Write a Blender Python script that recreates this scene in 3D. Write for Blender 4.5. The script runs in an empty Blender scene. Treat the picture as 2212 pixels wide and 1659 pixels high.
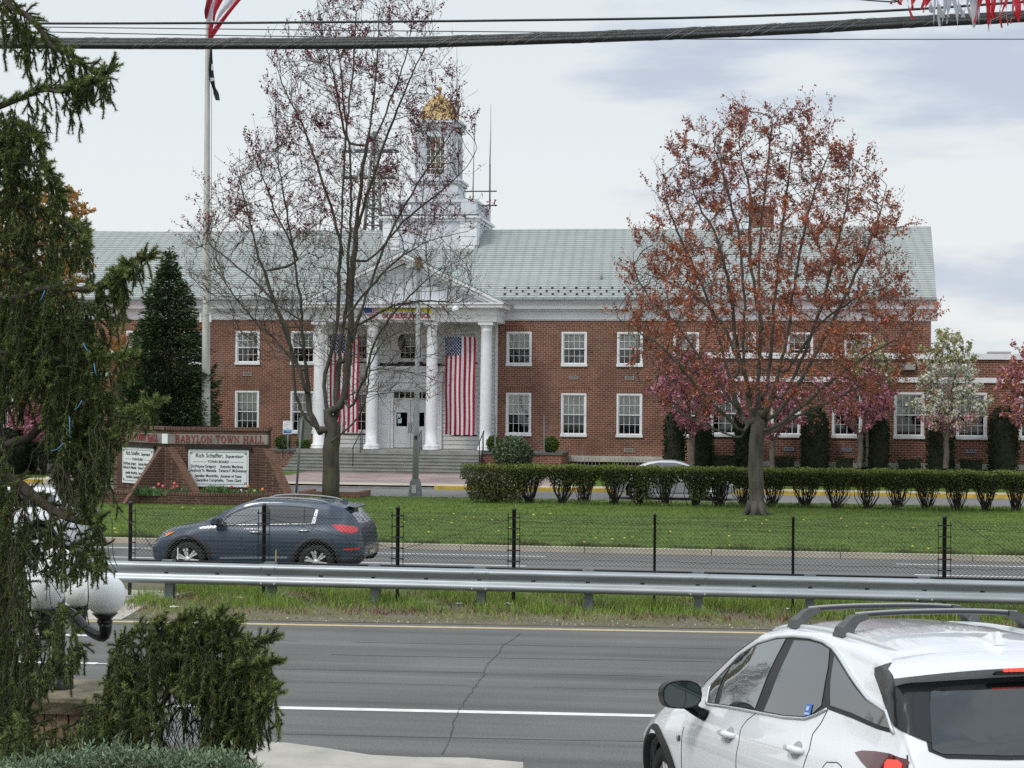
import bpy, bmesh, math, random
import numpy as np
from mathutils import Vector, Matrix, kdtree
from mathutils.bvhtree import BVHTree
from mathutils.geometry import tessellate_polygon
scene = bpy.context.scene
COL = scene.collection
R = math.radians

# ------------------------------------------------------------------ camera
FPX = 3700.0            # focal length for a picture 2212 px wide
W2, H2 = 1106.0, 829.5
CAMH = 3.73
YAW = math.atan(FPX / 26000.0)
PITCH = math.atan(25.5 / FPX)
ROLL = 0.008
fwd = Vector((-math.sin(YAW) * math.cos(PITCH), math.cos(YAW) * math.cos(PITCH), math.sin(PITCH)))
r0 = Vector((math.cos(YAW), math.sin(YAW), 0)); u0 = r0.cross(fwd)
rgt = r0 * math.cos(ROLL) + u0 * math.sin(ROLL)
upv = u0 * math.cos(ROLL) - r0 * math.sin(ROLL)
EYE = Vector((0, 0, CAMH))
cd = bpy.data.cameras.new('camera'); cam = bpy.data.objects.new('camera', cd); COL.objects.link(cam)
cam.matrix_world = Matrix(((rgt.x, upv.x, -fwd.x, 0), (rgt.y, upv.y, -fwd.y, 0), (rgt.z, upv.z, -fwd.z, CAMH), (0, 0, 0, 1)))
cd.sensor_width = 36; cd.lens = 36 * FPX / 2212; cd.clip_end = 3000; cd.clip_start = .1
scene.camera = cam

# ------------------------------------------------------------------ light
SUN_EL, SUN_AZ = R(52), R(215)      # azimuth measured clockwise from +Y
w = bpy.data.worlds.new("World"); scene.world = w; w.use_nodes = True
nt = w.node_tree; nt.nodes.clear()
def N(nt, typ, **kw):
    n = nt.nodes.new(typ)
    for k, v in kw.items():
        if hasattr(n, k): setattr(n, k, v)
        else: n.inputs[k].default_value = v
    return n
out = N(nt, 'ShaderNodeOutputWorld'); bg = N(nt, 'ShaderNodeBackground')
sky = N(nt, 'ShaderNodeTexSky'); sky.sky_type = 'NISHITA'; sky.sun_disc = False
sky.sun_elevation = SUN_EL; sky.sun_rotation = SUN_AZ
bg.inputs['Strength'].default_value = .1
tc = N(nt, 'ShaderNodeTexCoord')
sep = N(nt, 'ShaderNodeSeparateXYZ'); nt.links.new(tc.outputs['Generated'], sep.inputs[0])
mp = N(nt, 'ShaderNodeMapping'); mp.inputs['Scale'].default_value = (2.6, 2.6, 11.0); mp.inputs['Location'].default_value = (3.1, .4, .35)
nt.links.new(tc.outputs['Generated'], mp.inputs[0])
no = N(nt, 'ShaderNodeTexNoise'); no.inputs['Scale'].default_value = 2.1; no.inputs['Detail'].default_value = 5.5; no.inputs['Roughness'].default_value = .52
nt.links.new(mp.outputs[0], no.inputs['Vector'])
def M(op, a, b=None, clamp=False):
    m = N(nt, 'ShaderNodeMath'); m.operation = op; m.use_clamp = clamp
    for i, v in enumerate((a, b)):
        if v is None: continue
        if isinstance(v, (int, float)): m.inputs[i].default_value = v
        else: nt.links.new(v, m.inputs[i])
    return m.outputs[0]
# more blue-grey cloud to the right, nearly clear white cloud deck to the left
side = M('MULTIPLY', M('SUBTRACT', sep.outputs[0], -.12), 1.45)
dens = M('ADD', no.outputs['Fac'], M('MINIMUM', M('MAXIMUM', side, -.25), .13))
mr = N(nt, 'ShaderNodeMapRange'); mr.inputs['From Min'].default_value = .54; mr.inputs['From Max'].default_value = .74
mr.interpolation_type = 'SMOOTHSTEP'
nt.links.new(dens, mr.inputs['Value'])
mx = N(nt, 'ShaderNodeMix'); mx.data_type = 'RGBA'
mx.inputs['A'].default_value = (7.55, 8.15, 8.5, 1); mx.inputs['B'].default_value = (5.25, 5.95, 7.1, 1)
nt.links.new(mr.outputs[0], mx.inputs['Factor'])
# paler and warmer towards the horizon
hz = N(nt, 'ShaderNodeMapRange'); hz.inputs['From Min'].default_value = .2; hz.inputs['From Max'].default_value = .02
nt.links.new(sep.outputs[2], hz.inputs['Value'])
mh = N(nt, 'ShaderNodeMix'); mh.data_type = 'RGBA'; mh.inputs['B'].default_value = (8.5, 8.6, 8.5, 1)
hzf = M('MULTIPLY', hz.outputs[0], M('SUBTRACT', 1.0, M('MULTIPLY', mr.outputs[0], .8)), True)
nt.links.new(hzf, mh.inputs['Factor']); nt.links.new(mx.outputs['Result'], mh.inputs['A'])
# thicker, brighter deck overhead (overcast sky is brightest at the zenith)
zb = N(nt, 'ShaderNodeMapRange'); zb.inputs['From Min'].default_value = .3; zb.inputs['From Max'].default_value = 1.0
zb.inputs['To Min'].default_value = 1.0; zb.inputs['To Max'].default_value = 1.7
nt.links.new(sep.outputs[2], zb.inputs['Value'])
sc = N(nt, 'ShaderNodeVectorMath'); sc.operation = 'SCALE'
nt.links.new(mh.outputs['Result'], sc.inputs[0]); nt.links.new(zb.outputs[0], sc.inputs['Scale'])
mixs = N(nt, 'ShaderNodeMix'); mixs.data_type = 'RGBA'; mixs.inputs['Factor'].default_value = .96
nt.links.new(sky.outputs[0], mixs.inputs['A']); nt.links.new(sc.outputs[0], mixs.inputs['B'])
nt.links.new(mixs.outputs['Result'], bg.inputs['Color']); nt.links.new(bg.outputs[0], out.inputs[0])
sd = bpy.data.lights.new('sun', 'SUN'); sd.energy = 1.4; sd.angle = R(14); sd.color = (1, .96, .9)
so = bpy.data.objects.new('sun', sd); COL.objects.link(so)
sdir = Vector((math.sin(SUN_AZ) * math.cos(SUN_EL), math.cos(SUN_AZ) * math.cos(SUN_EL), math.sin(SUN_EL)))
so.rotation_euler = sdir.to_track_quat('Z', 'Y').to_euler(); so.location = sdir * 60
scene.view_settings.view_transform = 'Standard'; scene.view_settings.look = 'None'
scene.view_settings.exposure = .06; scene.view_settings.gamma = 1
scene.render.engine = 'CYCLES'
scene.cycles.max_bounces = 5; scene.cycles.transparent_max_bounces = 12; scene.cycles.use_denoising = False; scene.cycles.use_adaptive_sampling = False; scene.cycles.sample_clamp_indirect = 4
scene.cycles.diffuse_bounces = 3; scene.cycles.glossy_bounces = 3

# ------------------------------------------------------------------ helpers
def ray(px, py):
    return (fwd + rgt * ((px - W2) / FPX) + upv * ((H2 - py) / FPX))
def P(px, py, Y):
    d = ray(px, py); return EYE + d * (Y / d.y)
def G(px, py, z=0.0):
    d = ray(px, py); return EYE + d * ((z - CAMH) / d.z)
def tagg(o, label=None, cat=None, group=None, kind=None):
    if label: o['label'] = label
    if cat: o['category'] = cat
    if group: o['group'] = group
    if kind: o['kind'] = kind
    return o
def empty(name, loc, label, cat, group=None, rz=0):
    o = bpy.data.objects.new(name, None); COL.objects.link(o); o.location = loc; o.rotation_euler.z = rz
    o.empty_display_size = .2
    bpy.context.view_layer.update()
    return tagg(o, label, cat, group)
def setparent(o, p):
    """o was made in world coordinates"""
    o.parent = p; o.matrix_parent_inverse = p.matrix_world.inverted()
class MB:
    def __init__(s): s.v = []; s.f = []; s.sm = []
    def add(s, vs, fs, smooth=False):
        b = len(s.v); s.v += [tuple(x) for x in vs]
        s.f += [tuple(i + b for i in f) for f in fs]; s.sm += [smooth] * len(fs)
    def box(s, x0, x1, y0, y1, z0, z1):
        s.add([(x0,y0,z0),(x1,y0,z0),(x1,y1,z0),(x0,y1,z0),(x0,y0,z1),(x1,y0,z1),(x1,y1,z1),(x0,y1,z1)],
              [(0,3,2,1),(4,5,6,7),(0,1,5,4),(1,2,6,5),(2,3,7,6),(3,0,4,7)])
    def obox(s, c, ax, ay, az):
        c, ax, ay, az = map(Vector, (c, ax, ay, az)); v = []
        for k in (-1, 1):
            for a, b in ((-1,-1),(1,-1),(1,1),(-1,1)): v.append(c + ax*a + ay*b + az*k)
        s.add(v, [(0,3,2,1),(4,5,6,7),(0,1,5,4),(1,2,6,5),(2,3,7,6),(3,0,4,7)])
    def quad(s, a, b, c, d): s.add([a, b, c, d], [(0,1,2,3)])
    def tri(s, a, b, c): s.add([a, b, c], [(0,1,2)])
    def tube(s, pts, rad, n=6, cap=True, smooth=True):
        pts = [Vector(p) for p in pts]; m = len(pts)
        if m < 2: return
        if not hasattr(rad, '__len__'): rad = [rad] * m
        vs = []; prev = None
        for i, p in enumerate(pts):
            t = (pts[min(i+1, m-1)] - pts[max(i-1, 0)])
            if t.length < 1e-9: t = Vector((0,0,1))
            t.normalize()
            if prev is None:
                a = Vector((1,0,0)) if abs(t.x) < .8 else Vector((0,0,1))
                nx = (a - t * a.dot(t)).normalized()
            else:
                nx = prev - t * prev.dot(t)
                nx = nx.normalized() if nx.length > 1e-6 else Vector((1,0,0))
            prev = nx; ny = t.cross(nx)
            for k in range(n):
                an = 2*math.pi*k/n
                vs.append(p + (nx*math.cos(an) + ny*math.sin(an))*rad[i])
        fs = [(i*n+k, i*n+(k+1)%n, (i+1)*n+(k+1)%n, (i+1)*n+k) for i in range(m-1) for k in range(n)]
        if cap: fs += [tuple(range(n-1,-1,-1)), tuple((m-1)*n+k for k in range(n))]
        s.add(vs, fs, smooth)
    def lathe(s, prof, c, n=24, smooth=True, axis='z', sy=1.0):
        c = Vector(c); vs = []
        for r, h in prof:
            for k in range(n):
                a = 2*math.pi*k/n
                q = Vector((r*math.cos(a), r*math.sin(a)*sy, h))
                if axis == 'y': q = Vector((q.x, q.z, q.y))
                vs.append(c + q)
        fs = [(i*n+k, i*n+(k+1)%n, (i+1)*n+(k+1)%n, (i+1)*n+k) for i in range(len(prof)-1) for k in range(n)]
        if axis == 'y': fs = [f[::-1] for f in fs]
        s.add(vs, fs, smooth)
    def prism(s, poly, y0, y1):
        """poly: (x,z) list, extruded y0..y1"""
        n = len(poly); vs = [(x, y0, z) for x, z in poly] + [(x, y1, z) for x, z in poly]
        fs = [tuple(range(n)), tuple(range(2*n-1, n-1, -1))] + [(i, i+n, (i+1)%n+n, (i+1)%n) for i in range(n)]
        s.add(vs, fs)
    def build(s, name, mat, parent=None, loc=None):
        me = bpy.data.meshes.new(name)
        vs = s.v
        if loc is not None: vs = [(a-loc[0], b-loc[1], c-loc[2]) for a, b, c in vs]
        me.from_pydata(vs, [], s.f); me.polygons.foreach_set('use_smooth', s.sm)
        me.materials.append(mat); me.update()
        o = bpy.data.objects.new(name, me); COL.objects.link(o)
        if loc is not None: o.location = loc
        if parent is not None:
            o.parent = parent; o.matrix_parent_inverse = parent.matrix_world.inverted()
        return o
def copy_tree(o, parent=None, loc=None):
    c = o.copy(); COL.objects.link(c)
    if parent is not None: c.parent = parent
    if loc is not None: c.location = loc
    for ch in [x for x in o.children]: copy_tree(ch, c)
    return c

# ------------------------------------------------------------------ materials
MATS = {}
def mat(name, col, rough=.6, metal=0.0, var=0.0, vscale=3.0, bump=0.0, bscale=20.0, spec=.5, coat=0.0, island=0.0, emit=None, trans=0.0, stretch=None, col2=None, detail=4.0):
    if name in MATS: return MATS[name]
    m = bpy.data.materials.new(name); m.use_nodes = True; t = m.node_tree
    b = t.nodes['Principled BSDF']
    c4 = (*col, 1)
    b.inputs['Base Color'].default_value = c4; b.inputs['Roughness'].default_value = rough; b.inputs['Metallic'].default_value = metal
    b.inputs['Specular IOR Level'].default_value = spec
    if coat: b.inputs['Coat Weight'].default_value = coat; b.inputs['Coat Roughness'].default_value = .03
    co = N(t, 'ShaderNodeTexCoord'); vec = co.outputs['Object']
    if stretch:
        mm = N(t, 'ShaderNodeMapping'); mm.inputs['Scale'].default_value = stretch; t.links.new(vec, mm.inputs[0]); vec = mm.outputs[0]
    if var or col2:
        nz = N(t, 'ShaderNodeTexNoise'); nz.inputs['Scale'].default_value = vscale; nz.inputs['Detail'].default_value = detail; t.links.new(vec, nz.inputs['Vector'])
        cr = N(t, 'ShaderNodeValToRGB'); cr.color_ramp.elements[0].position = .32; cr.color_ramp.elements[1].position = .68
        a = col2 if col2 else tuple(x*(1-var) for x in col); d = col if col2 else tuple(min(1, x*(1+var)) for x in col)
        cr.color_ramp.elements[0].color = (*a, 1); cr.color_ramp.elements[1].color = (*d, 1)
        t.links.new(nz.outputs['Fac'], cr.inputs[0]); src = cr.outputs[0]
        t.links.new(src, b.inputs['Base Color'])
    else: src = None
    if island:
        g = N(t, 'ShaderNodeNewGeometry'); hs = N(t, 'ShaderNodeHueSaturation')
        mr = N(t, 'ShaderNodeMapRange'); mr.inputs['To Min'].default_value = 1-island; mr.inputs['To Max'].default_value = 1+island
        t.links.new(g.outputs['Random Per Island'], mr.inputs['Value']); t.links.new(mr.outputs[0], hs.inputs['Value'])
        m2 = N(t, 'ShaderNodeMapRange'); m2.inputs['To Min'].default_value = .5-island*.035; m2.inputs['To Max'].default_value = .5+island*.035
        ml = N(t, 'ShaderNodeMath'); ml.operation = 'MULTIPLY'; ml.inputs[1].default_value = 7.31; fr = N(t, 'ShaderNodeMath'); fr.operation = 'FRACT'
        t.links.new(g.outputs['Random Per Island'], ml.inputs[0]); t.links.new(ml.outputs[0], fr.inputs[0]); t.links.new(fr.outputs[0], m2.inputs['Value']); t.links.new(m2.outputs[0], hs.inputs['Hue'])
        if src: t.links.new(src, hs.inputs['Color'])
        else: hs.inputs['Color'].default_value = c4
        t.links.new(hs.outputs[0], b.inputs['Base Color'])
    if bump:
        nb = N(t, 'ShaderNodeTexNoise'); nb.inputs['Scale'].default_value = bscale; nb.inputs['Detail'].default_value = 5; t.links.new(vec, nb.inputs['Vector'])
        bp = N(t, 'ShaderNodeBump'); bp.inputs['Strength'].default_value = bump; bp.inputs['Distance'].default_value = .02
        t.links.new(nb.outputs['Fac'], bp.inputs['Height']); t.links.new(bp.outputs[0], b.inputs['Normal'])
    if emit: b.inputs['Emission Color'].default_value = (*col, 1); b.inputs['Emission Strength'].default_value = emit
    if trans:
        o = t.nodes['Material Output']; tr = N(t, 'ShaderNodeBsdfTranslucent'); tr.inputs[0].default_value = c4
        ms = N(t, 'ShaderNodeMixShader'); ms.inputs[0].default_value = trans
        t.links.new(b.outputs[0], ms.inputs[1]); t.links.new(tr.outputs[0], ms.inputs[2]); t.links.new(ms.outputs[0], o.inputs[0])
    MATS[name] = m; return m
def brickmat(name, c1, c2, mortar, bw=.21, bh=.075, ms=.011, rot=False, vscale=.5, sq=None, dirt=.35):
    m = bpy.data.materials.new(name); m.use_nodes = True; t = m.node_tree; b = t.nodes['Principled BSDF']
    b.inputs['Roughness'].default_value = .85; b.inputs['Specular IOR Level'].default_value = .25
    co = N(t, 'ShaderNodeTexCoord'); sp = N(t, 'ShaderNodeSeparateXYZ'); t.links.new(co.outputs['Object'], sp.inputs[0])
    ad = N(t, 'ShaderNodeMath'); ad.operation = 'ADD'; t.links.new(sp.outputs[0], ad.inputs[0]); t.links.new(sp.outputs[1], ad.inputs[1])
    cb = N(t, 'ShaderNodeCombineXYZ')
    t.links.new(ad.outputs[0], cb.inputs[1 if rot else 0]); t.links.new(sp.outputs[2], cb.inputs[0 if rot else 1])
    br = N(t, 'ShaderNodeTexBrick'); br.inputs['Scale'].default_value = 1; br.inputs['Brick Width'].default_value = bw; br.inputs['Row Height'].default_value = bh
    br.inputs['Mortar Size'].default_value = ms; br.inputs['Mortar Smooth'].default_value = .3; br.inputs['Bias'].default_value = -.1
    br.inputs['Color1'].default_value = (*c1, 1); br.inputs['Color2'].default_value = (*c2, 1); br.inputs['Mortar'].default_value = (*mortar, 1)
    t.links.new(cb.outputs[0], br.inputs['Vector'])
    nz = N(t, 'ShaderNodeTexNoise'); nz.inputs['Scale'].default_value = vscale; nz.inputs['Detail'].default_value = 6; nz.inputs['Roughness'].default_value = .65; t.links.new(co.outputs['Object'], nz.inputs['Vector'])
    mr = N(t, 'ShaderNodeMapRange'); mr.inputs['From Min'].default_value = .3; mr.inputs['From Max'].default_value = .7; mr.inputs['To Min'].default_value = 1-dirt; mr.inputs['To Max'].default_value = 1+dirt*.8
    t.links.new(nz.outputs['Fac'], mr.inputs['Value'])
    vm = N(t, 'ShaderNodeVectorMath'); vm.operation = 'SCALE'; t.links.new(br.outputs[0], vm.inputs[0]); t.links.new(mr.outputs[0], vm.inputs['Scale'])
    src = vm.outputs[0]
    if name == 'brick':     # pale efflorescence streaks and worn patches
        mq = N(t, 'ShaderNodeMapping'); mq.inputs['Scale'].default_value = (1.1, 1.1, .32); t.links.new(co.outputs['Object'], mq.inputs[0])
        ne = N(t, 'ShaderNodeTexNoise'); ne.inputs['Scale'].default_value = 1.3; ne.inputs['Detail'].default_value = 7; ne.inputs['Roughness'].default_value = .7; t.links.new(mq.outputs[0], ne.inputs['Vector'])
        me_ = N(t, 'ShaderNodeMapRange'); me_.inputs['From Min'].default_value = .54; me_.inputs['From Max'].default_value = .72; me_.inputs['To Max'].default_value = .34; t.links.new(ne.outputs['Fac'], me_.inputs['Value'])
        mxx = N(t, 'ShaderNodeMix'); mxx.data_type = 'RGBA'; mxx.inputs['B'].default_value = (.36,.29,.25,1); t.links.new(me_.outputs[0], mxx.inputs['Factor']); t.links.new(src, mxx.inputs['A']); src = mxx.outputs['Result']
    t.links.new(src, b.inputs['Base Color'])
    bp = N(t, 'ShaderNodeBump'); bp.inputs['Strength'].default_value = .5; bp.inputs['Distance'].default_value = .008; bp.invert = True
    t.links.new(br.outputs['Fac'], bp.inputs['Height']); t.links.new(bp.outputs[0], b.inputs['Normal'])
    return m
BRICK = brickmat('brick', (.225,.080,.055), (.130,.050,.040), (.37,.285,.215), bw=.25, bh=.098, ms=.012, dirt=.4)
BRICKD = brickmat('brick_dark', (.105,.050,.035), (.068,.034,.027), (.17,.13,.10), bw=.2, bh=.08, ms=.01, vscale=1.2)
SOLDIER = brickmat('brick_soldier', (.20,.075,.05), (.15,.055,.04), (.36,.27,.19), bw=.4, bh=.085, ms=.012, rot=True)
SOLDIERD = brickmat('brick_soldier_dark', (.125,.055,.04), (.08,.038,.03), (.20,.15,.115), bw=.4, bh=.085, ms=.012, rot=True)
SHINGLE = brickmat('roof_shingles', (.385,.412,.40), (.355,.382,.37), (.085,.10,.10), bw=.5, bh=.122, ms=.016, vscale=.35, dirt=.08)
WHITE = mat('white_paint', (.78,.80,.83), .55, var=.05, vscale=1.2)
WHITEW = mat('white_trim', (.82,.83,.85), .5, var=.05, vscale=4)
GREYCONC = mat('concrete', (.30,.295,.275), .85, var=.22, vscale=2.5, bump=.2)
STONE = mat('pale_stone', (.48,.46,.41), .8, var=.2, vscale=1.5)
BLACKM = mat('black_metal', (.012,.012,.014), .45)
BLACKW = mat('black_vinyl', (.006,.007,.008), .5)
BARK = mat('bark', (.13,.115,.098), .95, bump=.8, bscale=14, col2=(.055,.048,.042), vscale=5, stretch=(1,1,.25))
BARKG = mat('bark_green', (.115,.108,.062), .95, bump=.9, bscale=14, col2=(.05,.046,.034), vscale=3.0, stretch=(1,1,.3))
def glassmat(name, tint, refl=.12, rough=.02, rc=(.9,.92,.95)):
    m = bpy.data.materials.new(name); m.use_nodes = True; t = m.node_tree; t.nodes.remove(t.nodes['Principled BSDF'])
    o = t.nodes['Material Output']; tr = N(t, 'ShaderNodeBsdfTransparent'); tr.inputs[0].default_value = (*tint, 1)
    gl = N(t, 'ShaderNodeBsdfGlossy'); gl.inputs['Roughness'].default_value = rough; gl.inputs[0].default_value = (*rc, 1)
    lw = N(t, 'ShaderNodeFresnel'); lw.inputs['IOR'].default_value = 1.5
    ad = N(t, 'ShaderNodeMath'); ad.operation = 'ADD'; ad.use_clamp = True; ad.inputs[1].default_value = refl; t.links.new(lw.outputs[0], ad.inputs[0])
    ms = N(t, 'ShaderNodeMixShader'); t.links.new(ad.outputs[0], ms.inputs[0]); t.links.new(tr.outputs[0], ms.inputs[1]); t.links.new(gl.outputs[0], ms.inputs[2]); t.links.new(ms.outputs[0], o.inputs[0])
    return m
GLASS = glassmat('window_glass', (.90,.92,.92), .04)
def text(body, size, mat_, name, parent, ext=.01, bold=0.0, xs=1.0, align='CENTER', shear=0.0):
    """returns a mesh object with letters in the local XZ plane facing -Y"""
    cu = bpy.data.curves.new(name, 'FONT'); cu.body = body; cu.size = size; cu.extrude = ext; cu.offset = bold; cu.align_x = align; cu.align_y = 'CENTER'; cu.shear = shear
    cu.resolution_u = 2
    to = bpy.data.objects.new(name, cu); COL.objects.link(to)
    bpy.context.view_layer.update()
    me = bpy.data.meshes.new_from_object(to); bpy.data.objects.remove(to)
    for v in me.vertices:
        x, y, z = v.co; v.co = (x*xs, -z, y)
    me.materials.clear(); me.materials.append(mat_); me.name = name
    o = bpy.data.objects.new(name, me); COL.objects.link(o)
    return o
def place(o, loc, rz=0, parent=None):
    o.location = loc; o.rotation_euler.z = rz
    if parent is not None:
        bpy.context.view_layer.update(); o.parent = parent; o.matrix_parent_inverse = parent.matrix_world.inverted()
    return o
def wall_holes(mb, x0, x1, z0, z1, Y, holes, depth=.12, flip=False):
    xs = sorted({x0, x1, *[h[0] for h in holes], *[h[1] for h in holes]}); zs = sorted({z0, z1, *[h[2] for h in holes], *[h[3] for h in holes]})
    for a, b in zip(xs, xs[1:]):
        for c, d in zip(zs, zs[1:]):
            mx_, mz_ = (a+b)/2, (c+d)/2
            if any(h[0] < mx_ < h[1] and h[2] < mz_ < h[3] for h in holes): continue
            mb.quad((a,Y,c),(b,Y,c),(b,Y,d),(a,Y,d))
    for a, b, c, d in holes:
        y = Y + depth
        mb.quad((a,Y,c),(a,y,c),(a,y,d),(a,Y,d)); mb.quad((b,Y,d),(b,y,d),(b,y,c),(b,Y,c))
        mb.quad((a,Y,c),(b,Y,c),(b,y,c),(a,y,c)); mb.quad((a,Y,d),(a,y,d),(b,y,d),(b,Y,d))

def words(o, gap, parent):
    """split a lettering mesh into one object per word (pieces further apart than gap)"""
    bm = bmesh.new(); bm.from_mesh(o.data); fs = sorted(bm.faces, key=lambda f: min(v.co.x for v in f.verts)); groups = []; hi = None
    for f in fs:
        lo_, h_ = min(v.co.x for v in f.verts), max(v.co.x for v in f.verts)
        if hi is None or lo_ > hi+gap: groups.append([]); hi = h_
        groups[-1].append(f); hi = max(hi, h_)
    for g in groups:
        ids = {}; vs = []; nf = []
        for f in g:
            r = []
            for v in f.verts:
                if v.index not in ids: ids[v.index] = len(vs); vs.append(tuple(v.co))
                r.append(ids[v.index])
            nf.append(tuple(r))
        me = bpy.data.meshes.new('word'); me.from_pydata(vs, [], nf); me.materials.append(o.data.materials[0])
        w_ = bpy.data.objects.new('word', me); COL.objects.link(w_); w_.location = o.location; w_.rotation_euler = o.rotation_euler
        bpy.context.view_layer.update(); w_.parent = parent; w_.matrix_parent_inverse = parent.matrix_world.inverted()
    bm.free(); bpy.data.objects.remove(o)
# ------------------------------------------------------------------ ground, roads, lawn
YF = 81.4; YPF = 78.6
def sheet(name, pts, m, z=None, kind='structure', label=None):
    mb = MB(); mb.add([(p[0], p[1], p[2] if len(p) > 2 else z) for p in pts], [tuple(range(len(pts)))])
    o = mb.build(name, m); o['kind'] = kind
    if label: o['label'] = label
    return o
def roadmat(name, col, seed, streak=.12):
    m = mat(name, col, .9, var=.10, vscale=.35, bump=.35, bscale=60, spec=.25)
    t = m.node_tree; b = t.nodes['Principled BSDF']; src = b.inputs['Base Color'].links[0].from_socket
    co = N(t, 'ShaderNodeTexCoord'); mm = N(t, 'ShaderNodeMapping'); mm.inputs['Scale'].default_value = (.05, 1.6, 1); mm.inputs['Location'].default_value = (seed, seed, 0)
    t.links.new(co.outputs['Object'], mm.inputs[0])
    nz = N(t, 'ShaderNodeTexNoise'); nz.inputs['Scale'].default_value = 1.3; nz.inputs['Detail'].default_value = 6; nz.inputs['Distortion'].default_value = .3; t.links.new(mm.outputs[0], nz.inputs['Vector'])
    mr = N(t, 'ShaderNodeMapRange'); mr.inputs['From Min'].default_value = .3; mr.inputs['From Max'].default_value = .7; mr.inputs['To Min'].default_value = 1-streak*1.3; mr.inputs['To Max'].default_value = 1+streak
    t.links.new(nz.outputs['Fac'], mr.inputs['Value'])
    n2 = N(t, 'ShaderNodeTexNoise'); n2.inputs['Scale'].default_value = 34; n2.inputs['Detail'].default_value = 6; n2.inputs['Roughness'].default_value = .8; t.links.new(co.outputs['Object'], n2.inputs['Vector'])
    m2 = N(t, 'ShaderNodeMapRange'); m2.inputs['From Min'].default_value = .3; m2.inputs['From Max'].default_value = .7; m2.inputs['To Min'].default_value = .58; m2.inputs['To Max'].default_value = 1.42
    t.links.new(n2.outputs['Fac'], m2.inputs['Value'])
    mu = N(t, 'ShaderNodeMath'); mu.operation = 'MULTIPLY'; t.links.new(mr.outputs[0], mu.inputs[0]); t.links.new(m2.outputs[0], mu.inputs[1])
    vm = N(t, 'ShaderNodeVectorMath'); vm.operation = 'SCALE'; t.links.new(src, vm.inputs[0]); t.links.new(mu.outputs[0], vm.inputs['Scale']); t.links.new(vm.outputs[0], b.inputs['Base Color'])
    return m
ASPH = roadmat('asphalt', (.142,.138,.133), 3.3, .2)
ASPH2 = roadmat('asphalt_far', (.16,.156,.15), 9.1, .08)
ASPH3 = roadmat('asphalt_drive', (.19,.185,.18), 5.1, .08)
WLINE = mat('white_line', (.72,.72,.70), .7, var=.12, vscale=6)
YLINE = mat('yellow_line', (.52,.41,.22), .7, var=.12, vscale=6)
YKERB = mat('yellow_kerb', (.55,.38,.05), .7, var=.3, vscale=2)
BEIGE = mat('beige_concrete', (.47,.42,.33), .85, var=.12, vscale=1.0, bump=.1)
BEIGE2 = mat('apron_concrete', (.40,.375,.33), .85, var=.18, vscale=2.0, bump=.15)
PINKP = brickmat('paver', (.36,.27,.26), (.31,.24,.23), (.33,.27,.25), bw=.2, bh=.1, ms=.006)
def grassmat(name, a, b_, c=None):
    m = mat(name, a, .95, col2=b_, vscale=1.1, bump=.8, bscale=30, spec=.15, detail=8)
    t = m.node_tree; b = t.nodes['Principled BSDF']; src = b.inputs['Base Color'].links[0].from_socket
    co = N(t, 'ShaderNodeTexCoord'); mm = N(t, 'ShaderNodeMapping'); mm.inputs['Scale'].default_value = (.35, 2.2, 1); t.links.new(co.outputs['Object'], mm.inputs[0])
    n2 = N(t, 'ShaderNodeTexNoise'); n2.inputs['Scale'].default_value = 2.2; n2.inputs['Detail'].default_value = 9; n2.inputs['Roughness'].default_value = .75; t.links.new(mm.outputs[0], n2.inputs['Vector'])
    m2 = N(t, 'ShaderNodeMapRange'); m2.inputs['From Min'].default_value = .3; m2.inputs['From Max'].default_value = .7; m2.inputs['To Min'].default_value = .5; m2.inputs['To Max'].default_value = 1.5
    t.links.new(n2.outputs['Fac'], m2.inputs['Value'])
    vm = N(t, 'ShaderNodeVectorMath'); vm.operation = 'SCALE'; t.links.new(src, vm.inputs[0]); t.links.new(m2.outputs[0], vm.inputs['Scale']); t.links.new(vm.outputs[0], b.inputs['Base Color'])
    return m
LAWN = grassmat('lawn_grass', (.115,.175,.030), (.075,.130,.024))
FIELD = grassmat('field_grass', (.075,.10,.035), (.06,.08,.03))
SOIL = mat('verge_soil', (.165,.135,.095), .95, col2=(.10,.10,.045), vscale=1.6, bump=.8, bscale=25, detail=9)
# the base ground, reaching the horizon
sheet('ground', [(-1500,-60,-.06),(1500,-60,-.06),(1500,2500,-.06),(-1500,2500,-.06)], FIELD)
XL, XR = -70, 60
def yline(px, py, xw, z=0.0, slope=0.0):
    """Y of a line along X through the pixel, with a slope, at world x = xw"""
    g = G(px, py, z); return g.y + slope * (xw - g.x)
NS = .070        # the near carriageway runs a little askew to the far one
def nstrip(name, pa, pb, m, z, sl=NS, x0=XL, x1=XR):
    ya = lambda x: yline(pa[0], pa[1], x, z, sl); yb = lambda x: yline(pb[0], pb[1], x, z, sl)
    return sheet(name, [(x0, ya(x0)), (x1, ya(x1)), (x1, yb(x1)), (x0, yb(x0))], m, z)
nrd = sheet('near_road', [(XL, 9.5), (XR, 9.5), (XR, yline(1106,1351,XR,0,NS)), (XL, yline(1106,1351,XL,0,NS))], ASPH, 0.0)
nstrip('yellow_edge_line', (1106,1359), (1106,1355.8), YLINE, .004)
def dash(name, pa, w, x0, x1, sl=NS, m=WLINE, z=.004):
    y = lambda x: yline(pa[0], pa[1], x, z, sl)
    return sheet(name, [(x0, y(x0)-w/2), (x1, y(x1)-w/2), (x1, y(x1)+w/2), (x0, y(x0)+w/2)], m, z)
xa = G(1100,1539).x
dash('lane_line', (1000,1537), .17, XL, G(1560,1549).x, .068)
x1_ = G(213,1432).x; dash('lane_line', (190,1432.5), .15, x1_-3.2, x1_); dash('lane_line', (230,1433.5), .05, x1_, x1_+1.2)
x1_ = G(236,1373).x; dash('lane_line', (200,1372.5), .15, x1_-9, x1_)
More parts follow.
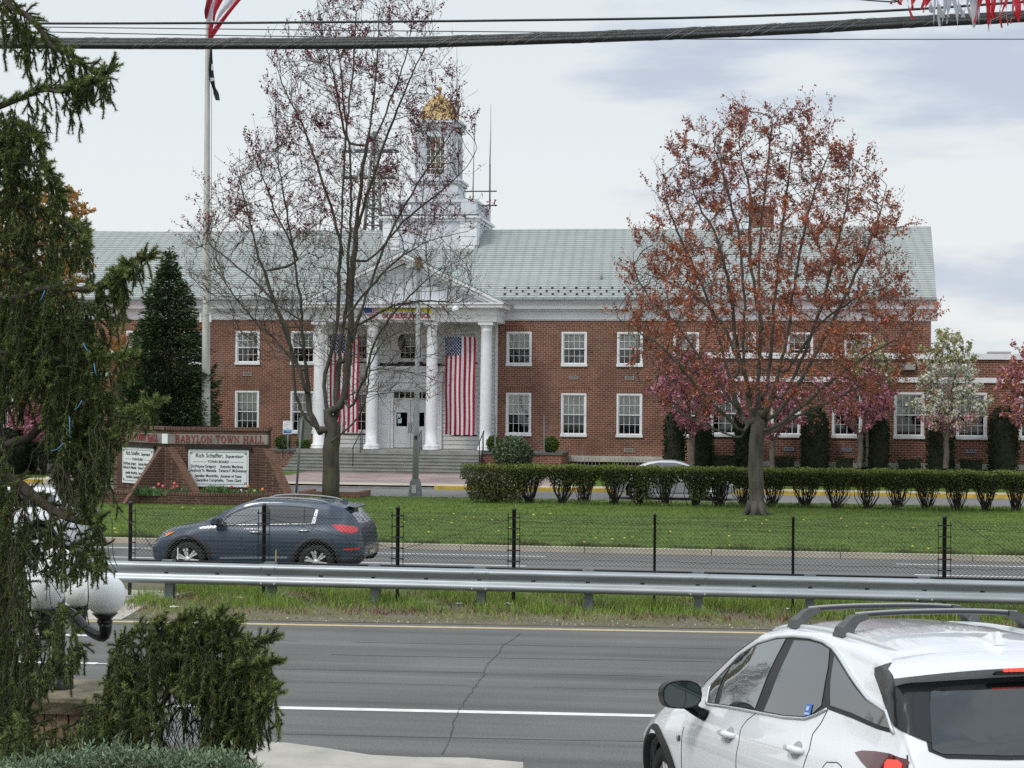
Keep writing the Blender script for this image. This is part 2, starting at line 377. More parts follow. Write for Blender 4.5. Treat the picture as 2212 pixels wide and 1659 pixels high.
for k, (pyl, xr) in enumerate(((1388,9),(1416,9),(1449,7),(1477,6),(1590,9))):
    rr_ = random.Random(k+40); y = lambda x: yline(800, pyl, x, 0, .068); mb = MB(); xs_ = np.arange(-30, xr, .8); ph = rr_.random()*6
    top = [(x, y(x)+.02*math.sin(x*.9+ph)+rr_.gauss(0,.006), .0035) for x in xs_]; ww = rr_.choice((.012,.02,.03))
    for p0, p1 in zip(top, top[1:]):
        if rr_.random() < .8: mb.add([p0, p1, (p1[0],p1[1]+ww*rr_.uniform(.6,1.3),.0035), (p0[0],p0[1]+ww,.0035)], [(0,1,2,3)])
    o = mb.build('road_seam', mat('seam_tar', (.10,.098,.095), .9, var=.2)); o['kind'] = 'structure'
# median strip: dirt and grass verge, concrete nose on the left, far road
yF0 = G(1106,1277).y
sheet('verge', [(XL, yline(1106,1351,XL,0,NS)), (XR, yline(1106,1351,XR,0,NS)), (XR, yF0), (XL, yF0)], SOIL, .006)
g0, g1, g2, g3, g4 = G(60,1340), G(262,1340), G(330,1300), G(420,1279), G(-100,1279)
sheet('median_paving', [tuple(g0.xy), tuple(g1.xy), tuple(g2.xy), (g3.x, g3.y), (-40, g3.y), (-40, g0.y)], BEIGE2, .012)
YK = G(1300,1195).y        # face of the kerb along the lawn
sheet('far_road', [(XL, yF0), (XR, yF0), (XR, YK), (XL, YK)], ASPH2, 0.0)
y = G(1106,1272,0).y; sheet('yellow_edge_line', [(XL,y-.07),(XR,y-.07),(XR,y+.1),(XL,y+.1)], YLINE, .014)
y1 = G(1150,1201.5).y; y2 = G(1100,1222).y
xd = G(1179,1202).x; xe = G(1934,1216).x
dash('lane_line', (1150,1201.5), .12, xd-30, xd, 0); dash('lane_line', (1150,1201.5), .12, xe, xe+20, 0)
xd = G(1136,1223).x; xe = G(1968,1234).x
dash('lane_line', (1100,1222), .12, xd-30, xd, 0); dash('lane_line', (1100,1222), .12, xe, xe+20, 0)
g = G(300,1251).xy; sheet('painted_arrow', [(g[0]-1.2,g[1]-.12),(g[0]+.8,g[1]-.12),(g[0]+1.0,g[1]+.05),(g[0]-1.0,g[1]+.12)], WLINE, .004)
mb = MB()
x = XL
while x < XR:
    mb.box(x, x+2.98, YK, YK+.16, -.05, .13); x += 3.0
o = mb.build('kerb', BEIGE); o['kind'] = 'structure'
YD = G(1300,1089).y + .3    # back of the lawn
mb = MB(); nx, ny = 60, 24
YL0 = YK + .16
def lawnz(x, y):
    t = (y - YL0) / (YD - YL0); return .13 + .10 * math.sin(math.pi * min(1, max(0, t))) + .02*math.sin(x*.7)*math.sin(t*3.1)
vs = [(XL + (XR-XL)*i/nx, YL0 + (YD-YL0)*j/ny, 0) for j in range(ny+1) for i in range(nx+1)]
vs = [(a, b, lawnz(a, b)) for a, b, c in vs]
mb.add(vs, [(j*(nx+1)+i, j*(nx+1)+i+1, (j+1)*(nx+1)+i+1, (j+1)*(nx+1)+i) for j in range(ny) for i in range(nx)], True)
o = mb.build('lawn', LAWN); o['kind'] = 'structure'
YP = G(1000,1061,.0).y      # yellow kerb of the drive
sheet('driveway', [(XL, YD-.4), (XR, YD-.4), (XR, YP+.3), (XL, YP+.3)], ASPH3, .05)
kerb2 = MB(); x = G(938,1060).x
kerb2.box(x, XR, YP, YP+.15, 0, .19); kerb2.box(XL, G(150,1052).x-.5, YP, YP+.15, 0, .19)
o = kerb2.build('painted_kerb', YKERB); o['kind'] = 'structure'
kb = MB(); kb.box(G(150,1052).x-.5, x, YP, YP+.12, 0, .12); o = kb.build('lowered_kerb', GREYCONC); o['kind'] = 'structure'
YB = G(1000,1046,.18).y
sheet('pavement', [(XL, YP+.15), (XR, YP+.15), (XR, YB), (XL, YB)], BEIGE, .18)
xw1 = G(1230,1045).x; xw0 = G(560,1045).x
sheet('brick_paving', [(xw0, YB), (xw1, YB), (xw1, YF), (xw0, YF)], PINKP, .17)
sheet('front_lawn', [(xw1, YB), (XR, YB), (XR, YF+60), (xw1, YF+60)], LAWN, .165)
sheet('front_lawn', [(XL, YB), (xw0, YB), (xw0, YF+60), (XL, YF+60)], LAWN, .165)
# near concrete apron at the bottom of the picture, and the raised forecourt the white car stands on
ap = [G(*p) for p in ((430,1700),(500,1632),(540,1621),(620,1625),(720,1639),(800,1652),(900,1657),(1010,1658),(1130,1668),(1130,1760))]
mb = MB(); n = len(ap)
ap = [p.xy for p in ap]
poly = [(p[0], p[1]) for p in ap] + [(ap[-1][0], 8.5), (-9, 8.5), (-9, ap[0][1])]
nn = len(poly)
mb.add([(a, b, .10) for a, b in poly] + [(a, b, -.05) for a, b in poly], [tuple(range(nn-1, -1, -1))] + [(i, (i+1) % nn, (i+1) % nn + nn, i+nn) for i in range(nn)])
o = mb.build('concrete_apron', BEIGE2); o['kind'] = 'structure'
# sloping forecourt
CAR_X, CAR_Y, CAR_Z, CAR_T, CAR_P = 1.5496, 8.4999, .8846, R(107.146), R(4.381)
mb = MB()
mb.add([(-.2,3,1.35),(9,3,1.35),(9,9.2,.84),(-.2,9.2,.84),(9,14.8,.02),(-.2,14.8,.02)], [(0,1,2,3),(3,2,4,5)])
o = mb.build('forecourt', ASPH); o['kind'] = 'structure'

# ------------------------------------------------------------------ the town hall
hallX = P(887,900,YF).x
hall = empty('town_hall', (hallX, YF, .17), 'long red brick town hall with green shingle roof, white columns and gold-domed cupola', 'building')
def zf(py, px=1121, Y=YF): return P(px, py, Y).z
def xf(px, py=750, Y=YF): return P(px, py, Y).x
MX0 = 2*hallX - xf(2011); MX1 = xf(2011)
ZC0 = zf(692); ZG = .1
up0, up1, lo0, lo1 = zf(791), zf(716.5), zf(942), zf(848.5)
WW = 1.22
wxc = [xf(p) for p in (1121.3,1241,1361.4,1482)]
stp = (wxc[3]-wxc[0])/3
wxc = [wxc[0] + stp*i for i in range(7)]
lxc = [xf(p) for p in (535,655)]; stl = lxc[1]-lxc[0]
lxc = [lxc[1]-stl*i for i in range(8)]
PX0, PX1 = 2*hallX - xf(1075), xf(1075)
holes_r = [(c-WW/2, c+WW/2, a, b) for c in wxc for a, b in ((up0,up1),(lo0,lo1))]
holes_l = [(c-WW/2, c+WW/2, a, b) for c in lxc for a, b in ((up0,up1),(lo0,lo1))]
wl = MB(); wall_holes(wl, PX1, MX1, ZG, ZC0, YF, holes_r, .16); wall_holes(wl, MX0, PX0, ZG, ZC0, YF, holes_l, .16)
DEP = 8.3                       # half depth of the block
wl.quad((MX1,YF,ZG),(MX1,YF+2*DEP,ZG),(MX1,YF+2*DEP,ZC0+.2),(MX1,YF,ZC0+.2)); wl.quad((MX0,YF+2*DEP,ZG),(MX0,YF,ZG),(MX0,YF,ZC0+.2),(MX0,YF+2*DEP,ZC0+.2))
wl.quad((MX0,YF+2*DEP,ZG),(MX1,YF+2*DEP,ZG),(MX1,YF+2*DEP,ZC0+.2),(MX0,YF+2*DEP,ZC0+.2))
wl.quad((PX0,YF+.3,ZG),(PX1,YF+.3,ZG),(PX1,YF+.3,ZC0),(PX0,YF+.3,ZC0))
wall = wl.build('wall', BRICK, hall)
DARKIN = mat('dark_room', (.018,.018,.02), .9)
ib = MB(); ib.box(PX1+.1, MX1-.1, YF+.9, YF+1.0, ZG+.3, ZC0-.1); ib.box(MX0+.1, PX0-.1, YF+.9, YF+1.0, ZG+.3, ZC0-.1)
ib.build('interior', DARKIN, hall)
BLIND = mat('blind_cloth', (.66,.67,.62), .8, var=.1, vscale=2); SCREEN = mat('insect_screen', (.10,.105,.115), .8)
SGLASS = glassmat('screened_glass', (.36,.38,.40), .03)
def make_window(x, z0, z1, Y, w, blind=.5, parent=hall, cols=4, low=None):
    d = .07
    f = MB(); t = .085
    f.box(x-w/2, x-w/2+t, Y-d*.4, Y+.12, z0+.13, z1); f.box(x+w/2-t, x+w/2, Y-d*.4, Y+.12, z0+.13, z1)
    f.box(x-w/2+t, x+w/2-t, Y-d*.4, Y+.12, z1-t, z1); f.box(x-w/2-.03, x+w/2+.03, Y-d, Y+.12, z0, z0+.13)
    fo = f.build('window', WHITEW, parent)
    gx0, gx1, gz0, gz1 = x-w/2+t, x+w/2-t, z0+.13, z1-t; zm = (gz0+gz1)/2
    s = MB(); b = .045
    for (a, c, yy) in ((gz0, zm+.025, .06), (zm-.025, gz1, .02)):
        Yt = Y + yy
        s.box(gx0, gx0+b, Yt, Yt+.035, a, c); s.box(gx1-b, gx1, Yt, Yt+.035, a, c); s.box(gx0+b, gx1-b, Yt, Yt+.035, a, a+b); s.box(gx0+b, gx1-b, Yt, Yt+.035, c-b, c)
        for i in range(1, cols):
            xx = gx0 + (gx1-gx0)*i/cols; s.box(xx-.009, xx+.009, Yt+.004, Yt+.03, a+b, c-b)
        zz = (a+c)/2; s.box(gx0+b, gx1-b, Yt+.005, Yt+.029, zz-.009, zz+.009)
    s.build('sash', WHITEW, fo)
    g = MB(); g.quad((gx0,Y+.075,gz0),(gx1,Y+.075,gz0),(gx1,Y+.075,zm),(gx0,Y+.075,zm)); g.build('screened_pane', SGLASS, fo); g = MB(); g.quad((gx0,Y+.038,zm),(gx1,Y+.038,zm),(gx1,Y+.038,gz1),(gx0,Y+.038,gz1))
    g.build('pane', GLASS, fo)
    if blind > 0:
        h = (gz1-gz0)*blind
        bb = MB(); bb.box(gx0-.0, gx1+.0, Y+.13, Y+.14, gz1-h, gz1); bb.build('blind', BLIND, fo)
    return fo
random.seed(5)
for i, c in enumerate(wxc):
    make_window(c, up0, up1, YF, WW, [.52,1,.8,1,.5,.35,.5][i])
    make_window(c, lo0, lo1, YF, WW, [.7,.9,.72,.6,.5,.5,.5][i])
for i, c in enumerate(lxc):
    make_window(c, up0, up1, YF, WW, [.5,.55,.5,.6,.5,.5,.5,.5][i]); make_window(c, lo0, lo1, YF, WW, [.6,.45,.7,.5,.5,.5,.5,.5][i])
# flat brick arches over the windows, weep vents
for c in wxc + lxc:
    for b_ in (up1, lo1):
        q = MB(); q.add([(c-WW/2-.02,YF-.012,b_+.01),(c+WW/2+.02,YF-.012,b_+.01),(c+WW/2+.13,YF-.012,b_+.27),(c-WW/2-.13,YF-.012,b_+.27)], [(0,1,2,3)])
        q.build('flat_arch', SOLDIER, wall)
VENT = mat('vent_metal', (.33,.33,.31), .6)
def vent(cx, cz, Y=YF, w=.44, h=.17, par=hall, m=VENT):
    v = MB(); v.box(cx-w/2, cx+w/2, Y-.03, Y+.02, cz-h/2, cz-h/2+.025); v.box(cx-w/2, cx+w/2, Y-.03, Y+.02, cz+h/2-.025, cz+h/2)
    v.box(cx-w/2, cx-w/2+.04, Y-.03, Y+.02, cz-h/2+.025, cz+h/2-.025); v.box(cx+w/2-.04, cx+w/2, Y-.03, Y+.02, cz-h/2+.025, cz+h/2-.025)
    for i in range(4):
        z = cz-h/2+.035+i*.028; v.box(cx-w/2+.04, cx+w/2-.04, Y-.018, Y-.004, z, z+.014)
    v.build('vent', m, par)
vent(xf(1240), zf(815)); vent(xf(1360.5), zf(815)); vent(xf(1360), zf(970)); vent(xf(535), zf(812))
# cornice: frieze, mouldings, gutter
cn = MB()
def cornice_run(cn, x0, x1, Y):
    z = [zf(691.5), zf(672), zf(669), zf(662), zf(656), zf(653.5), zf(645.5)]
    prof = [(Y+.05,z[0]-.02),(Y-.05,z[0]-.02),(Y-.05,z[0]+.04),(Y-.09,z[0]+.04),(Y-.09,z[1]),(Y-.20,z[1]+.0),(Y-.20,z[2]),(Y-.42,z[2]+.03),(Y-.42,z[3]+.03),(Y-.50,z[4]),(Y-.58,z[5]),(Y-.58,z[6]),(Y+.05,z[6])]
    n = len(prof); vs = [(x0,a,b) for a,b in prof] + [(x1,a,b) for a,b in prof]
    cn.add(vs, [(i, i+1, i+1+n, i+n) for i in range(n-1)] + [tuple(range(n-1,-1,-1)), tuple(range(n, 2*n))])
cornice_run(cn, xf(1078), MX1+.28, YF); cornice_run(cn, MX0-.28, 2*hallX-xf(1078), YF)
cn.build('cornice', WHITE, hall)
ZE = zf(645.5)+.01; YE = YF-.6
GUT = mat('lead_gutter', (.30,.32,.37), .5, var=.2, vscale=1)
gu = MB(); zz0 = zf(653); gu.box(xf(1083), MX1+.1, YE-.03, YE+.02, zz0, ZE-.01); gu.box(MX0-.1, 2*hallX-xf(1083), YE-.03, YE+.02, zz0, ZE-.01); gu.build('gutter', GUT, hall)
# roof
YR = YF + DEP
ZR = P(1500, 491.5, YR).z
xr_top = P(2011, 489, YR).x; xr_bot = P(2023, 653, YE).x
rf = MB(); th = .14
xl_bot = MX0-.3
nseg = 26
for fr in (0, 1):
    top = []; bot = []
    for i in range(nseg+1):
        t = i/nseg; xb = xl_bot + (xr_bot-xl_bot)*t; xt = (MX0-.3) + (xr_top-(MX0-.3))*t
        sag = -.05*math.sin(math.pi*t) + .02*math.sin(t*23)
        top.append((xt, YR, ZR+sag)); bot.append((xb, YE-.05 if not fr else 2*YR-YE, ZE))
    for i in range(nseg):
        a = [bot[i], bot[i+1], top[i+1], top[i]]
        if fr: a = a[::-1]
        rf.add(a, [(0,1,2,3)])
rf.quad((xl_bot,YE-.05,ZE-.12),(xr_bot,YE-.05,ZE-.12),(xr_bot,YE-.05,ZE),(xl_bot,YE-.05,ZE))
rf.tri((xr_bot,YE-.05,ZE-.1),(xr_bot,2*YR-YE,ZE-.1),(xr_top,YR,ZR-.1))
rf.add([(xr_bot,YE-.05,ZE-.12),(xr_bot,YE-.05,ZE),(xr_top,YR,ZR),(xr_top,YR,ZR-.15)], [(0,1,2,3)])
roof = rf.build('roof', SHINGLE, hall)
rk = MB(); rk.quad((MX1,YF,ZC0),(MX1,2*YR-YF,ZC0),(MX1,2*YR-YF,ZC0+1.0),(MX1,YF,ZC0+1.0)); rk.tri((MX1,YF,ZC0+.9),(MX1,2*YR-YF,ZC0+.9),(MX1,YR,ZR-.3)); rk.build('gable_wall', BRICK, hall)
def roofz(y): return ZE + (ZR-ZE)*(y-YE)/(YR-YE)
# snow guards: three staggered rows of small dark studs
STUD = mat('snow_guard_metal', (.02,.02,.022), .5)
sg = None; cnt = 0
for r, py in enumerate((637, 630.3, 623.6)):
    # find the roof point with this picture height
    yy = YE
    for k in range(400):
        yy = YE + k*.02; q = roofz(yy)
        if P(1250, py, yy).z <= q: break
    st = .578; x0 = P(1090.5 + (13 if r == 1 else 0), py, yy).x
    xs = [x0 + st*i for i in range(34)] + [x0 - 11.2 - st*i for i in range(3)]
    for x in xs:
        if x > MX1-.1 or cnt >= 100: continue
        if sg is None:
            q = MB(); q.lathe([(0,.0),(.05,.0),(.065,.045),(.05,.09),(0,.10)], (0,0,0), 8); q.box(-.02,.02,-.12,.0,-.02,.04)
            sg = q.build('snow_guard', STUD, hall); me = sg.data; o = sg
        else:
            o = sg.copy(); COL.objects.link(o)
        o.matrix_parent_inverse = hall.matrix_world.inverted(); o.location = (x, yy, roofz(yy)-.01); cnt += 1
pv = MB(); q = P(1299, 612, YF+1.6); pv.tube([(q.x,YF+1.6,roofz(YF+1.6)-.1),(q.x,YF+1.6,roofz(YF+1.6)+.42)], .06, 10); pv.build('vent_pipe', VENT, roof)
ch = MB(); y = YR+1.5; a = P(1619,448,y); b = P(1672,448,y); ch.box(a.x,b.x,y,y+.9,ZR-1,a.z); ch.build('chimney', BRICK, roof)
q = MB(); q.box(a.x-.06,b.x+.06,y-.06,y+.96,a.z,a.z+.1); q.build('chimney_cap', GREYCONC, roof)

# ---- stone base, basement windows at the right of the porch
sb = MB(); sb.box(xf(1211), xf(1436), YF-.35, YF-.001, zf(994.5), zf(982.5)); sb.build('stone_band', STONE, hall)
bw = MB()
for a, b in ((1213,1300),(1325,1408)):
    x0, x1 = xf(a,1000), xf(b,1000); z1 = zf(995.5)
    bw.box(x0,x1,YF-.3,YF-.22,.1,z1-.14)
    n = 11
    for i in range(n):
        x = x0+(x1-x0)*(i+.5)/n; bw.box(x-.012,x+.012,YF-.36,YF-.34,.3,z1+.2 if i%1==0 else z1)
bw.build('basement_grille', mat('grey_metal', (.25,.26,.26), .5), hall)

# ---- porch: floor, steps, planters
PZ = P(887, 972, YPF).z
sx0, sx1 = P(648,975,YPF).x, P(1042,975,YPF).x
YPE = YPF - .55
st_ = MB(); st_.box(sx0-.05, sx1+.05, YPE, YF, .1, PZ)
porch = st_.build('porch_floor', GREYCONC, hall)
NR = 7; rise = (PZ-.17)/NR
stp_ = MB()
for i in range(1, NR):
    z1 = PZ - rise*i; y0 = YPE - .34*i; y1 = YPE - .34*(i-1)
    e = 0 if i < 6 else .55
    stp_.box(sx0-.05-e, sx1+.05, y0, YPE-.002, .1 if i == NR-1 else PZ-rise*(i+1)-.0, z1-.04)
    stp_.box(sx0-.07-e, sx1+.07, y0-.03, YPE-.001 if i==1 else y1+.02, z1-.04, z1)
stp_.build('steps', mat('step_granite', (.30,.30,.28), .85, var=.18, vscale=1.4, col2=(.22,.22,.20)), hall)
DARKG = mat('plinth_dark', (.02,.02,.025), .6)
pl = MB(); px1 = xf(1213, 990, YPE)
pl.box(sx1+.08, px1, YPE-.05, YF-.4, .1, P(1130,982,YPE).z); pw = pl.build('planter_wall', BRICK, hall)
q = MB(); q.box(sx1+.06, px1+.04, YPE-.1, YF-.42, P(1130,982,YPE).z, P(1130,977.5,YPE).z); q.build('planter_cap', mat('bluestone', (.12,.125,.12), .8), hall)
pxl = xf(560, 990, YPE)
pl = MB(); pl.box(pxl, sx0-.08, YPE-.05, YF-.4, .1, P(1130,982,YPE).z); pl.build('planter_wall', BRICK, hall)
q = MB(); q.box(pxl-.04, sx0-.06, YPE-.1, YF-.42, P(1130,982,YPE).z, P(1130,977.5,YPE).z); q.build('planter_cap', MATS['bluestone'], hall)
# handrails
for px, lo in ((787,-1),(914,-1),(1048,-1),(632,-1)):
    X = P(px, 940, YPF).x
    h = MB(); yA = YPE+.1; yB = YPE-.34*3.2; zB = PZ-rise*3
    if px in (787,): 
        yB = YPE-.34*5; zB = PZ-rise*5
    h.tube([(X,yA,PZ),(X,yA,PZ+.92)], .022, 6); h.tube([(X,yA-.34,PZ-rise),(X,yA-.34,PZ+.75)], .018, 6); h.tube([(X,yB,zB),(X,yB,zB+.85)], .022, 6)
    h.tube([(X,yA+.15,PZ+.92),(X,yA,PZ+.92),(X,yB,zB+.88),(X,yB-.12,zB+.8)], .025, 6)
    h.build('handrail', BLACKM, hall)
# ---- columns
cz1 = P(930,696,YPF).z
cxs = [P(p, 850, YPF).x for p in (686.2,800.4,930,1047.5)]
prof = [(.40,.0),(.40,.09),(.36,.10),(.385,.16),(.36,.21),(.325,.225),(.30,.26),(.285,.32)]
H = cz1-PZ
for k in range(9):
    t = k/8; prof.append((.282-.036*t**1.6, .32+(H-.75)*t))
prof += [(.262,H-.40),(.265,H-.36),(.25,H-.34),(.25,H-.24),(.285,H-.20),(.31,H-.14),(.33,H-.12)]
for cx in cxs:
    c = MB(); c.lathe(prof, (cx, YPF+.3, PZ), 28); c.box(cx-.345,cx+.345,YPF-.045,YPF+.645,PZ+H-.12,PZ+H)
    co_ = c.build('column', WHITEW, hall)
    q = MB(); q.box(cx-.43,cx+.43,YPF-.13,YPF+.73,PZ-.0,PZ+.02); q.build('plinth', DARKG, co_)
# ---- entablature and pediment
ex0, ex1 = P(672.5,680,YPF).x, P(1072,680,YPF).x
def zp(py, px=900): return P(px, py, YPF-.1).z
en = MB()
en.box(ex0, ex1, YPF-.02, YF, zp(694.5), zp(680)); en.box(ex0-.03, ex1+.03, YPF-.06, YF, zp(680)+.003, zp(668.5))
en.box(ex0-.10, ex1+.10, YPF-.13, YF, zp(668.5)+.003, zp(665)); 
en.box(ex0-.35, ex1+.35, YPF-.45, YF-.5, zp(665)+.003, zp(658)); en.box(ex0-.42, ex1+.42, YPF-.52, YF-.5, zp(658)+.003, zp(654.5))
en.build('entablature', WHITEW, hall)
axp = P(863, 545, YPF-.5); zt0 = zp(654.5); hw = (ex1-ex0)/2+.42; cxm = (ex0+ex1)/2; apz = axp.z
pe = MB(); slp = (apz-zt0)/hw
PANEL = mat('pediment_board', (.62,.64,.68), .6, var=.06, vscale=1)
inner = [(cxm-hw+.75, zt0+.02),(cxm+hw-.75, zt0+.02),(cxm, apz-.52)]
pe.prism(inner, YPF+.12, YPF+.2); ty = pe.build('tympanum', PANEL, hall)
for k in range(-9, 10):
    x = cxm+k*.42
    zt = apz-.55-abs(x-cxm)*slp
    if zt > zt0+.2: q = MB(); q.box(x-.01,x+.01,YPF+.105,YPF+.121,zt0+.03,zt); q.build('board_joint', mat('joint_shadow', (.35,.36,.38), .7), ty)
def rake(mb, o0, o1, y0, y1):
    for s in (-1, 1):
        poly = [(cxm, apz-o0),(cxm, apz-o1),(cxm+s*(hw-o1/slp), zt0+.004),(cxm+s*(hw-o0/slp), zt0+.004)]
        if s > 0: poly = poly[::-1]
        mb.prism(poly, y0, y1)
pe = MB(); rake(pe, .0, .14, YPF-.52, YF); rake(pe, .142, .30, YPF-.42, YPF+.1); rake(pe, .302, .46, YPF-.12, YPF+.11); pe.build('pediment', WHITEW, hall)
# small gabled roof behind the pediment, running back into the main roof
pr = MB()
yb = YE + (apz-ZE)/(ZR-ZE)*(YR-YE)+.4
for s in (-1, 1):
    a = (cxm, YPF-.54, apz+.03); b = (cxm+s*(hw+.08), YPF-.54, zt0-.02); c = (cxm+s*(hw+.08), YE+.25, zt0-.02); d = (cxm, yb, apz+.03)
    pr.add([a, b, c, d] if s < 0 else [a, d, c, b], [(0,1,2,3)])
    for t in np.linspace(.05,.8,10):
        x = cxm+s*hw*(.25+.72*t); z = apz-(abs(x-cxm))*slp+.03
        pr.box(x-.02,x+.02,YPF-.1,YPF-.04,z,z+.12)
pr.build('porch_roof', SHINGLE, hall)
# porch ceiling
q = MB(); q.box(ex0+.1, ex1-.1, YPF+.62, YF-.01, zp(694.5)+.02, zp(694.5)+.06); q.build('porch_ceiling', mat('ceiling_tan', (.40,.36,.28), .8), hall)
# clapboard wall behind the columns (real lapped boards), with window openings
YW = YF - .02
def clap(mb, x0, x1, z0, z1, Y, holes, step=.205):
    z = z0
    while z < z1-.01:
        za, zb_ = z, min(z+step, z1)
        cuts = [(h[0], h[1]) for h in holes if h[2] < (za+zb_)/2 < h[3]]
        xs = [x0]; 
        for c in sorted(cuts): xs += [c[0], c[1]]
        xs.append(x1)
        for a, b in zip(xs[::2], xs[1::2]):
            mb.quad((a,Y-.035,za),(b,Y-.035,za),(b,Y-.005,zb_),(a,Y-.005,zb_)); mb.quad((a,Y-.005,za),(b,Y-.005,za),(b,Y-.035,za),(a,Y-.035,za))
        z += step
    
dx = hallX
pwz0, pwz1 = zf(862+0,887), zf(748,887)
upw = [(xf(p)-.62, xf(p)+.62, zf(783), zf(717)) for p in (770, 887, 1005)]
loww = [(xf(p)-.62, xf(p)+.62, zf(940), zf(850)) for p in (770, 1005)]
cl = MB(); clap(cl, PX0, PX1, PZ, zf(693), YW, upw+loww + [(dx-1.55, dx+1.55, PZ, zf(788))])
cl.build('clapboard_wall', mat('clapboard_paint', (.70,.71,.71), .6, var=.07, vscale=.8), hall)
for a, b, c, d in upw+loww: make_window((a+b)/2, c, d, YW-.02, b-a, .45 if d > 5 else .6)
q = MB(); q.box(PX1-.1, PX1+.02, YW-.08, YW+.3, PZ-.6, zf(693)); q.box(PX0-.02, PX0+.1, YW-.08, YW+.3, PZ-.6, zf(693)); q.build('corner_board', WHITEW, hall)
q = MB(); q.box(PX1-.42, PX1+.1, YW-.5, YW+.0, zf(702), zf(692.5)-.02); q.box(PX0-.1, PX0+.42, YW-.5, YW+.0, zf(702), zf(692.5)-.02); q.build('pilaster_cap', WHITEW, hall)
# door case
D = MB(); Yd = YW-.02
zdt = zf(845,887); zdo = zf(838,887); zca = zf(795,887); zent = zf(790,887)
D.box(dx-1.55, dx-1.0, Yd-.12, Yd+.1, PZ, zf(826,887)); D.box(dx+1.0, dx+1.55, Yd-.12, Yd+.1, PZ, zf(826,887))
D.box(dx-1.0, dx-.84, Yd-.05, Yd+.1, PZ, zf(843,887)); D.box(dx+.84, dx+1.0, Yd-.05, Yd+.1, PZ, zf(843,887))
D.box(dx-1.0, dx+1.0, Yd-.05, Yd+.1, zf(843,887)+.002, zf(826,887))
D.box(dx-1.6, dx+1.6, Yd-.16, Yd+.1, zf(826,887)+.002, zf(803,887))
D.box(dx-1.72, dx+1.72, Yd-.34, Yd+.1, zf(803,887)+.002, zf(797,887)); D.box(dx-1.78, dx+1.78, Yd-.42, Yd+.1, zf(797,887)+.002, zf(791.5,887))
dcase = D.build('door_surround', WHITEW, hall)
q = MB(); q.box(dx-1.76, dx+1.76, Yd-.40, Yd+.1, zf(791.5,887)+.002, zf(789,887)); q.build('lead_flashing', DARKG, dcase)
for s in (-1, 1):
    q = MB()
    for k in range(3):
        q.box(dx+s*1.27-.17, dx+s*1.27+.17, Yd-.135, Yd-.121, PZ+.25+k*.9, PZ+1.02+k*.9)
    q.build('pilaster_panel', WHITE, dcase)
t_ = text('TOWN OF BABYLON', .24, mat('carved_letters', (.50,.51,.52), .7), 'lettering', hall, .006, 0, .95)
place(t_, (dx, Yd-.168, zf(816,887))); words(t_, .07, dcase)
# transom and the two door leaves
DOORP = mat('door_paint', (.66,.67,.69), .5, var=.04)
ztr = zf(864,887)
T = MB(); T.box(dx-.84, dx+.84, Yd+.0, Yd+.06, ztr, ztr+.09); T.box(dx-.84, dx+.84, Yd+.0, Yd+.06, zf(847,887), zf(843,887))
for k in range(7):
    x = dx-.84+.28*k; T.box(max(dx-.84,x-.02), min(dx+.84,x+.02), Yd+.005, Yd+.055, ztr+.09, zf(847,887))
tr = T.build('transom', DOORP, hall)
q = MB(); q.quad((dx-.84,Yd+.04,ztr+.09),(dx+.84,Yd+.04,ztr+.09),(dx+.84,Yd+.04,zf(847,887)),(dx-.84,Yd+.04,zf(847,887))); q.build('pane', GLASS, tr)
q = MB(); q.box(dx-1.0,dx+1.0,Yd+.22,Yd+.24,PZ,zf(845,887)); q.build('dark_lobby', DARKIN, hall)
for s in (-1, 1):
    a, b = (dx-.83, dx-.01) if s < 0 else (dx+.01, dx+.83)
    L = MB(); z0, z1 = PZ+.02, ztr-.005; ga, gb = a+.13, b-.15; gz0, gz1 = zf(921,887), zf(891,887)
    for (p, r_, s_, t__) in ((a,ga,z0,z1),(gb,b,z0,z1),(ga,gb,z0,gz0),(ga,gb,gz1,z1)): L.box(p,r_,Yd+.02,Yd+.065,s_,t__)
    L.box(a+.12,b-.12,Yd+.012,Yd+.019,z0+.2,z0+.78); L.box(a+.12,b-.12,Yd+.012,Yd+.019,gz1+.12,z1-.15)
    dl = L.build('door', DOORP, hall)
    q = MB(); q.quad((ga,Yd+.05,gz0),(gb,Yd+.05,gz0),(gb,Yd+.05,gz1),(ga,Yd+.05,gz1)); q.build('pane', glassmat('door_glass', (.35,.37,.4), .04), dl)
    hx = dx+s*.07
    q = MB(); q.tube([(hx,Yd+.02,PZ+.75),(hx,Yd-.04,PZ+.78),(hx,Yd-.04,PZ+1.2),(hx,Yd+.02,PZ+1.23)], .014, 6); q.build('handle', BLACKM, dl)
    if s < 0:
        q = MB(); q.box(ga+.04, ga+.2, Yd+.03, Yd+.034, gz1-.33, gz1-.06); q.box(ga+.07, ga+.26, Yd+.03, Yd+.034, gz0+.15, gz0+.42); q.build('notice', mat('notice_paper', (.55,.66,.72), .7, var=.2, vscale=20), dl)
# chandelier-like lantern hanging in the porch
lx = P(868, 740, YPF+1.4); q = MB(); q.tube([(lx.x,YPF+1.4,zp(694.5)+.02),(lx.x,YPF+1.4,lx.z+.5)], .012, 5)
q.lathe([(0,.5),(.12,.42),(.18,.3),(.18,-.1),(.1,-.25),(0,-.3)], (lx.x,YPF+1.4,lx.z-.1), 6, False); q.build('porch_lantern', BLACKM, hall)
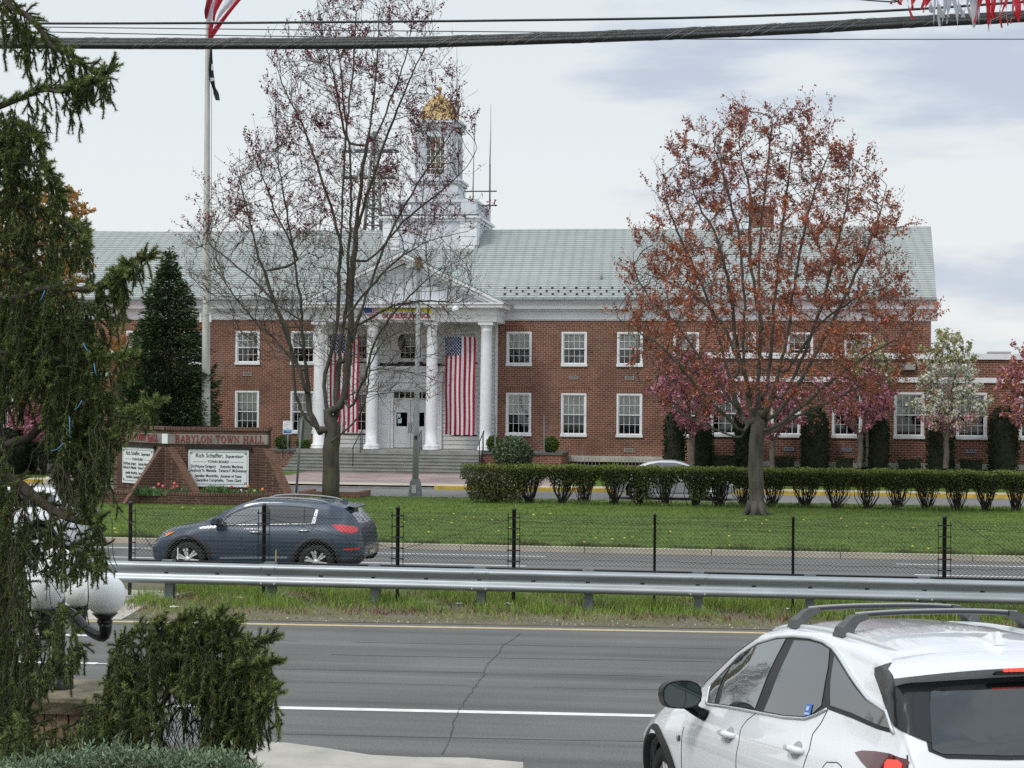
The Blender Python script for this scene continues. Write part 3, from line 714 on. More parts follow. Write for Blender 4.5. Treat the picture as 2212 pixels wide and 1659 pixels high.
# wall lamp shining on the banner
lp = P(984,668,YPF-.9); q = MB(); yw_ = YPF+.1
q.tube([(lp.x,yw_,lp.z+.55),(lp.x,yw_-.25,lp.z+.75),(lp.x,YPF-.9,lp.z+.6),(lp.x,YPF-.9,lp.z+.1)], .02, 6)
q.build('lamp_arm', WHITEW, hall)
q = MB(); q.lathe([(0,.16),(.07,.15),(.14,.08),(.17,-.02),(.16,-.1),(.12,-.13),(0,-.14)], (lp.x,YPF-.9,lp.z), 18); q.build('lamp_globe', mat('milk_glass', (.8,.8,.8), .3), hall)

# ---- cupola
cyf = YE + (P(928,537,YE+6.2).z-ZE)/(ZR-ZE)*(YR-YE)
def xc(px, py, Y): return P(px, py, Y).x
def zc(py, Y, px=928): return P(px, py, Y).z
YC0 = cyf; bx0, bx1 = xc(828,500,YC0), xc(1029,500,YC0); bw_ = bx1-bx0; cyc = YC0 + bw_/2; ccx = (bx0+bx1)/2
CUPW = mat('cupola_paint', (.66,.68,.73), .55, var=.06, vscale=1)
b = MB(); zb0 = roofz(YC0)-1.2; zb1 = zc(478,YC0)
b.box(bx0+.02,bx1-.02,YC0+.02,YC0+bw_-.02,zb0,zb1)
cu = b.build('cupola_base', CUPW, hall)
zq = roofz(YC0)-.3; qh = .46
while zq < zb1-.05:
    qbs = []
    z2 = min(zq+qh-.03, zb1)
    for (X0,X1) in ((bx0-.03,bx0+.85),(bx1-.85,bx1+.03)):
        qbs.append((X0,X1,YC0-.03,YC0+.018,zq,z2))
    qbs += [(bx1-.018,bx1+.03,YC0+.02,YC0+.85,zq,z2),(bx1-.018,bx1+.03,YC0+bw_-.85,YC0+bw_,zq,z2)]
    for b6 in qbs: q = MB(); q.box(*b6); q.build('quoin', WHITEW, cu)
    zq += qh
q = MB(); e = .2
q.box(bx0-.08,bx1+.08,YC0-.1,YC0+bw_+.1,zb1+.002,zb1+.14); q.box(bx0-e,bx1+e,YC0-e,YC0+bw_+e,zb1+.142,zc(466,YC0-e)); q.build('cupola_cornice', WHITEW, cu)
zba = zc(464,YC0); zbb = zc(431,YC0)
q = MB(); q.box(bx0-.1,bx1+.1,YC0-.1,YC0+bw_+.1,zc(466,YC0-e)+.003,zba); q.build('lead_roof', DARKG, cu)
q = MB(); r_ = .62
for (X,Y_) in ((bx0,YC0),(bx1-r_*1.35,YC0),(bx0,YC0+bw_-r_),(bx1-r_*1.35,YC0+bw_-r_)):
    q.box(X+.02,X+r_*1.35-.02,Y_+.02,Y_+r_-.02,zba,zbb-.13)
for (x0,x1,y0,y1) in ((bx0+r_*1.35,bx1-r_*1.35,YC0+.08,YC0+.3),(bx0+r_*1.35,bx1-r_*1.35,YC0+bw_-.3,YC0+bw_-.08),(bx0+.08,bx0+.3,YC0+r_,YC0+bw_-r_),(bx1-.3,bx1-.08,YC0+r_,YC0+bw_-r_)):
    q.box(x0,x1,y0,y1,zba,zba+.1); q.box(x0,x1,y0,y1,zbb-.22,zbb-.132)
q.box(bx0,bx1,YC0,YC0+.34,zbb-.13,zbb); q.box(bx0,bx1,YC0+bw_-.34,YC0+bw_,zbb-.13,zbb); q.box(bx0,bx0+.34,YC0+.34,YC0+bw_-.34,zbb-.13,zbb); q.box(bx1-.34,bx1,YC0+.34,YC0+bw_-.34,zbb-.13,zbb)
bal = q.build('balustrade', CUPW, hall)
def baluster(x, y):
    h = zbb-.22-zba-.1; o = MB(); o.lathe([(.06,0),(.06,.04),(.035,.07),(.085,h*.35),(.07,h*.5),(.035,h*.78),(.06,h*.9),(.06,h)], (x,y,zba+.1), 8); return o
x0, x1 = bx0+r_*1.35, bx1-r_*1.35; n = 13
bo = None
pts = [(x0+(x1-x0)*(i+.5)/n, YC0+.19) for i in range(n)] + [(x0+(x1-x0)*(i+.5)/n, YC0+bw_-.19) for i in range(n)] + [(bx1-.19, YC0+r_+(bw_-2*r_)*(i+.5)/14) for i in range(14)] + [(bx0+.19, YC0+r_+(bw_-2*r_)*(i+.5)/14) for i in range(14)]
for (x, y) in pts:
    if bo is None: bo = baluster(0,0).build('baluster', CUPW, bal); o = bo
    else: o = bo.copy(); COL.objects.link(o)
    o.location = (x, y, 0)
# middle tier
Ym = cyc - 1.35; mx0, mx1 = xc(881.5,392,Ym-.12)+.12, xc(992,392,Ym-.12)-.12; mw = mx1-mx0; mcx = (mx0+mx1)/2; Ym = cyc-mw/2
q = MB(); zm1 = zc(397,Ym,935); q.box(mx0,mx1,Ym,Ym+mw,zba,zm1); q.box(mx0-.08,mx1+.08,Ym-.08,Ym+mw+.08,zm1+.002,zc(391,Ym,935)); q.box(mx0-.16,mx1+.16,Ym-.16,Ym+mw+.16,zc(391,Ym,935)+.002,zc(385.5,Ym-.16,935))
q.build('cupola_plinth', CUPW, hall)
zl0 = zc(385.5,Ym-.16,935)+.003
# lantern: square with chamfered corners
Yl = cyc-1.12; lw_ = (xc(988,330,Yl+.15)-xc(899.5,330,Yl+.15)); lcx = mcx; hw_ = lw_/2
Yl = cyc-hw_; zl1 = zc(281,Yl,946); zcn = zc(258.5,Yl-.2,946)
def octa(h, c): return [(-h+c,-h),(h-c,-h),(h,-h+c),(h,h-c),(h-c,h),(-h+c,h),(-h,h-c),(-h,-h+c)]
def octprism(mb, h, c, z0, z1):
    o = octa(h, c); vs = [(lcx+a,cyc+b,z0) for a,b in o]+[(lcx+a,cyc+b,z1) for a,b in o]
    mb.add(vs, [tuple(range(7,-1,-1)), tuple(range(8,16))]+[(i,(i+1)%8,(i+1)%8+8,i+8) for i in range(8)])
q = MB(); octprism(q, hw_+.05, .35, zl0, zl0+.12)
# corner piers
wz0, wz1 = zc(378,Yl,946), zc(293,Yl,946); ww_ = .53
for sx in (-1,1):
    for sy in (-1,1):
        o = [(ww_,hw_),(hw_-.35,hw_),(hw_,hw_-.35),(hw_,ww_),(hw_-.25,ww_),(ww_,hw_-.25)]
        vs = [(lcx+sx*a,cyc+sy*b) for a,b in o]
        if sx*sy > 0: vs = vs[::-1]
        q.add([(a,b,zl0+.12) for a,b in vs]+[(a,b,zl1) for a,b in vs], [tuple(range(5,-1,-1)),tuple(range(6,12))]+[(i,(i+1)%6,(i+1)%6+6,i+6) for i in range(6)])
        # fluted pilaster strips
        for d in (ww_+.1, ww_+.22, ww_+.34):
            q.box(lcx+sx*d-.035, lcx+sx*d+.035, cyc+sy*hw_-.03, cyc+sy*hw_+.03, zl0+.25, zl1-.15)
            q.box(lcx+sx*hw_-.03, lcx+sx*hw_+.03, cyc+sy*d-.035, cyc+sy*d+.035, zl0+.25, zl1-.15)
octprism(q, hw_+.04, .36, zl1+.002, zc(274,Yl,946)); octprism(q, hw_+.14, .36, zc(274,Yl,946)+.002, zc(266,Yl,946)); octprism(q, hw_+.24, .38, zc(266,Yl,946)+.002, zcn)
q.box(lcx-ww_,lcx+ww_,cyc-hw_+.02,cyc-hw_+.2,zl0+.12,wz0); q.box(lcx-ww_,lcx+ww_,cyc-hw_+.02,cyc-hw_+.2,wz1,zl1)
q.box(lcx-ww_,lcx+ww_,cyc+hw_-.2,cyc+hw_-.02,zl0+.12,wz0); q.box(lcx-ww_,lcx+ww_,cyc+hw_-.2,cyc+hw_-.02,wz1,zl1)
q.box(lcx-hw_+.02,lcx-hw_+.2,cyc-ww_,cyc+ww_,zl0+.12,wz0); q.box(lcx-hw_+.02,lcx-hw_+.2,cyc-ww_,cyc+ww_,wz1,zl1)
q.box(lcx+hw_-.2,lcx+hw_-.02,cyc-ww_,cyc+ww_,zl0+.12,wz0); q.box(lcx+hw_-.2,lcx+hw_-.02,cyc-ww_,cyc+ww_,wz1,zl1)
lant = q.build('lantern', CUPW, hall)
for (ax, sgn) in (('y',-1),('y',1),('x',-1),('x',1)):
    q = MB(); g_ = MB()
    def bx(a0,a1,z0,z1,d0,d1):
        if ax == 'y': q.box(lcx+a0,lcx+a1,min(cyc+sgn*d0,cyc+sgn*d1),max(cyc+sgn*d0,cyc+sgn*d1),z0,z1)
        else: q.box(min(lcx+sgn*d0,lcx+sgn*d1),max(lcx+sgn*d0,lcx+sgn*d1),cyc+a0,cyc+a1,z0,z1)
    bx(-ww_,-ww_+.06,wz0,wz1,hw_-.15,hw_-.08); bx(ww_-.06,ww_,wz0,wz1,hw_-.15,hw_-.08); bx(-ww_+.06,ww_-.06,wz0,wz0+.08,hw_-.15,hw_-.08); bx(-ww_+.06,ww_-.06,wz1-.06,wz1,hw_-.15,hw_-.08)
    for k in range(1,4): bx(-ww_+2*ww_*k/4-.014,-ww_+2*ww_*k/4+.014,wz0+.08,wz1-.06,hw_-.14,hw_-.1)
    for k in range(1,6):
        z = wz0+(wz1-wz0)*k/6; bx(-ww_+.06,ww_-.06,z-.014,z+.014,hw_-.139,hw_-.101)
    wi = q.build('window', WHITEW, lant)
    q = MB(); d2 = hw_-.17
    if ax == 'y': q.quad((lcx-.34,cyc+sgn*d2,wz0),(lcx+ww_,cyc+sgn*d2,wz0),(lcx+ww_,cyc+sgn*d2,wz1),(lcx-.34,cyc+sgn*d2,wz1))
    else: q.quad((lcx+sgn*d2,cyc-ww_,wz0),(lcx+sgn*d2,cyc+ww_,wz0),(lcx+sgn*d2,cyc+ww_,wz1),(lcx+sgn*d2,cyc-ww_,wz1))
    q.build('blind', mat('cream_blind', (.86,.81,.64), .8, trans=.5), wi)  # not a real window covering: daylight through the lantern painted as cream colour
    d = hw_-.12
    if ax == 'y': g_.quad((lcx-ww_,cyc+sgn*d,wz0),(lcx+ww_,cyc+sgn*d,wz0),(lcx+ww_,cyc+sgn*d,wz1),(lcx-ww_,cyc+sgn*d,wz1))
    else: g_.quad((lcx+sgn*d,cyc-ww_,wz0),(lcx+sgn*d,cyc+ww_,wz0),(lcx+sgn*d,cyc+ww_,wz1),(lcx+sgn*d,cyc-ww_,wz1))
    g_.build('pane', glassmat('lantern_glass', (.96,.95,.90), .02), wi)
# gilded bell dome, eight-sided and softly ribbed
q = MB(); zd0 = zcn+.003; zd1 = zc(206,cyc,948); hd = zd1-zd0; rb = hw_*.99
prof = [(1.02,0),(1.0,.03),(.93,.12),(.86,.24),(.80,.38),(.72,.52),(.60,.67),(.45,.80),(.28,.91),(.12,.98),(.03,1.0)]
vs = []; n = 32
for r0_, t in prof:
    for k in range(n):
        a = 2*math.pi*k/n; 
        sq = 1/max(abs(math.cos(a)),abs(math.sin(a))); rr = rb*r0_*min(sq, 1.12)
        vs.append((lcx+rr*math.cos(a), cyc+rr*math.sin(a), zd0+hd*t))
q.add(vs, [(i*n+k,i*n+(k+1)%n,(i+1)*n+(k+1)%n,(i+1)*n+k) for i in range(len(prof)-1) for k in range(n)], False)
for k in range(n//2):
    a = 2*math.pi*k/(n//2); sq = min(1/max(abs(math.cos(a)),abs(math.sin(a))),1.12)
    q.tube([(lcx+rb*r*sq*1.01*math.cos(a), cyc+rb*r*sq*1.01*math.sin(a), zd0+hd*t+.01) for r, t in prof], .022, 4)
GOLD = mat('gold_leaf', (.52,.375,.165), .6, metal=.0, var=.15, vscale=5)
dome = q.build('dome', GOLD, hall)
q = MB(); q.lathe([(.10,-.03),(.05,.05),(.09,.1),(.045,.16),(.06,.2),(.12,.26),(.15,.34),(.12,.42),(.05,.48),(0,.49)], (lcx,cyc,zd1), 14); q.build('finial', mat('finial_paint', (.42,.27,.16), .5), dome)

# ---- one-storey wings standing forward at both ends
YA = YF - 9.4
ax0 = P(1525,900,YA).x; ax1 = P(2212,900,YA).x + 10
def za(py, px=1960): return P(px, py, YA).z
awz0, awz1 = za(947.8), za(847.5)
aw = [P(p,900,YA).x for p in (1697.5,1830,1962.5,2098.5,2235)]; sa = (aw[-1]-aw[0])/4; aws = [aw[0]+sa*i for i in range(-1,7)]
WA = MB(); ztop = za(776)
wall_holes(WA, ax0, ax1, .1, ztop, YA, [(c-.61,c+.61,awz0,awz1) for c in aws], .16)
WA.quad((ax0,YF,.1),(ax0,YA,.1),(ax0,YA,ztop),(ax0,YF,ztop)); WA.quad((ax0,YA,ztop),(ax1,YA,ztop),(ax1,YF+8,ztop),(ax0,YF+8,ztop))
wing = WA.build('wing_wall', BRICK, hall)
q = MB(); q.box(ax0-.08,ax1,YA-.1,YA+.25,ztop+.002,za(775)+.22); q.box(ax0-.08,ax0+.25,YA+.25,YF,ztop+.002,za(775)+.22); q.build('coping', WHITEW, wing)
q = MB(); q.box(ax0-.03,ax1,YA-.07,YA-.001,za(826),za(815)); q.build('stone_course', WHITEW, wing)
q = MB(); q.box(ax0-.06,ax1,YA-.16,YA-.001,za(1012),za(1000.5)); q.build('water_table', STONE, wing)
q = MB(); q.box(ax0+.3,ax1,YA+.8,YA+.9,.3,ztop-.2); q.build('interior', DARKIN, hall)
for i, c in enumerate(aws): make_window(c, awz0, awz1, YA, 1.22, [.5,.5,.4,.52,.5,.5,.5,.5][i])
for p in (1704,1780+40,2048-40,2102): pass
for px in (1783.5-0, 1829, 1704, 2098): 
    if px != 1783.5: vent(P(px,975,YA).x, za(973), YA, .8*.52, .15, wing, mat('vent_blue', (.28,.32,.38), .6))
q = MB(); a = P(2077,770,YA+5); b = P(2118,770,YA+5)
q = MB(); p0 = P(2158,770,YA+4); q.box(p0.x-.36,p0.x+.36,YA+3.7,YA+4.4,ztop,p0.z-.1); q.box(p0.x-.45,p0.x+.45,YA+3.6,YA+4.5,p0.z+.12,p0.z+.2); 
for s in (-1,1):
    q.box(p0.x+s*.34-.03,p0.x+s*.34+.03,YA+3.7,YA+3.76,p0.z-.1,p0.z+.12)
q.build('roof_ventilator', mat('galv', (.42,.43,.43), .5), wing)
q = MB(); a = P(2060,760,YA+6).x; b = P(2120,760,YA+6).x; q.box(a,b,YA+6,YA+7,ztop,P(2060,770,YA+6).z); q.build('roof_hatch', mat('hatch_metal', (.2,.19,.17), .6), wing)
q = MB(); p0 = P(2257-0,790,YA); a = P(2248,795,YA); q0 = P(2253,0,YA)
lx0 = P(1591+1315*.2808, 658+475*.2808, YA); q = MB(); q.box(lx0.x-.35,lx0.x+.3,YA-.2,YA,lx0.z-.14,lx0.z+.16); q.build('wall_light', mat('floodlight', (.35,.36,.34), .3), wing)
bx1_ = P(241,800,YA).x; bx0_ = bx1_-22
WB = MB(); lws = [P(15,850,YA).x + sa*k for k in (-2,-1,0,1)]
wall_holes(WB, bx0_, bx1_, .1, ztop, YA, [(c-.61,c+.61,awz0,awz1) for c in lws], .16)
WB.quad((bx1_,YA,.1),(bx1_,YF,.1),(bx1_,YF,ztop),(bx1_,YA,ztop)); WB.quad((bx0_,YA,ztop),(bx1_,YA,ztop),(bx1_,YF,ztop),(bx0_,YF,ztop))
wing2 = WB.build('wing_wall', BRICK, hall)
q = MB(); q.box(bx0_,bx1_+.08,YA-.1,YA+.25,ztop+.002,za(775)+.22); q.box(bx1_-.25,bx1_+.08,YA+.25,YF,ztop+.002,za(775)+.22); q.build('coping', WHITEW, wing2)
q = MB(); q.box(bx0_,bx1_+.03,YA-.07,YA-.001,za(826),za(815)); q.build('stone_course', WHITEW, wing2)
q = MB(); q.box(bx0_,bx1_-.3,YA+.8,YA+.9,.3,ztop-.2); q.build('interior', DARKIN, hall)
for c in lws: make_window(c, awz0, awz1, YA, 1.22, .5)

# ---- whip antennas on their frame beside the balustrade
ant = empty('roof_antenna', (bx1, YC0+2, zbb), 'dark pipe frame carrying two tall thin whip antennas at the right of the cupola balustrade', 'antenna')
ya = YC0+1.2
q = MB(); f = lambda px, py: tuple(P(px, py, ya))
q.tube([f(1003,413.5),f(1073,413)], .035, 6); q.tube([f(1040,444),f(1074,443.5)], .035, 6); q.tube([f(1058,450),f(1058.5,355)], .04, 6); q.tube([f(1022,432),f(1022,400)], .03, 6)
q.build('mount', mat('dark_galv', (.08,.08,.085), .5), ant)
q = MB(); q.tube([f(1058,360),f(1060,290),f(1060.3,225)], [.035,.022,.012], 6); q.build('whip', VENT, ant)
q = MB(); q.tube([f(1022,405),f(1024,320),f(1025,269)], [.03,.02,.012], 6); q.build('whip', VENT, ant)
ant2 = empty('dome_antenna', tuple(P(990,260,cyc)), 'thin whip antenna clamped beside the gold dome', 'antenna')
f2 = lambda px, py: tuple(P(px, py, cyc+.3))
q = MB(); q.tube([f2(991,380),f2(990.5,218)], .03, 6); q.tube([f2(986.5,218),f2(991,218)], .025, 5); q.build('mount', MATS['dark_galv'], ant2)
q = MB(); q.tube([f2(987,225),f2(987,100)], [.03,.012], 6); q.build('whip', VENT, ant2)

# ---- hung flags
FRED = mat('flag_red', (.33,.008,.03), .75, var=.1); FWHT = mat('flag_white', (.72,.72,.76), .75); FBLU = mat('flag_blue', (.022,.035,.14), .75)
def hung_flag(x0, x1, z0, z1, Y, label, flip=False):
    fo = empty('hung_flag', ((x0+x1)/2, Y, z0), label, 'flag', 'flags hung between the porch columns')
    wv = lambda u, v: (.05*math.sin(u*9+v*2)*(1-v*.3)+.055*math.sin(u*17+2*math.sin(v*3.1))*(.3+v), .035*math.sin(v*7))
    W_ = x1-x0; Hh = z1-z0; cw = .54; chh = .18*1.02
    def strip(mb, u0, u1, v0, v1, off=0.0, nc=3):
        nn_ = 24; vs = []
        for j in range(nn_+1):
            v = v0+(v1-v0)*j/nn_
            for i in range(nc):
                u = u0+(u1-u0)*i/(nc-1); dy, dz = wv(u, v); taper = 1-.03*v
                vs.append((x0+W_*(.5+(u-.5)*taper)+.012*math.sin(v*9), Y+dy-off, z1-Hh*v+.02*math.sin(u*20)*v))
        mb.add(vs, [(j*nc+i, j*nc+i+1, (j+1)*nc+i+1, (j+1)*nc+i)[::-1] for j in range(nn_) for i in range(nc-1)], True)
    rs, ws = MB(), MB()
    for k in range(13):
        u0, u1 = k/13, (k+1)/13
        v0 = .19 if k < 7 else 0
        strip(rs if k % 2 == 0 else ws, u0, u1, v0, 1)
    cb_ = MB(); strip(cb_, 0, 7/13, 0, .19, 0, 15)
    rs.build('red_stripes', FRED, fo); ws.build('white_stripes', FWHT, fo); c = cb_.build('blue_canton', FBLU, fo)
    s = MB()
    for r in range(11):
        for k in range(6 if r % 2 == 0 else 5):
            u = (7/13)*((k+.5)/6 + (0 if r % 2 == 0 else 1/12)); v = .19*(r+.6)/11.3
            dy, dz = wv(u, v); cx = x0+W_*u; cz = z1-Hh*v; rr = .042
            pp = [(cx+rr*(1 if i%2==0 else .42)*math.sin(i*math.pi/5), Y+dy-.02, cz+rr*(1 if i%2==0 else .42)*math.cos(i*math.pi/5)) for i in range(10)]
            s.add(pp, [tuple(range(9,-1,-1))])
    s.build('stars', FWHT, c)
    q = MB(); q.tube([(x0-.02,Y,z1+.01),(x1+.02,Y,z1+.03)], .012, 5); q.build('rope', FWHT, fo)
yfl = YPF+1.0
a = P(961.5,727,yfl); b = P(1026,940,yfl); hung_flag(a.x, b.x, b.z, a.z, yfl, 'large stars and stripes flag hanging vertically right of the door between white columns')
a = P(726,722,yfl); b = P(775,935,yfl); hung_flag(b.x-(P(1026,940,yfl).x-P(961.5,727,yfl).x), b.x, b.z, a.z, yfl, 'large vertical stars and stripes flag left of the door, partly behind the bare maple trunk')

# ---- banner on the entablature
yb_ = YPF-.16
a = P(778,665,yb_); b = P(935,689,yb_)
ban = empty('banner', (a.x, yb_, b.z), 'white banner with a flag, yellow ribbon and red lettering above the porch columns', 'banner')
bx = lambda u: a.x+(b.x-a.x)*u; bz = lambda v: b.z+(a.z+.12-b.z)*v
q = MB(); q.box(bx(0),bx(1.03),yb_-.01,yb_+.01,bz(-.05),bz(1)); q.build('cloth', FWHT, ban)
YEL = mat('ribbon_yellow', (.72,.66,.03), .6)
q = MB(); yy = yb_-.014
q.prism([(bx(.345),bz(.55)),(bx(.9),bz(.55)),(bx(.9),bz(1.02)),(bx(.345),bz(1.02))], yy-.006, yy)
q.prism([(bx(.26),bz(.42)),(bx(.342),bz(.42)),(bx(.342),bz(.9)),(bx(.26),bz(.9)),(bx(.30),bz(.66))], yy-.004, yy)
q.prism([(bx(.903),bz(.42)),(bx(1.0),bz(.42)),(bx(.965),bz(.66)),(bx(.985),bz(.9)),(bx(.903),bz(.9))], yy-.004, yy)
q.build('ribbon', YEL, ban)
INK = mat('dark_ink', (.05,.06,.07), .6)
t_ = text('Truth  Liberty  Justice', .20, INK, 'lettering', None, .002, .002, .78, shear=.1); place(t_, (bx(.62), yy-.012, bz(.77))); words(t_, .06, ban)
RLET = mat('red_letters', (.42,.01,.03), .6)
t_ = text('GOD BLESS AMERICA', .30, RLET, 'lettering', None, .002, .012, .80); place(t_, (bx(.635), yy-.006, bz(.2))); words(t_, .05, ban)
q = MB(); q.prism([(bx(.01),bz(.92)),(bx(.16),bz(.88)),(bx(.17),bz(.45)),(bx(.07),bz(.42))][::-1], yy-.004, yy); q.build('blue_canton', mat('banner_blue', (.03,.07,.35), .6), ban)
q = MB()
for k in range(4):
    v = .36-.11*k; q.prism([(bx(.09+.012*k),bz(v)),(bx(.17),bz(v+.03)),(bx(.25),bz(v-.01)),(bx(.25),bz(v-.055)),(bx(.17),bz(v-.025)),(bx(.095+.012*k),bz(v-.05))][::-1], yy-.004, yy)
for k in range(3):
    v = .78-.13*k; q.prism([(bx(.175),bz(v)),(bx(.25),bz(v-.03)),(bx(.25),bz(v-.085)),(bx(.175),bz(v-.055))][::-1], yy-.004, yy)
q.build('red_stripes', RLET, ban)
# ------------------------------------------------------------------ trees and shrubs
def lerp(a, b, t): return a + (b-a)*t
def catmull(pts, sub=4):
    pts = [Vector(p) for p in pts]
    if len(pts) < 3: return pts
    q = [pts[0]*2-pts[1]] + pts + [pts[-1]*2-pts[-2]]; out_ = []
    for i in range(1, len(q)-2):
        for k in range(sub):
            t = k/sub; a, b, c, d = q[i-1], q[i], q[i+1], q[i+2]
            out_.append(.5*((2*b)+(c-a)*t+(2*a-5*b+4*c-d)*t*t+(3*b-a-3*c+d)*t**3))
    out_.append(pts[-1]); return out_
def inpoly(x, y, poly):
    c = False; n = len(poly)
    for i in range(n):
        x1, y1 = poly[i]; x2, y2 = poly[i-1]
        if (y1 > y) != (y2 > y) and x < (x2-x1)*(y-y1)/(y2-y1)+x1: c = not c
    return c
class Tree:
    """skeleton of nodes grown towards attraction points from hand-placed limbs"""
    wig = .018
    def __init__(s): s.p = []; s.par = []; s.rj = random.Random(3)
    def node(s, p, par): s.p.append(Vector(p)); s.par.append(par); return len(s.p)-1
    def limb(s, pts, start=None, step=.35):
        c = catmull(pts, 5); last = start; 
        if start is None: last = s.node(c[0], -1)
        for q in c[1:]:
            d = (q-s.p[last]).length
            if d < step*.6: continue
            n = max(1, int(d/step+.5)); a = s.p[last].copy()
            for k in range(1, n+1):
                j = s.rj.gauss; w_ = s.wig
                last = s.node(a.lerp(q, k/n)+Vector((j(0,w_), j(0,w_), j(0,w_*.5))), last)
        return last
    def nearest(s, q): return min(range(len(s.p)), key=lambda i: (s.p[i]-q).length_squared)
    def grow(s, att, step=.3, infl=3.0, kill=.5, iters=60, up=.15, seed=1):
        rnd = random.Random(seed); att = [Vector(a) for a in att]; nch = {}
        for q in s.par: nch[q] = nch.get(q, 0)+1
        for it in range(iters):
            if not att: break
            kd = kdtree.KDTree(len(s.p))
            for i, q in enumerate(s.p): kd.insert(q, i)
            kd.balance(); acc = {}; keep = []
            for a in att:
                co, i, d = kd.find(a)
                if d < kill: continue
                keep.append(a)
                if d < infl: acc.setdefault(i, []).append((a-co).normalized())
            att = keep
            if not acc: infl *= 1.5; continue
            for i, ds in acc.items():
                v = Vector((0,0,0))
                for d in ds: v += d
                if s.par[i] >= 0: v = v.normalized() + (s.p[i]-s.p[s.par[i]]).normalized()*.35
                v += Vector((rnd.uniform(-.2,.2), rnd.uniform(-.2,.2), rnd.uniform(-.1,.1)+up))
                if nch.get(i, 0) >= 3: continue
                q = s.p[i] + v.normalized()*step
                if kd.find(q)[2] < step*.45: continue
                s.node(q, i); nch[i] = nch.get(i, 0)+1
    def finish(s, rtip=.008, expo=2.2, rmax=None, rtrunk=None):
        n = len(s.p); s.ch = [[] for _ in range(n)]
        for i in range(n):
            if s.par[i] >= 0: s.ch[s.par[i]].append(i)
        area = [0.0]*n; order = sorted(range(n), key=lambda i: -s._depth(i))
        for i in order:
            if not s.ch[i]: area[i] = rtip**expo
            else: area[i] = sum(area[c] for c in s.ch[i])
        s.r = [a**(1/expo) for a in area]
    def _depth(s, i):
        if not hasattr(s, 'dep'): s.dep = {}
        st = []
        while i >= 0 and i not in s.dep: st.append(i); i = s.par[i]
        d = s.dep.get(i, -1) if i >= 0 else -1
        for j in reversed(st): d += 1; s.dep[j] = d
        return s.dep[st[0]] if st else s.dep[i]
    def mesh(s, mb, scale=1.0, rmin=0.0, base=None):
        roots = [i for i in range(len(s.p)) if s.par[i] < 0]; stack = [(r, None) for r in roots]
        while stack:
            i, frm = stack.pop(); ch_ = [i] if frm is None else [frm, i]; j = i
            while s.ch[j]:
                c = sorted(s.ch[j], key=lambda k: -s.r[k])
                for k in c[1:]: stack.append((k, j))
                ch_.append(c[0]); j = c[0]
            rr = [max(s.r[k]*scale, rmin) for k in ch_]
            if frm is not None: rr[0] = min(rr[0], rr[1]*1.15)
            big = rr[min(1, len(rr)-1)]
            nn = 12 if big > .12 else 6 if big > .03 else 3
            pts = [s.p[k] for k in ch_]
            if nn == 3 and len(pts) > 4: pts, rr = pts[::2]+[pts[-1]], rr[::2]+[rr[-1]]
            if len(pts) > 1: mb.tube(pts, rr, nn, cap=False)
def twigs(T, mb, rnd, n_per=2, L=(.25,.55), rad=.006, cond=lambda i: True, out=None, upb=.5, seg=4, side=3):
    """fine end twigs with side shoots; returns (point, direction) samples along them"""
    smp = []
    def shoot(p, d, l, r, lev):
        pts = [p]
        for q in range(seg):
            d = (d + Vector((rnd.gauss(0,.14), rnd.gauss(0,.14), rnd.gauss(.04+upb*.14,.1)))).normalized(); pts.append(pts[-1]+d*(l/seg))
            smp.append((pts[-1].copy(), d.copy()))
            if lev and side and rnd.random() < side/seg:
                d2 = (d*.8+Vector((rnd.gauss(0,.6), rnd.gauss(0,.6), rnd.gauss(.15,.3)))).normalized()
                shoot(pts[-1], d2, l*rnd.uniform(.3,.6), r*.8, 0)
        mb.tube(pts if lev else pts[::2], [r*(1-.16*q) for q in range(len(pts if lev else pts[::2]))], 3, cap=False)
    for i in range(len(T.p)):
        if T.r[i] > .035 or T.par[i] < 0 or not cond(i): continue
        d0 = (T.p[i]-T.p[T.par[i]]).normalized()
        for k in range(n_per):
            d = (d0*.9 + Vector((rnd.gauss(0,.5), rnd.gauss(0,.5), rnd.gauss(upb*.45,.35)))).normalized()
            shoot(T.p[i], d, rnd.uniform(*L), rad, 1)
    return smp
def leafquad(mb, p, rnd, sz, asp=.6, up=None):
    a = Vector((rnd.gauss(0,1), rnd.gauss(0,1), rnd.gauss(0,1))).normalized()
    b = a.cross(Vector((rnd.gauss(0,1), rnd.gauss(0,1), rnd.gauss(0,1)))).normalized()
    a = a*sz; b = b*sz*asp
    mb.add([p-a, p-b, p+a, p+b], [(0,1,2,3)])
def to_base(mb, base): 
    return base
def attract(env, Y0, dep, n, rnd, hollow=0.0):
    """env: list of (py, xleft, xright) rows; points spread through the crown volume at Y0 +- dep*halfwidth"""
    pts = []; ys = [e[0] for e in env]
    tot = [(e[2]-e[1]) for e in env]
    while len(pts) < n:
        py = rnd.uniform(ys[0], ys[-1])
        a = np.interp(py, ys, [e[1] for e in env]); b = np.interp(py, ys, [e[2] for e in env])
        if rnd.random() > (b-a)/max(tot): continue
        u = rnd.uniform(-1,1); v = rnd.uniform(-1,1)
        if u*u+v*v > 1 or u*u+v*v < hollow*rnd.random(): continue
        px = (a+b)/2+u*(b-a)/2
        q = P(px, py, Y0); hwm = (P(b,py,Y0).x-P(a,py,Y0).x)/2
        Y = Y0+v*hwm*dep; pts.append(P(px, py, Y))
    return pts

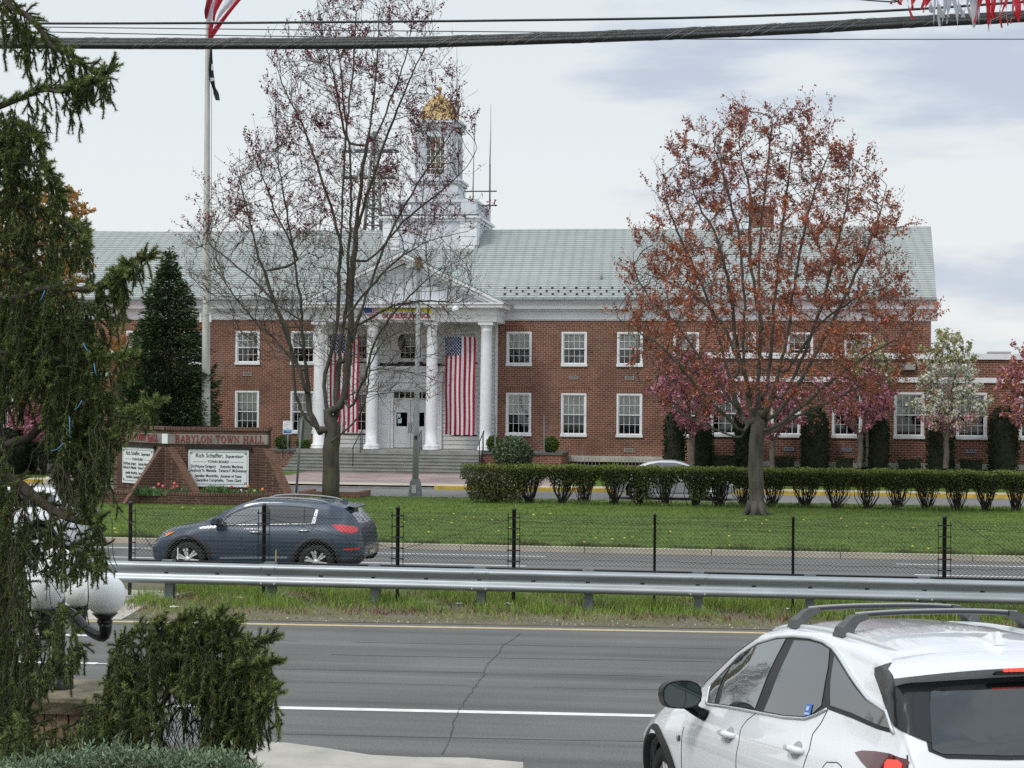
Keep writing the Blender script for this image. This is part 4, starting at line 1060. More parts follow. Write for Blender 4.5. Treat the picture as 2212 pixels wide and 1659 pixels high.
# ---- the two maples on the lawn
BARKL = mat('bark_limbs', (.105,.095,.078), .95, bump=.8, bscale=14, col2=(.045,.04,.034), vscale=5, stretch=(1,1,.25))
DRED = mat('maple_buds_dark_red', (.17,.022,.035), .8, island=.5); DBRN = mat('maple_buds_brown', (.23,.115,.05), .8, island=.45)
def maple_left():
    rnd = random.Random(11); b0 = G(715,1086,.15); Y0 = b0.y
    root = empty('maple_tree', tuple(b0), 'tall bare maple with sparse dark red buds and greenish trunk, in front of the columns', 'tree')
    T = Tree(); tr = T.limb([b0+Vector((0,0,-.1)), P(715,1000,Y0), P(717,955,Y0), P(722,915,Y0)], step=.3)
    limbs = [
     ([(705,880),(702,820),(722,740),(732,640),(736,520),(742,400),(748,290),(762,160),(770,25)], .6),
     ([(738,870),(752,790),(757,710),(760,600),(770,500),(782,380),(800,270),(812,150),(822,5)], -.5),
     ([(725,900),(728,830),(735,760),(748,660),(752,560),(758,460),(757,360),(745,240),(730,110),(715,30)], 1.6),
     ([(757,880),(788,815),(808,745),(840,690),(885,640),(940,590),(1000,560)], -2.2),
     ([(745,780),(775,690),(805,600),(845,500),(900,400),(960,310),(990,260)], 1.5),
     ([(700,930),(662,905),(640,850),(632,790),(622,720),(590,650),(530,590),(440,520)], -1.5),
     ([(690,935),(668,880),(662,810),(655,740),(648,640),(630,520),(612,420),(600,330),(598,262)], 1.0),
     ([(650,800),(600,740),(540,680),(480,600),(420,500)], 2.2),
     ([(660,840),(610,700),(560,560),(530,440),(505,360)], -.6),
     ([(740,540),(700,400),(660,290),(610,180),(590,130)], 1.2),
     ([(770,500),(800,400),(850,260),(900,140),(935,60)], -1.2),
     ([(800,560),(870,480),(930,430),(1000,370),(1030,320)], .4),
     ([(780,700),(850,660),(930,650),(1000,650),(1020,600)], 1.8),
     ([(720,950),(770,905),(792,850),(800,790),(830,735),(875,712)], -1.9),
     ([(640,560),(600,470),(575,400),(545,330)], -1.5),
     ([(660,700),(560,640),(470,640),(410,600)], -2.6),
     ([(810,300),(850,200),(880,110),(890,30)], 1.4),
     ([(750,300),(725,180),(700,90),(690,35)], -1.4),
     ([(790,800),(850,800),(900,830),(930,860)], -2.6),
     ([(740,700),(800,620),(860,560),(930,520),(1010,500)], -3.0)]
    for pts, dz in limbs:
        n = len(pts); q = [P(x, y, Y0+dz*(i+1)/n*1.15) for i, (x, y) in enumerate(pts)]
        st = T.nearest(q[0]); T.limb([T.p[st]]+q, st, .3)
    envA = [(-12,700,880),(60,660,935),(130,600,955),(220,590,985),(300,600,1010),(370,570,1015),(450,600,1000),(560,640,1010),(650,640,1035),(720,640,1000),(800,690,960),(880,720,930)]
    envB = [(262,585,612),(330,560,650),(390,490,680),(460,430,700),(520,400,700),(600,420,690),(680,440,680),(740,510,670),(800,560,660)]
    att = attract(envA, Y0, .85, 1350, rnd, .5) + attract(envB, Y0, .8, 800, rnd, .5)
    T.grow(att, .25, 2.4, .34, 60, .38, 3); T.finish(.0085, 2.25)
    s = .27/ max(T.r[2], .01)
    mb = MB(); r0_ = T.r[:]
    for i in range(len(T.r)):
        T.r[i] = T.r[i]*lerp(1.0, s, min(1, T.r[i]/max(r0_)))
    for i in range(len(T.r)):
        if T.r[i] < .2: T.r[i] *= lerp(1.0, .9, min(1, T.r[i]/.05)) if T.r[i] < .05 else .9 if T.r[i] < .13 else lerp(.9, 1, (T.r[i]-.13)/.07)
    for i in range(3): T.r[i] *= [1.18,1.06,1.0][i]
    T.mesh(mb, 1.0, .010)
    smp = twigs(T, mb, rnd, 2, (.45,1.05), .008, lambda i: not T.ch[i] or rnd.random() < .2)
    # thin trunk part from limb part
    mb.build('limbs', BARKL, root)
    tk = MB(); tp_ = [T.p[k]*1.0 for k in range(0, 12)]; tk.tube([b0+Vector((0,0,-.1)), P(714,1040,Y0), P(715,1000,Y0), P(716,968,Y0), P(719,945,Y0), P(722,925,Y0)], [.31,.275,.262,.26,.262,.20], 18); tk.build('trunk', BARKG, root)
    rb, bb = MB(), MB()
    for p, d in smp:
        hh = (p.z-2)/16
        top = min(1, max(0, (p.z-7.5)/6))
        dn = rnd.random()
        # clumps: dense at some branch ends only
        cl = math.sin(p.x*1.7+p.z*.9)*math.sin(p.y*2.1+p.z*1.3)
        if rnd.random() < .17+.34*top*(cl > .15)+.2*(cl > .5):
            m = rb if (top > .25 and cl > -.3) else bb
            for k in range(rnd.choice((1,2,3)) if cl < .15 or top < .2 else rnd.choice((3,5,7))):
                leafquad(m, p+Vector((rnd.gauss(0,.035),rnd.gauss(0,.035),rnd.gauss(0,.06))), rnd, rnd.uniform(.02,.042)*(1.15 if m is rb else .85), .6)
    rb.build('red_buds', DRED, root); bb.build('brown_buds', DBRN, root)
    return root
mroot = maple_left()
bpy.context.view_layer.update()
for (x_, y_, s_, l_) in ((-30,29,.8,'large bare roadside tree mirrored in the side windows of the white SUV'),(-24,15,.5,'small bare roadside tree mirrored low in the side windows of the white SUV')):
    m2 = copy_tree(mroot, None, (x_, y_, 0)); m2.scale = (s_,)*3; m2['label'] = l_
ORED = mat('maple_flowers_orange_red', (.43,.145,.075), .8, island=.45, trans=.15); RPNK = mat('maple_flowers_red', (.25,.075,.062), .8, island=.4, trans=.15)
def maple_right():
    rnd = random.Random(23); b0 = G(1632,1114,.2); Y0 = b0.y
    root = empty('maple_tree', tuple(b0), 'broad round maple full of orange-red spring flowers, standing on the lawn at right', 'tree')
    T = Tree(); T.limb([b0+Vector((0,0,-.15)), P(1633,1040,Y0), P(1633,985,Y0), P(1636,940,Y0)], step=.28)
    limbs = [
     ([(1638,900),(1640,820),(1642,740),(1640,640),(1642,520),(1655,400),(1668,270),(1675,225)], .4),
     ([(1625,900),(1612,830),(1606,760),(1608,680),(1604,590),(1590,480),(1555,350),(1540,310)], -.7),
     ([(1610,915),(1585,850),(1560,760),(1535,670),(1500,580),(1455,480),(1430,390)], 1.0),
     ([(1600,930),(1560,890),(1500,830),(1440,760),(1370,710),(1325,680)], -1.6),
     ([(1655,890),(1680,810),(1700,730),(1712,640),(1730,540),(1755,430),(1790,330)], -.9),
     ([(1665,905),(1710,850),(1760,770),(1800,690),(1850,590),(1895,480),(1915,400)], 1.2),
     ([(1670,925),(1730,880),(1800,820),(1870,770),(1940,730),(2000,690)], -1.8),
     ([(1598,945),(1540,925),(1470,890),(1410,850),(1365,800)], 1.4),
     ([(1650,860),(1665,760),(1672,660),(1685,540),(1700,400),(1715,290)], 1.6),
     ([(1660,935),(1720,900),(1790,870),(1870,830),(1960,800)], 1.8),
     ([(1600,800),(1560,700),(1500,640),(1420,600),(1350,580)], 1.8),
     ([(1700,800),(1770,700),(1840,650),(1910,620),(1950,590)], -2.2),
     ([(1620,850),(1590,740),(1575,620),(1550,520),(1500,420),(1480,330)], -1.8),
     ([(1690,860),(1740,760),(1780,640),(1810,520),(1830,430),(1835,350)], -1.5),
     ([(1645,700),(1620,560),(1620,430),(1600,330),(1600,260)], 2.0),
     ([(1590,880),(1530,800),(1460,700),(1400,640),(1360,560)], .4)]
    for pts, dz in limbs:
        n = len(pts); q = [P(x, y, Y0+dz*(i+1)/n*1.2) for i, (x, y) in enumerate(pts)]
        st = T.nearest(q[0]); T.limb([T.p[st]]+q, st, .28)
    env = [(236,1600,1730),(262,1540,1790),(300,1490,1830),(330,1450,1850),(400,1410,1925),(450,1410,1945),(500,1390,1950),(560,1360,1935),(620,1335,1955),(680,1320,1995),(730,1335,2000),(790,1370,1985),(850,1420,1930),(900,1480,1800)]
    T.grow(attract(env, Y0, .85, 2700, rnd, .7), .24, 2.4, .34, 60, .22, 5); T.finish(.008, 2.25)
    mx_ = max(T.r); s = .222/mx_
    for i in range(len(T.r)): T.r[i] *= lerp(1.0, s, min(1, T.r[i]/mx_))
    for i, k in enumerate((1.12,1.04,1.0)): T.r[i] *= k
    mb = MB(); T.mesh(mb, 1.0, .009)
    # root flare
    for a in range(6):
        an = a*1.05+.3; d = Vector((math.cos(an), math.sin(an), 0))
        mb.tube([b0+d*.14+Vector((0,0,.42)), b0+d*.27+Vector((0,0,.10)), b0+d*rnd.uniform(.42,.6)+Vector((0,0,-.05))], [.12,.09,.03], 6)
    smp = twigs(T, mb, rnd, 2, (.35,.8), .007, lambda i: not T.ch[i] or rnd.random() < .16)
    mb.build('limbs', BARK, root)
    fb, fc = MB(), MB()
    for p, d in smp:
        cl = math.sin(p.x*2.3+p.z*1.4)*math.sin(p.y*2.7-p.z*1.9)+.25*math.sin(p.x*6+p.z*5)
        low_ = max(0, min(1, (6.5-p.z)/3))
        if rnd.random() > (.24+.42*(cl > 0))*(1-.35*low_): continue
        m = fb if rnd.random() < .8 - .45*(p.z > 9.5) else fc
        if rnd.random() < .33: continue
        for k in range(rnd.choice((2,3,5)) if cl < .15 else rnd.choice((7,9,12))):
            leafquad(m, p+d*rnd.uniform(-.14,.12)+Vector((rnd.gauss(0,.036),rnd.gauss(0,.036),rnd.gauss(0,.04))), rnd, rnd.uniform(.024,.050), .62)
    fb.build('orange_flowers', ORED, root); fc.build('red_flowers', RPNK, root)
maple_right()

# ---- small blossoming trees along the brick wings
def small_tree(name, px, py0, Y, env, label, cat, group, cols, dens, seed, trunk=.11, fork=.28, n=260, sz=(.035,.07), white=None, bark=BARK, dep=.9):
    rnd = random.Random(seed); b0 = P(px, py0, Y); b0.z = max(b0.z, .15)
    root = empty(name, tuple(b0), label, cat, group)
    T = Tree(); top = env[0][0]; bot = env[-1][0]; xm = (env[len(env)//2][1]+env[len(env)//2][2])/2
    fk = P(px, lerp(py0, bot, .85), Y)
    T.limb([b0, b0.lerp(fk, .5)+Vector((rnd.uniform(-.04,.04),0,0)), fk], step=.25)
    for k in range(6):
        an = k*1.047+rnd.uniform(-.3,.3); e = env[len(env)//2]; hwm = (P(e[2],e[0],Y).x-P(e[1],e[0],Y).x)/2
        tip = P(xm, lerp(top, bot, rnd.uniform(.15,.5)), Y)+Vector((math.cos(an)*hwm*.6, math.sin(an)*hwm*.6*dep, 0))
        mid = fk.lerp(tip, .5)+Vector((math.cos(an)*.15, math.sin(an)*.15, -.05)); T.limb([fk, mid, tip], 2 if len(T.p) > 3 else 1, .25) if False else T.limb([T.p[T.nearest(fk)], mid, tip], T.nearest(fk), .25)
    T.grow(attract(env, Y, dep, n, rnd), .2, 2.0, .3, 30, .05, seed); T.finish(.0075, 2.2)
    mx_ = max(T.r); s = trunk/mx_
    for i in range(len(T.r)): T.r[i] *= lerp(1.0, s, min(1, T.r[i]/mx_))
    mb = MB(); T.mesh(mb, 1.0, .009); smp = twigs(T, mb, rnd, 1, (.15,.4), .006, side=2)
    mb.build('limbs', bark, root)
    ms = [MB() for _ in cols]
    for p, d in smp:
        if rnd.random() > dens: continue
        for k in range(rnd.choice((3,4,6))):
            j = rnd.choices(range(len(cols)), [c[1] for c in cols])[0]
            if white and rnd.random() < .5: j = white(p)
            leafquad(ms[j], p+Vector((rnd.gauss(0,.05),rnd.gauss(0,.05),rnd.gauss(0,.05))), rnd, rnd.uniform(*sz), .7)
    for m, c in zip(ms, cols): 
        if m.v: m.build(c[2], c[0], root)
PINK = mat('cherry_blossom_pink', (.56,.25,.33), .8, island=.4, trans=.2); PINKD = mat('cherry_blossom_deep', (.33,.11,.155), .8, island=.4); BRNL = mat('young_bronze_leaf', (.20,.07,.035), .8, island=.4)
WBL = mat('pear_blossom_white', (.64,.65,.58), .8, island=.25, trans=.2); GYL = mat('young_leaf_yellow_green', (.32,.32,.10), .8, island=.35, trans=.2); ORG = mat('young_leaf_orange', (.42,.20,.045), .8, island=.4, trans=.2)
YC_ = YA - 2.6
BARKC = mat('bark_cherry', (.16,.13,.115), .9, bump=.6, col2=(.09,.075,.065), vscale=6)
pk = [(PINK,.5,'pink_blossom'),(PINKD,.35,'deep_pink_blossom'),(BRNL,.15,'bronze_leaves')]
cg = 'blossoming trees along the brick wall'
small_tree('cherry_tree', 1495, 1004, YC_-.5, [(768,1470,1520),(800,1415,1570),(840,1402,1590),(880,1425,1570),(920,1455,1540),(940,1475,1515)], 'pink cherry tree with the fullest crown, left of the right maple trunk', 'tree', cg, pk, .9, 31, n=420, bark=BARKC)
small_tree('cherry_tree', 1668, 1010, YC_, [(830,1610,1720),(870,1570,1760),(910,1600,1740),(945,1640,1700)], 'pink cherry tree half hidden directly behind the right maple trunk', 'tree', cg, pk, .7, 32, n=240, bark=BARKC)
small_tree('cherry_tree', 1857, 1008, YC_, [(810,1800,1900),(850,1760,1935),(890,1775,1940),(930,1830,1890)], 'pink cherry right of the maple trunk with bronze leaves among its blossom', 'tree', cg, pk, .62, 33, n=260, bark=BARKC)
small_tree('pear_tree', 2043, 1012, YC_, [(715,2030,2060),(745,1995,2110),(790,1975,2120),(840,1980,2115),(880,1965,2140),(920,1985,2120),(945,2015,2070)], 'tall tree with white blossom over pink lower branches at right', 'tree', cg,
  [(WBL,.45,'white_blossom'),(GYL,.45,'yellow_green_leaves'),(PINK,.1,'pink_blossom')], .72, 34, n=380, white=lambda p: 2 if p.z < 3.1 else (0 if p.z < 5.2 else 1), bark=BARKC)
small_tree('pear_tree', 1872, 1008, YC_+1.2, [(735,1850,1905),(780,1820,1930),(820,1815,1940),(850,1830,1920)], 'thin yellow-green tree with white blossom rising behind the maple branches', 'tree', cg, [(WBL,.3,'white_blossom'),(GYL,.7,'yellow_green_leaves')], .5, 38, n=200, trunk=.07, bark=BARKC)
small_tree('cherry_tree', 2225, 1012, YC_, [(760,2190,2290),(820,2140,2330),(880,2150,2320),(930,2190,2270)], 'pink cherry tree with orange young leaves cut off by the right edge', 'tree', cg, [(PINK,.5,'pink_blossom'),(ORG,.35,'orange_leaves'),(PINKD,.15,'deep_pink_blossom')], .7, 35, n=300, bark=BARKC)
small_tree('cherry_tree', 86, 1016, YC_+.5, [(845,40,110),(880,12,150),(920,10,160),(950,50,130)], 'pink cherry tree on the far left, seen through the spruce branches', 'tree', cg, pk, .85, 36, n=260, bark=BARKC)
small_tree('young_maple_tree', 110, 1030, YC_-6, [(400,20,150),(450,-40,190),(520,-60,205),(600,-60,195),(680,-50,180),(760,-30,160)], 'tree in yellow-orange young leaf behind the spruce at left', 'tree', None, [(ORG,.8,'orange_leaves'),(GYL,.2,'yellow_green_leaves')], .6, 37, n=700, sz=(.04,.08), trunk=.16)
small_tree('young_maple_tree', 290, 1010, YC_-5, [(720,200,260),(770,210,315),(820,235,310),(860,250,300)], 'small orange-leaved tree in front of the dark conifer', 'tree', None, [(ORG,1,'orange_leaves')], .5, 39, n=160, sz=(.03,.06), trunk=.06)

# ---- dark foliage solids: leaf-sized faces spread over and through a shape
def foliage_blob(mb, rnd, surf, n, sz, asp=.6, jit=.05):
    for _ in range(n):
        p, nrm = surf(); p = p + nrm*rnd.gauss(-.02, jit)
        leafquad(mb, p, rnd, rnd.uniform(*sz), asp)
YEW = mat('yew_foliage', (.018,.034,.014), .85, island=.5, spec=.2); BOX = mat('boxwood_foliage', (.085,.13,.022), .8, island=.45, spec=.2); HOLLY = mat('holly_foliage', (.075,.115,.05), .6, island=.5)
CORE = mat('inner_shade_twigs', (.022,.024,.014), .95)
def column_yew(px, Y, w, topy, seed, label, py0=1004):
    rnd = random.Random(seed); c = P(px, py0, Y); z1 = P(px, topy, Y).z; c.z = .17; hw_ = w/2
    root = empty('columnar_yew', tuple(c), label, 'shrub', 'clipped yew columns along the wing')
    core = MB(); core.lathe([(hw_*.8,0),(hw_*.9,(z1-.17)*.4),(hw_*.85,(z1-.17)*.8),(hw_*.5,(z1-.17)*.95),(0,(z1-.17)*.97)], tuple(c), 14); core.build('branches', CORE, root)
    mb = MB(); H_ = z1-.17
    def surf():
        t = rnd.random(); a = rnd.uniform(0, 2*math.pi); r = hw_*(.93+.1*math.sin(a*2+seed))*(1 if t < .78 else math.sqrt(max(0, 1-((t-.78)/.22)**2)))
        return Vector((c.x+r*math.cos(a), c.y+r*math.sin(a), c.z+H_*t)), Vector((math.cos(a), math.sin(a), .2))
    foliage_blob(mb, rnd, surf, 2600, (.04,.085), .45, .05); mb.build('foliage', YEW, root)
yb1 = YA-1.0
for i, (px, w, ty_) in enumerate(((1457,.85,888),(1517,.9,905),(1607,.85,880),(1760,1.38,880),(1893,1.16,895),(2031,1.18,880),(2167,1.22,877))):
    lab = ['dark clipped yew column at the left end of the wing, left of the pink cherry','dark yew column just right of the pink cherry trunk','dark yew column left of the maple trunk','wide dark yew column between two wing windows, right of the maple trunk','dark yew column behind the middle cherry trunk','dark yew column behind the white-blossomed tree','tall round-topped dark yew column nearest the right edge'][i]
    column_yew(px, yb1, w/ (1.0 if i < 3 else 1.1), ty_, 40+i, lab)
def ball_shrub(name, px, py, Y, w, h, m, seed, label, group=None, n=2200, sz=(.025,.05), flat=False, z0=None, cat='shrub'):
    rnd = random.Random(seed); c = P(px, py, Y)
    if z0 is not None: c.z = z0
    root = empty(name, tuple(c), label, cat, group)
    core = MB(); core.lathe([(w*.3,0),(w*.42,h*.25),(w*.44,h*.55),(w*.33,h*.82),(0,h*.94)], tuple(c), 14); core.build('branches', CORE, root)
    mb = MB()
    def surf():
        a = rnd.uniform(0,2*math.pi); t = rnd.uniform(-.75,1); ct = math.sqrt(max(0,1-t*t))*(1+.06*math.sin(a*3+seed)+.05*math.sin(t*7))
        d = Vector((ct*math.cos(a), ct*math.sin(a), t)); return Vector((c.x+d.x*w/2, c.y+d.y*w/2, c.z+h*.5+d.z*h/2)), d
    foliage_blob(mb, rnd, surf, n, sz, .6, .04); mb.build('foliage', m, root)
def low_hedge(px0, px1, py, Y, topy, seed, label):
    rnd = random.Random(seed); a = P(px0, py, Y); b = P(px1, py, Y); z1 = P(px0, topy, Y).z; z0 = .17
    root = empty('low_hedge', ((a.x+b.x)/2, Y, z0), label, 'hedge', 'low clipped hedges under the wing windows')
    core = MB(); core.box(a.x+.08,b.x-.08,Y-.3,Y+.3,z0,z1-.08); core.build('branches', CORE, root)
    mb = MB()
    def surf():
        u = rnd.random(); 
        if rnd.random() < .45: return Vector((lerp(a.x,b.x,u), Y+rnd.uniform(-.38,.38), z1)), Vector((0,0,1))
        return Vector((lerp(a.x,b.x,u), Y-.38, lerp(z0,z1,rnd.random()))), Vector((0,-1,0))
    foliage_blob(mb, rnd, surf, int(500*(b.x-a.x)), (.03,.06), .5, .03); mb.build('foliage', YEW, root)
YH = YA-1.3
for i, (a, b, t, l) in enumerate(((1535,1595,985,'low dark hedge left of the maple trunk'),(1660,1720,988,'low dark hedge just right of the maple trunk'),(1802,1846,990,'short dark hedge under the wing window behind the middle cherry'),(1938,1992,993,'short dark hedge left of the white-blossomed tree'),(2072,2124,994,'short dark hedge right of the white-blossomed tree'))): low_hedge(a, b, 1003, YH, t, 60+i, l)
zpl = P(1130,977.5,YPE).z
ball_shrub('boxwood_ball', 1065, 975, YPE+.7, .62, .72, BOX, 71, 'small round boxwood beside the rightmost column', 'round boxwoods in the porch planters', z0=zpl)
ball_shrub('boxwood_ball', 1190, 975, YPE+.7, .68, .72, BOX, 72, 'small round boxwood at the right end of the porch planter', 'round boxwoods in the porch planters', z0=zpl)
ball_shrub('boxwood_ball', 610, 975, YPE+.7, .66, .62, BOX, 73, 'small round boxwood in the planter left of the steps', 'round boxwoods in the porch planters', z0=zpl)
ball_shrub('boxwood_ball', 655, 975, YPE+.7, .60, .58, BOX, 74, 'small round boxwood hiding beside the leftmost column base', 'round boxwoods in the porch planters', z0=zpl)
ball_shrub('holly_bush', 1108, 1005, YPE-1.6, 1.75, 1.75, HOLLY, 75, 'large rounded glossy holly bush in front of the porch planter', None, 4200, (.04,.075), z0=.15)
for i, px in enumerate((20, 135)):
    ball_shrub('yew_bush', px, 1000, YA-1.4, 2.6, 2.0, YEW, 78+i, ['dark yew bush left of the far left cherry','dark yew bush behind the far left cherry trunk'][i], None, 2500, (.05,.09), z0=.15)

# ---- the dark conifer behind the sign wall
def conifer():
    rnd = random.Random(5); Y = G(360,1062,.15).y; b0 = P(362,1050,Y); b0.z = .15
    root = empty('conifer_tree', tuple(b0), 'tall dark green conifer behind the brick sign wall and the flagpole', 'tree')
    apex = P(366,532,Y); H_ = apex.z-b0.z
    tb = MB(); tb.tube([b0, b0.lerp(apex,.5), apex], [.22,.12,.015], 8)
    nb = MB(); prof = [(0,.0),(.03,.035),(.07,.09),(.12,.20),(.2,.44),(.3,.56),(.42,.82),(.55,.95),(.7,1.0),(.9,1.05),(1,1.0)]
    Rm = (P(462,850,Y).x-P(250,850,Y).x)/2
    k = 0
    while k < 1100:
        t = rnd.random()**.75; k += 1
        rr = Rm*np.interp(t, [p[0] for p in prof], [p[1] for p in prof]); a = rnd.uniform(0, 2*math.pi); L = rr*rnd.uniform(.72,1.06)
        z0 = apex.z-H_*t*.99; c = Vector((lerp(apex.x,b0.x,t), Y, z0)); d = Vector((math.cos(a), math.sin(a), 0))
        lift = .28 if t < .3 else .12
        pts = [c+d*(L*q)+Vector((0,0,L*(-.18*math.sin(q*2.6)+lift*q*q))) for q in (0,.35,.7,1)]
        tb.tube(pts, [.025,.018,.01,.004], 3, cap=False)
        n = int(12+26*L)
        for j in range(n):
            q = 1-rnd.random()**1.6*.8; base = c+d*(L*q)+Vector((0,0,L*(-.18*math.sin(q*2.6)+lift*q*q)))
            s_ = Vector((-d.y,d.x,0))*rnd.gauss(0,.16+.1*L*(1-q))+Vector((0,0,rnd.gauss(-.03,.07)))
            p = base+s_; dd = (d+s_*1.2+Vector((0,0,rnd.gauss(.05,.3)))).normalized()*rnd.uniform(.08,.17)
            w_ = dd.cross(Vector((rnd.gauss(0,1),rnd.gauss(0,1),rnd.gauss(0,1)))).normalized()*.028
            nb.add([p-w_, p+w_, p+dd+w_*.4, p+dd-w_*.4], [(0,1,2,3)])
    tb.build('trunk', BARK, root); nb.build('foliage', mat('conifer_foliage', (.05,.078,.03), .8, island=.6, spec=.2), root)
conifer()

# ---- the row of hedge shrubs with bare stems along the drive
HEDGE = mat('hedge_foliage', (.075,.090,.024), .8, island=.5, trans=.15); HEDGET = mat('hedge_new_growth', (.18,.215,.04), .8, island=.4, trans=.2); STEM = mat('hedge_stems', (.035,.028,.02), .9)
hg0 = G(1165,1087,.18); hg1 = G(2240,1096,.18)
def hedge_shrub(x, Y, w, z1, seed, dense, label, low=False):
    rnd = random.Random(seed); zb = lawnz(x, Y) if Y < YD else .15; zb = .14
    root = empty('hedge_shrub', (x, Y, zb), label, 'shrub', 'clipped shrubs joined into one long hedge')
    sb_ = MB(); D_ = .62
    for k in range(34):
        a = rnd.uniform(0,2*math.pi); b = Vector((x+rnd.gauss(0,.07), Y+rnd.gauss(0,.06), zb)); tx = x+math.cos(a)*w*.55*rnd.random()**.5; ty_ = Y+math.sin(a)*D_*rnd.random()**.5
        tz = lerp(z1-.35, z1-.05, rnd.random()); m = b.lerp(Vector((tx,ty_,tz)), .45)+Vector((rnd.gauss(0,.05)+(tx-x)*.12, rnd.gauss(0,.05), -.05))
        sb_.tube([b, m, Vector((tx,ty_,tz))], [.017,.011,.006], 4, cap=False)
        for j in range(5):
            q = m.lerp(Vector((tx,ty_,tz)), rnd.random()); sb_.tube([q, q+Vector((rnd.gauss(0,.12),rnd.gauss(0,.12),rnd.uniform(.05,.25)))], [.007,.003], 3, cap=False)
    sb_.build('stems', STEM, root)
    f, g = MB(), MB(); n = 3900 if not dense else 9500; lo_ = z1-.80 if not dense else zb+.12
    for _ in range(n):
        zz = lo_+(z1-lo_)*(rnd.random()**(.38 if not dense else .9)); edge = 1 if dense else lerp(.62,1.0,(zz-lo_)/(z1-lo_))
        xx = x+rnd.uniform(-1,1)*w*(.66 if zz > z1-.5 else .56)*edge; yy = Y+rnd.uniform(-1,1)*D_*edge*(1 if not dense else 1.1)
        if dense and zz < zb+.5: xx = x+(xx-x)*lerp(.82,1,(zz-zb)/.5)
        zt = z1+.02*math.sin(xx*5)+rnd.gauss(0,.02)
        if zz > z1-.1 and rnd.random() < .8: leafquad(g, Vector((xx,yy,zt-rnd.random()*.1)), rnd, rnd.uniform(.022,.042), .6)
        else: leafquad(f, Vector((xx,yy,min(zz,zt))), rnd, rnd.uniform(.022,.045), .6)
    # dense thicket lower in some shrubs
    if low:
        for _ in range(900):
            a = rnd.uniform(0,2*math.pi); rr = rnd.random()**.5; leafquad(f, Vector((x+.15+math.cos(a)*rr*.36, Y-.2+math.sin(a)*rr*.3, zb+.55+math.sin(rnd.uniform(-1.5,1.5))*.3)), rnd, .035, .6)
    nf = len(f.f); f.add(g.v, g.f); fo_ = f.build('foliage', HEDGE, root); fo_.data.materials.append(HEDGET)
    fo_.data.polygons.foreach_set('material_index', [0]*nf+[1]*(len(fo_.data.polygons)-nf))
z1h = P(1200,1006,hg0.y-.4).z
cnt_ = 18; xs_h = []
xh = G(1150,1087,.15).x
pxs = [1072] + [1143,1213,1262,1325,1380,1437,1502,1555,1605+0,1668,1740,1806,1873,1938,2003,2068,2130,2195,2255]
posd = ['large solid leafy shrub at the left end of the hedge', 'first bare-stemmed hedge shrub after the solid end', 'second bare-stemmed hedge shrub from the solid left end', 'hedge shrub just left of the silver car', 'hedge shrub in front of the silver car tail', 'hedge shrub with a dense thicket in front of the silver car rear door','hedge shrub in front of the middle of the silver car','hedge shrub with a low thicket in front of the silver car bonnet','hedge shrub at the front end of the silver car','hedge shrub directly left of the right maple trunk','hedge shrub directly right of the right maple trunk','second hedge shrub right of the maple trunk','third hedge shrub right of the maple trunk','hedge shrub in front of the middle cherry trunk','hedge shrub just right of the middle cherry trunk','hedge shrub left of the white-blossomed tree','hedge shrub below the white-blossomed tree','hedge shrub below the low hedge right of the white-blossomed tree','hedge shrub below the tallest yew column at right','hedge shrub cut off by the right edge']
for i, px in enumerate(pxs):
    q = P(px, 1088, hg0.y)
    if i == 0: hedge_shrub(q.x, hg0.y, 1.75, z1h, 100, True, posd[0])
    else:
        w_ = (P(pxs[min(i+1,len(pxs)-1)],1088,hg0.y).x - P(pxs[i-1],1088,hg0.y).x)/2 if 1 < i < len(pxs)-1 else 1.05
        hedge_shrub(q.x, hg0.y, w_, z1h, 100+i, False, posd[i], i in (5,7))
# ------------------------------------------------------------------ guardrail, fence, verge
YG = G(1040,1312).y
GALV = mat('galvanised_steel', (.34,.37,.39), .42, metal=.55, var=.12, vscale=1.5, stretch=(1,1,8)); GALVP = mat('galvanised_post', (.20,.225,.235), .6, metal=.3, var=.2, vscale=5)
gr = empty('guardrail', (0, YG, 0), 'long galvanised steel W-beam guardrail with slotted top edge in front of the black fence', 'guardrail')
xp = {}
prx = [364,594,813,1040,1273,1508]
px_ = [P(p,1290,YG).x for p in prx]; sg_ = (px_[-1]-px_[0])/5
xs_ = [px_[0]+sg_*i for i in range(-5, 12)]
z_t = P(1040,1229,YG-.12).z; z_b = P(1040,1277,YG-.12).z; hB = z_t-z_b
x0g = P(60,1230,YG).x; x1g = xs_[-1]+1
prof = [(.030,0),(.045,.012),(.045,.03),(.012,.075),(-.035,.105),(-.040,.125),(-.035,.145),(.012,.185),(.030,.21),(.030,.235),(.012,.26),(-.035,.30),(-.040,.32),(-.035,.345),(.012,.39),(.040,.43),(.040,.45),(.028,.462)]
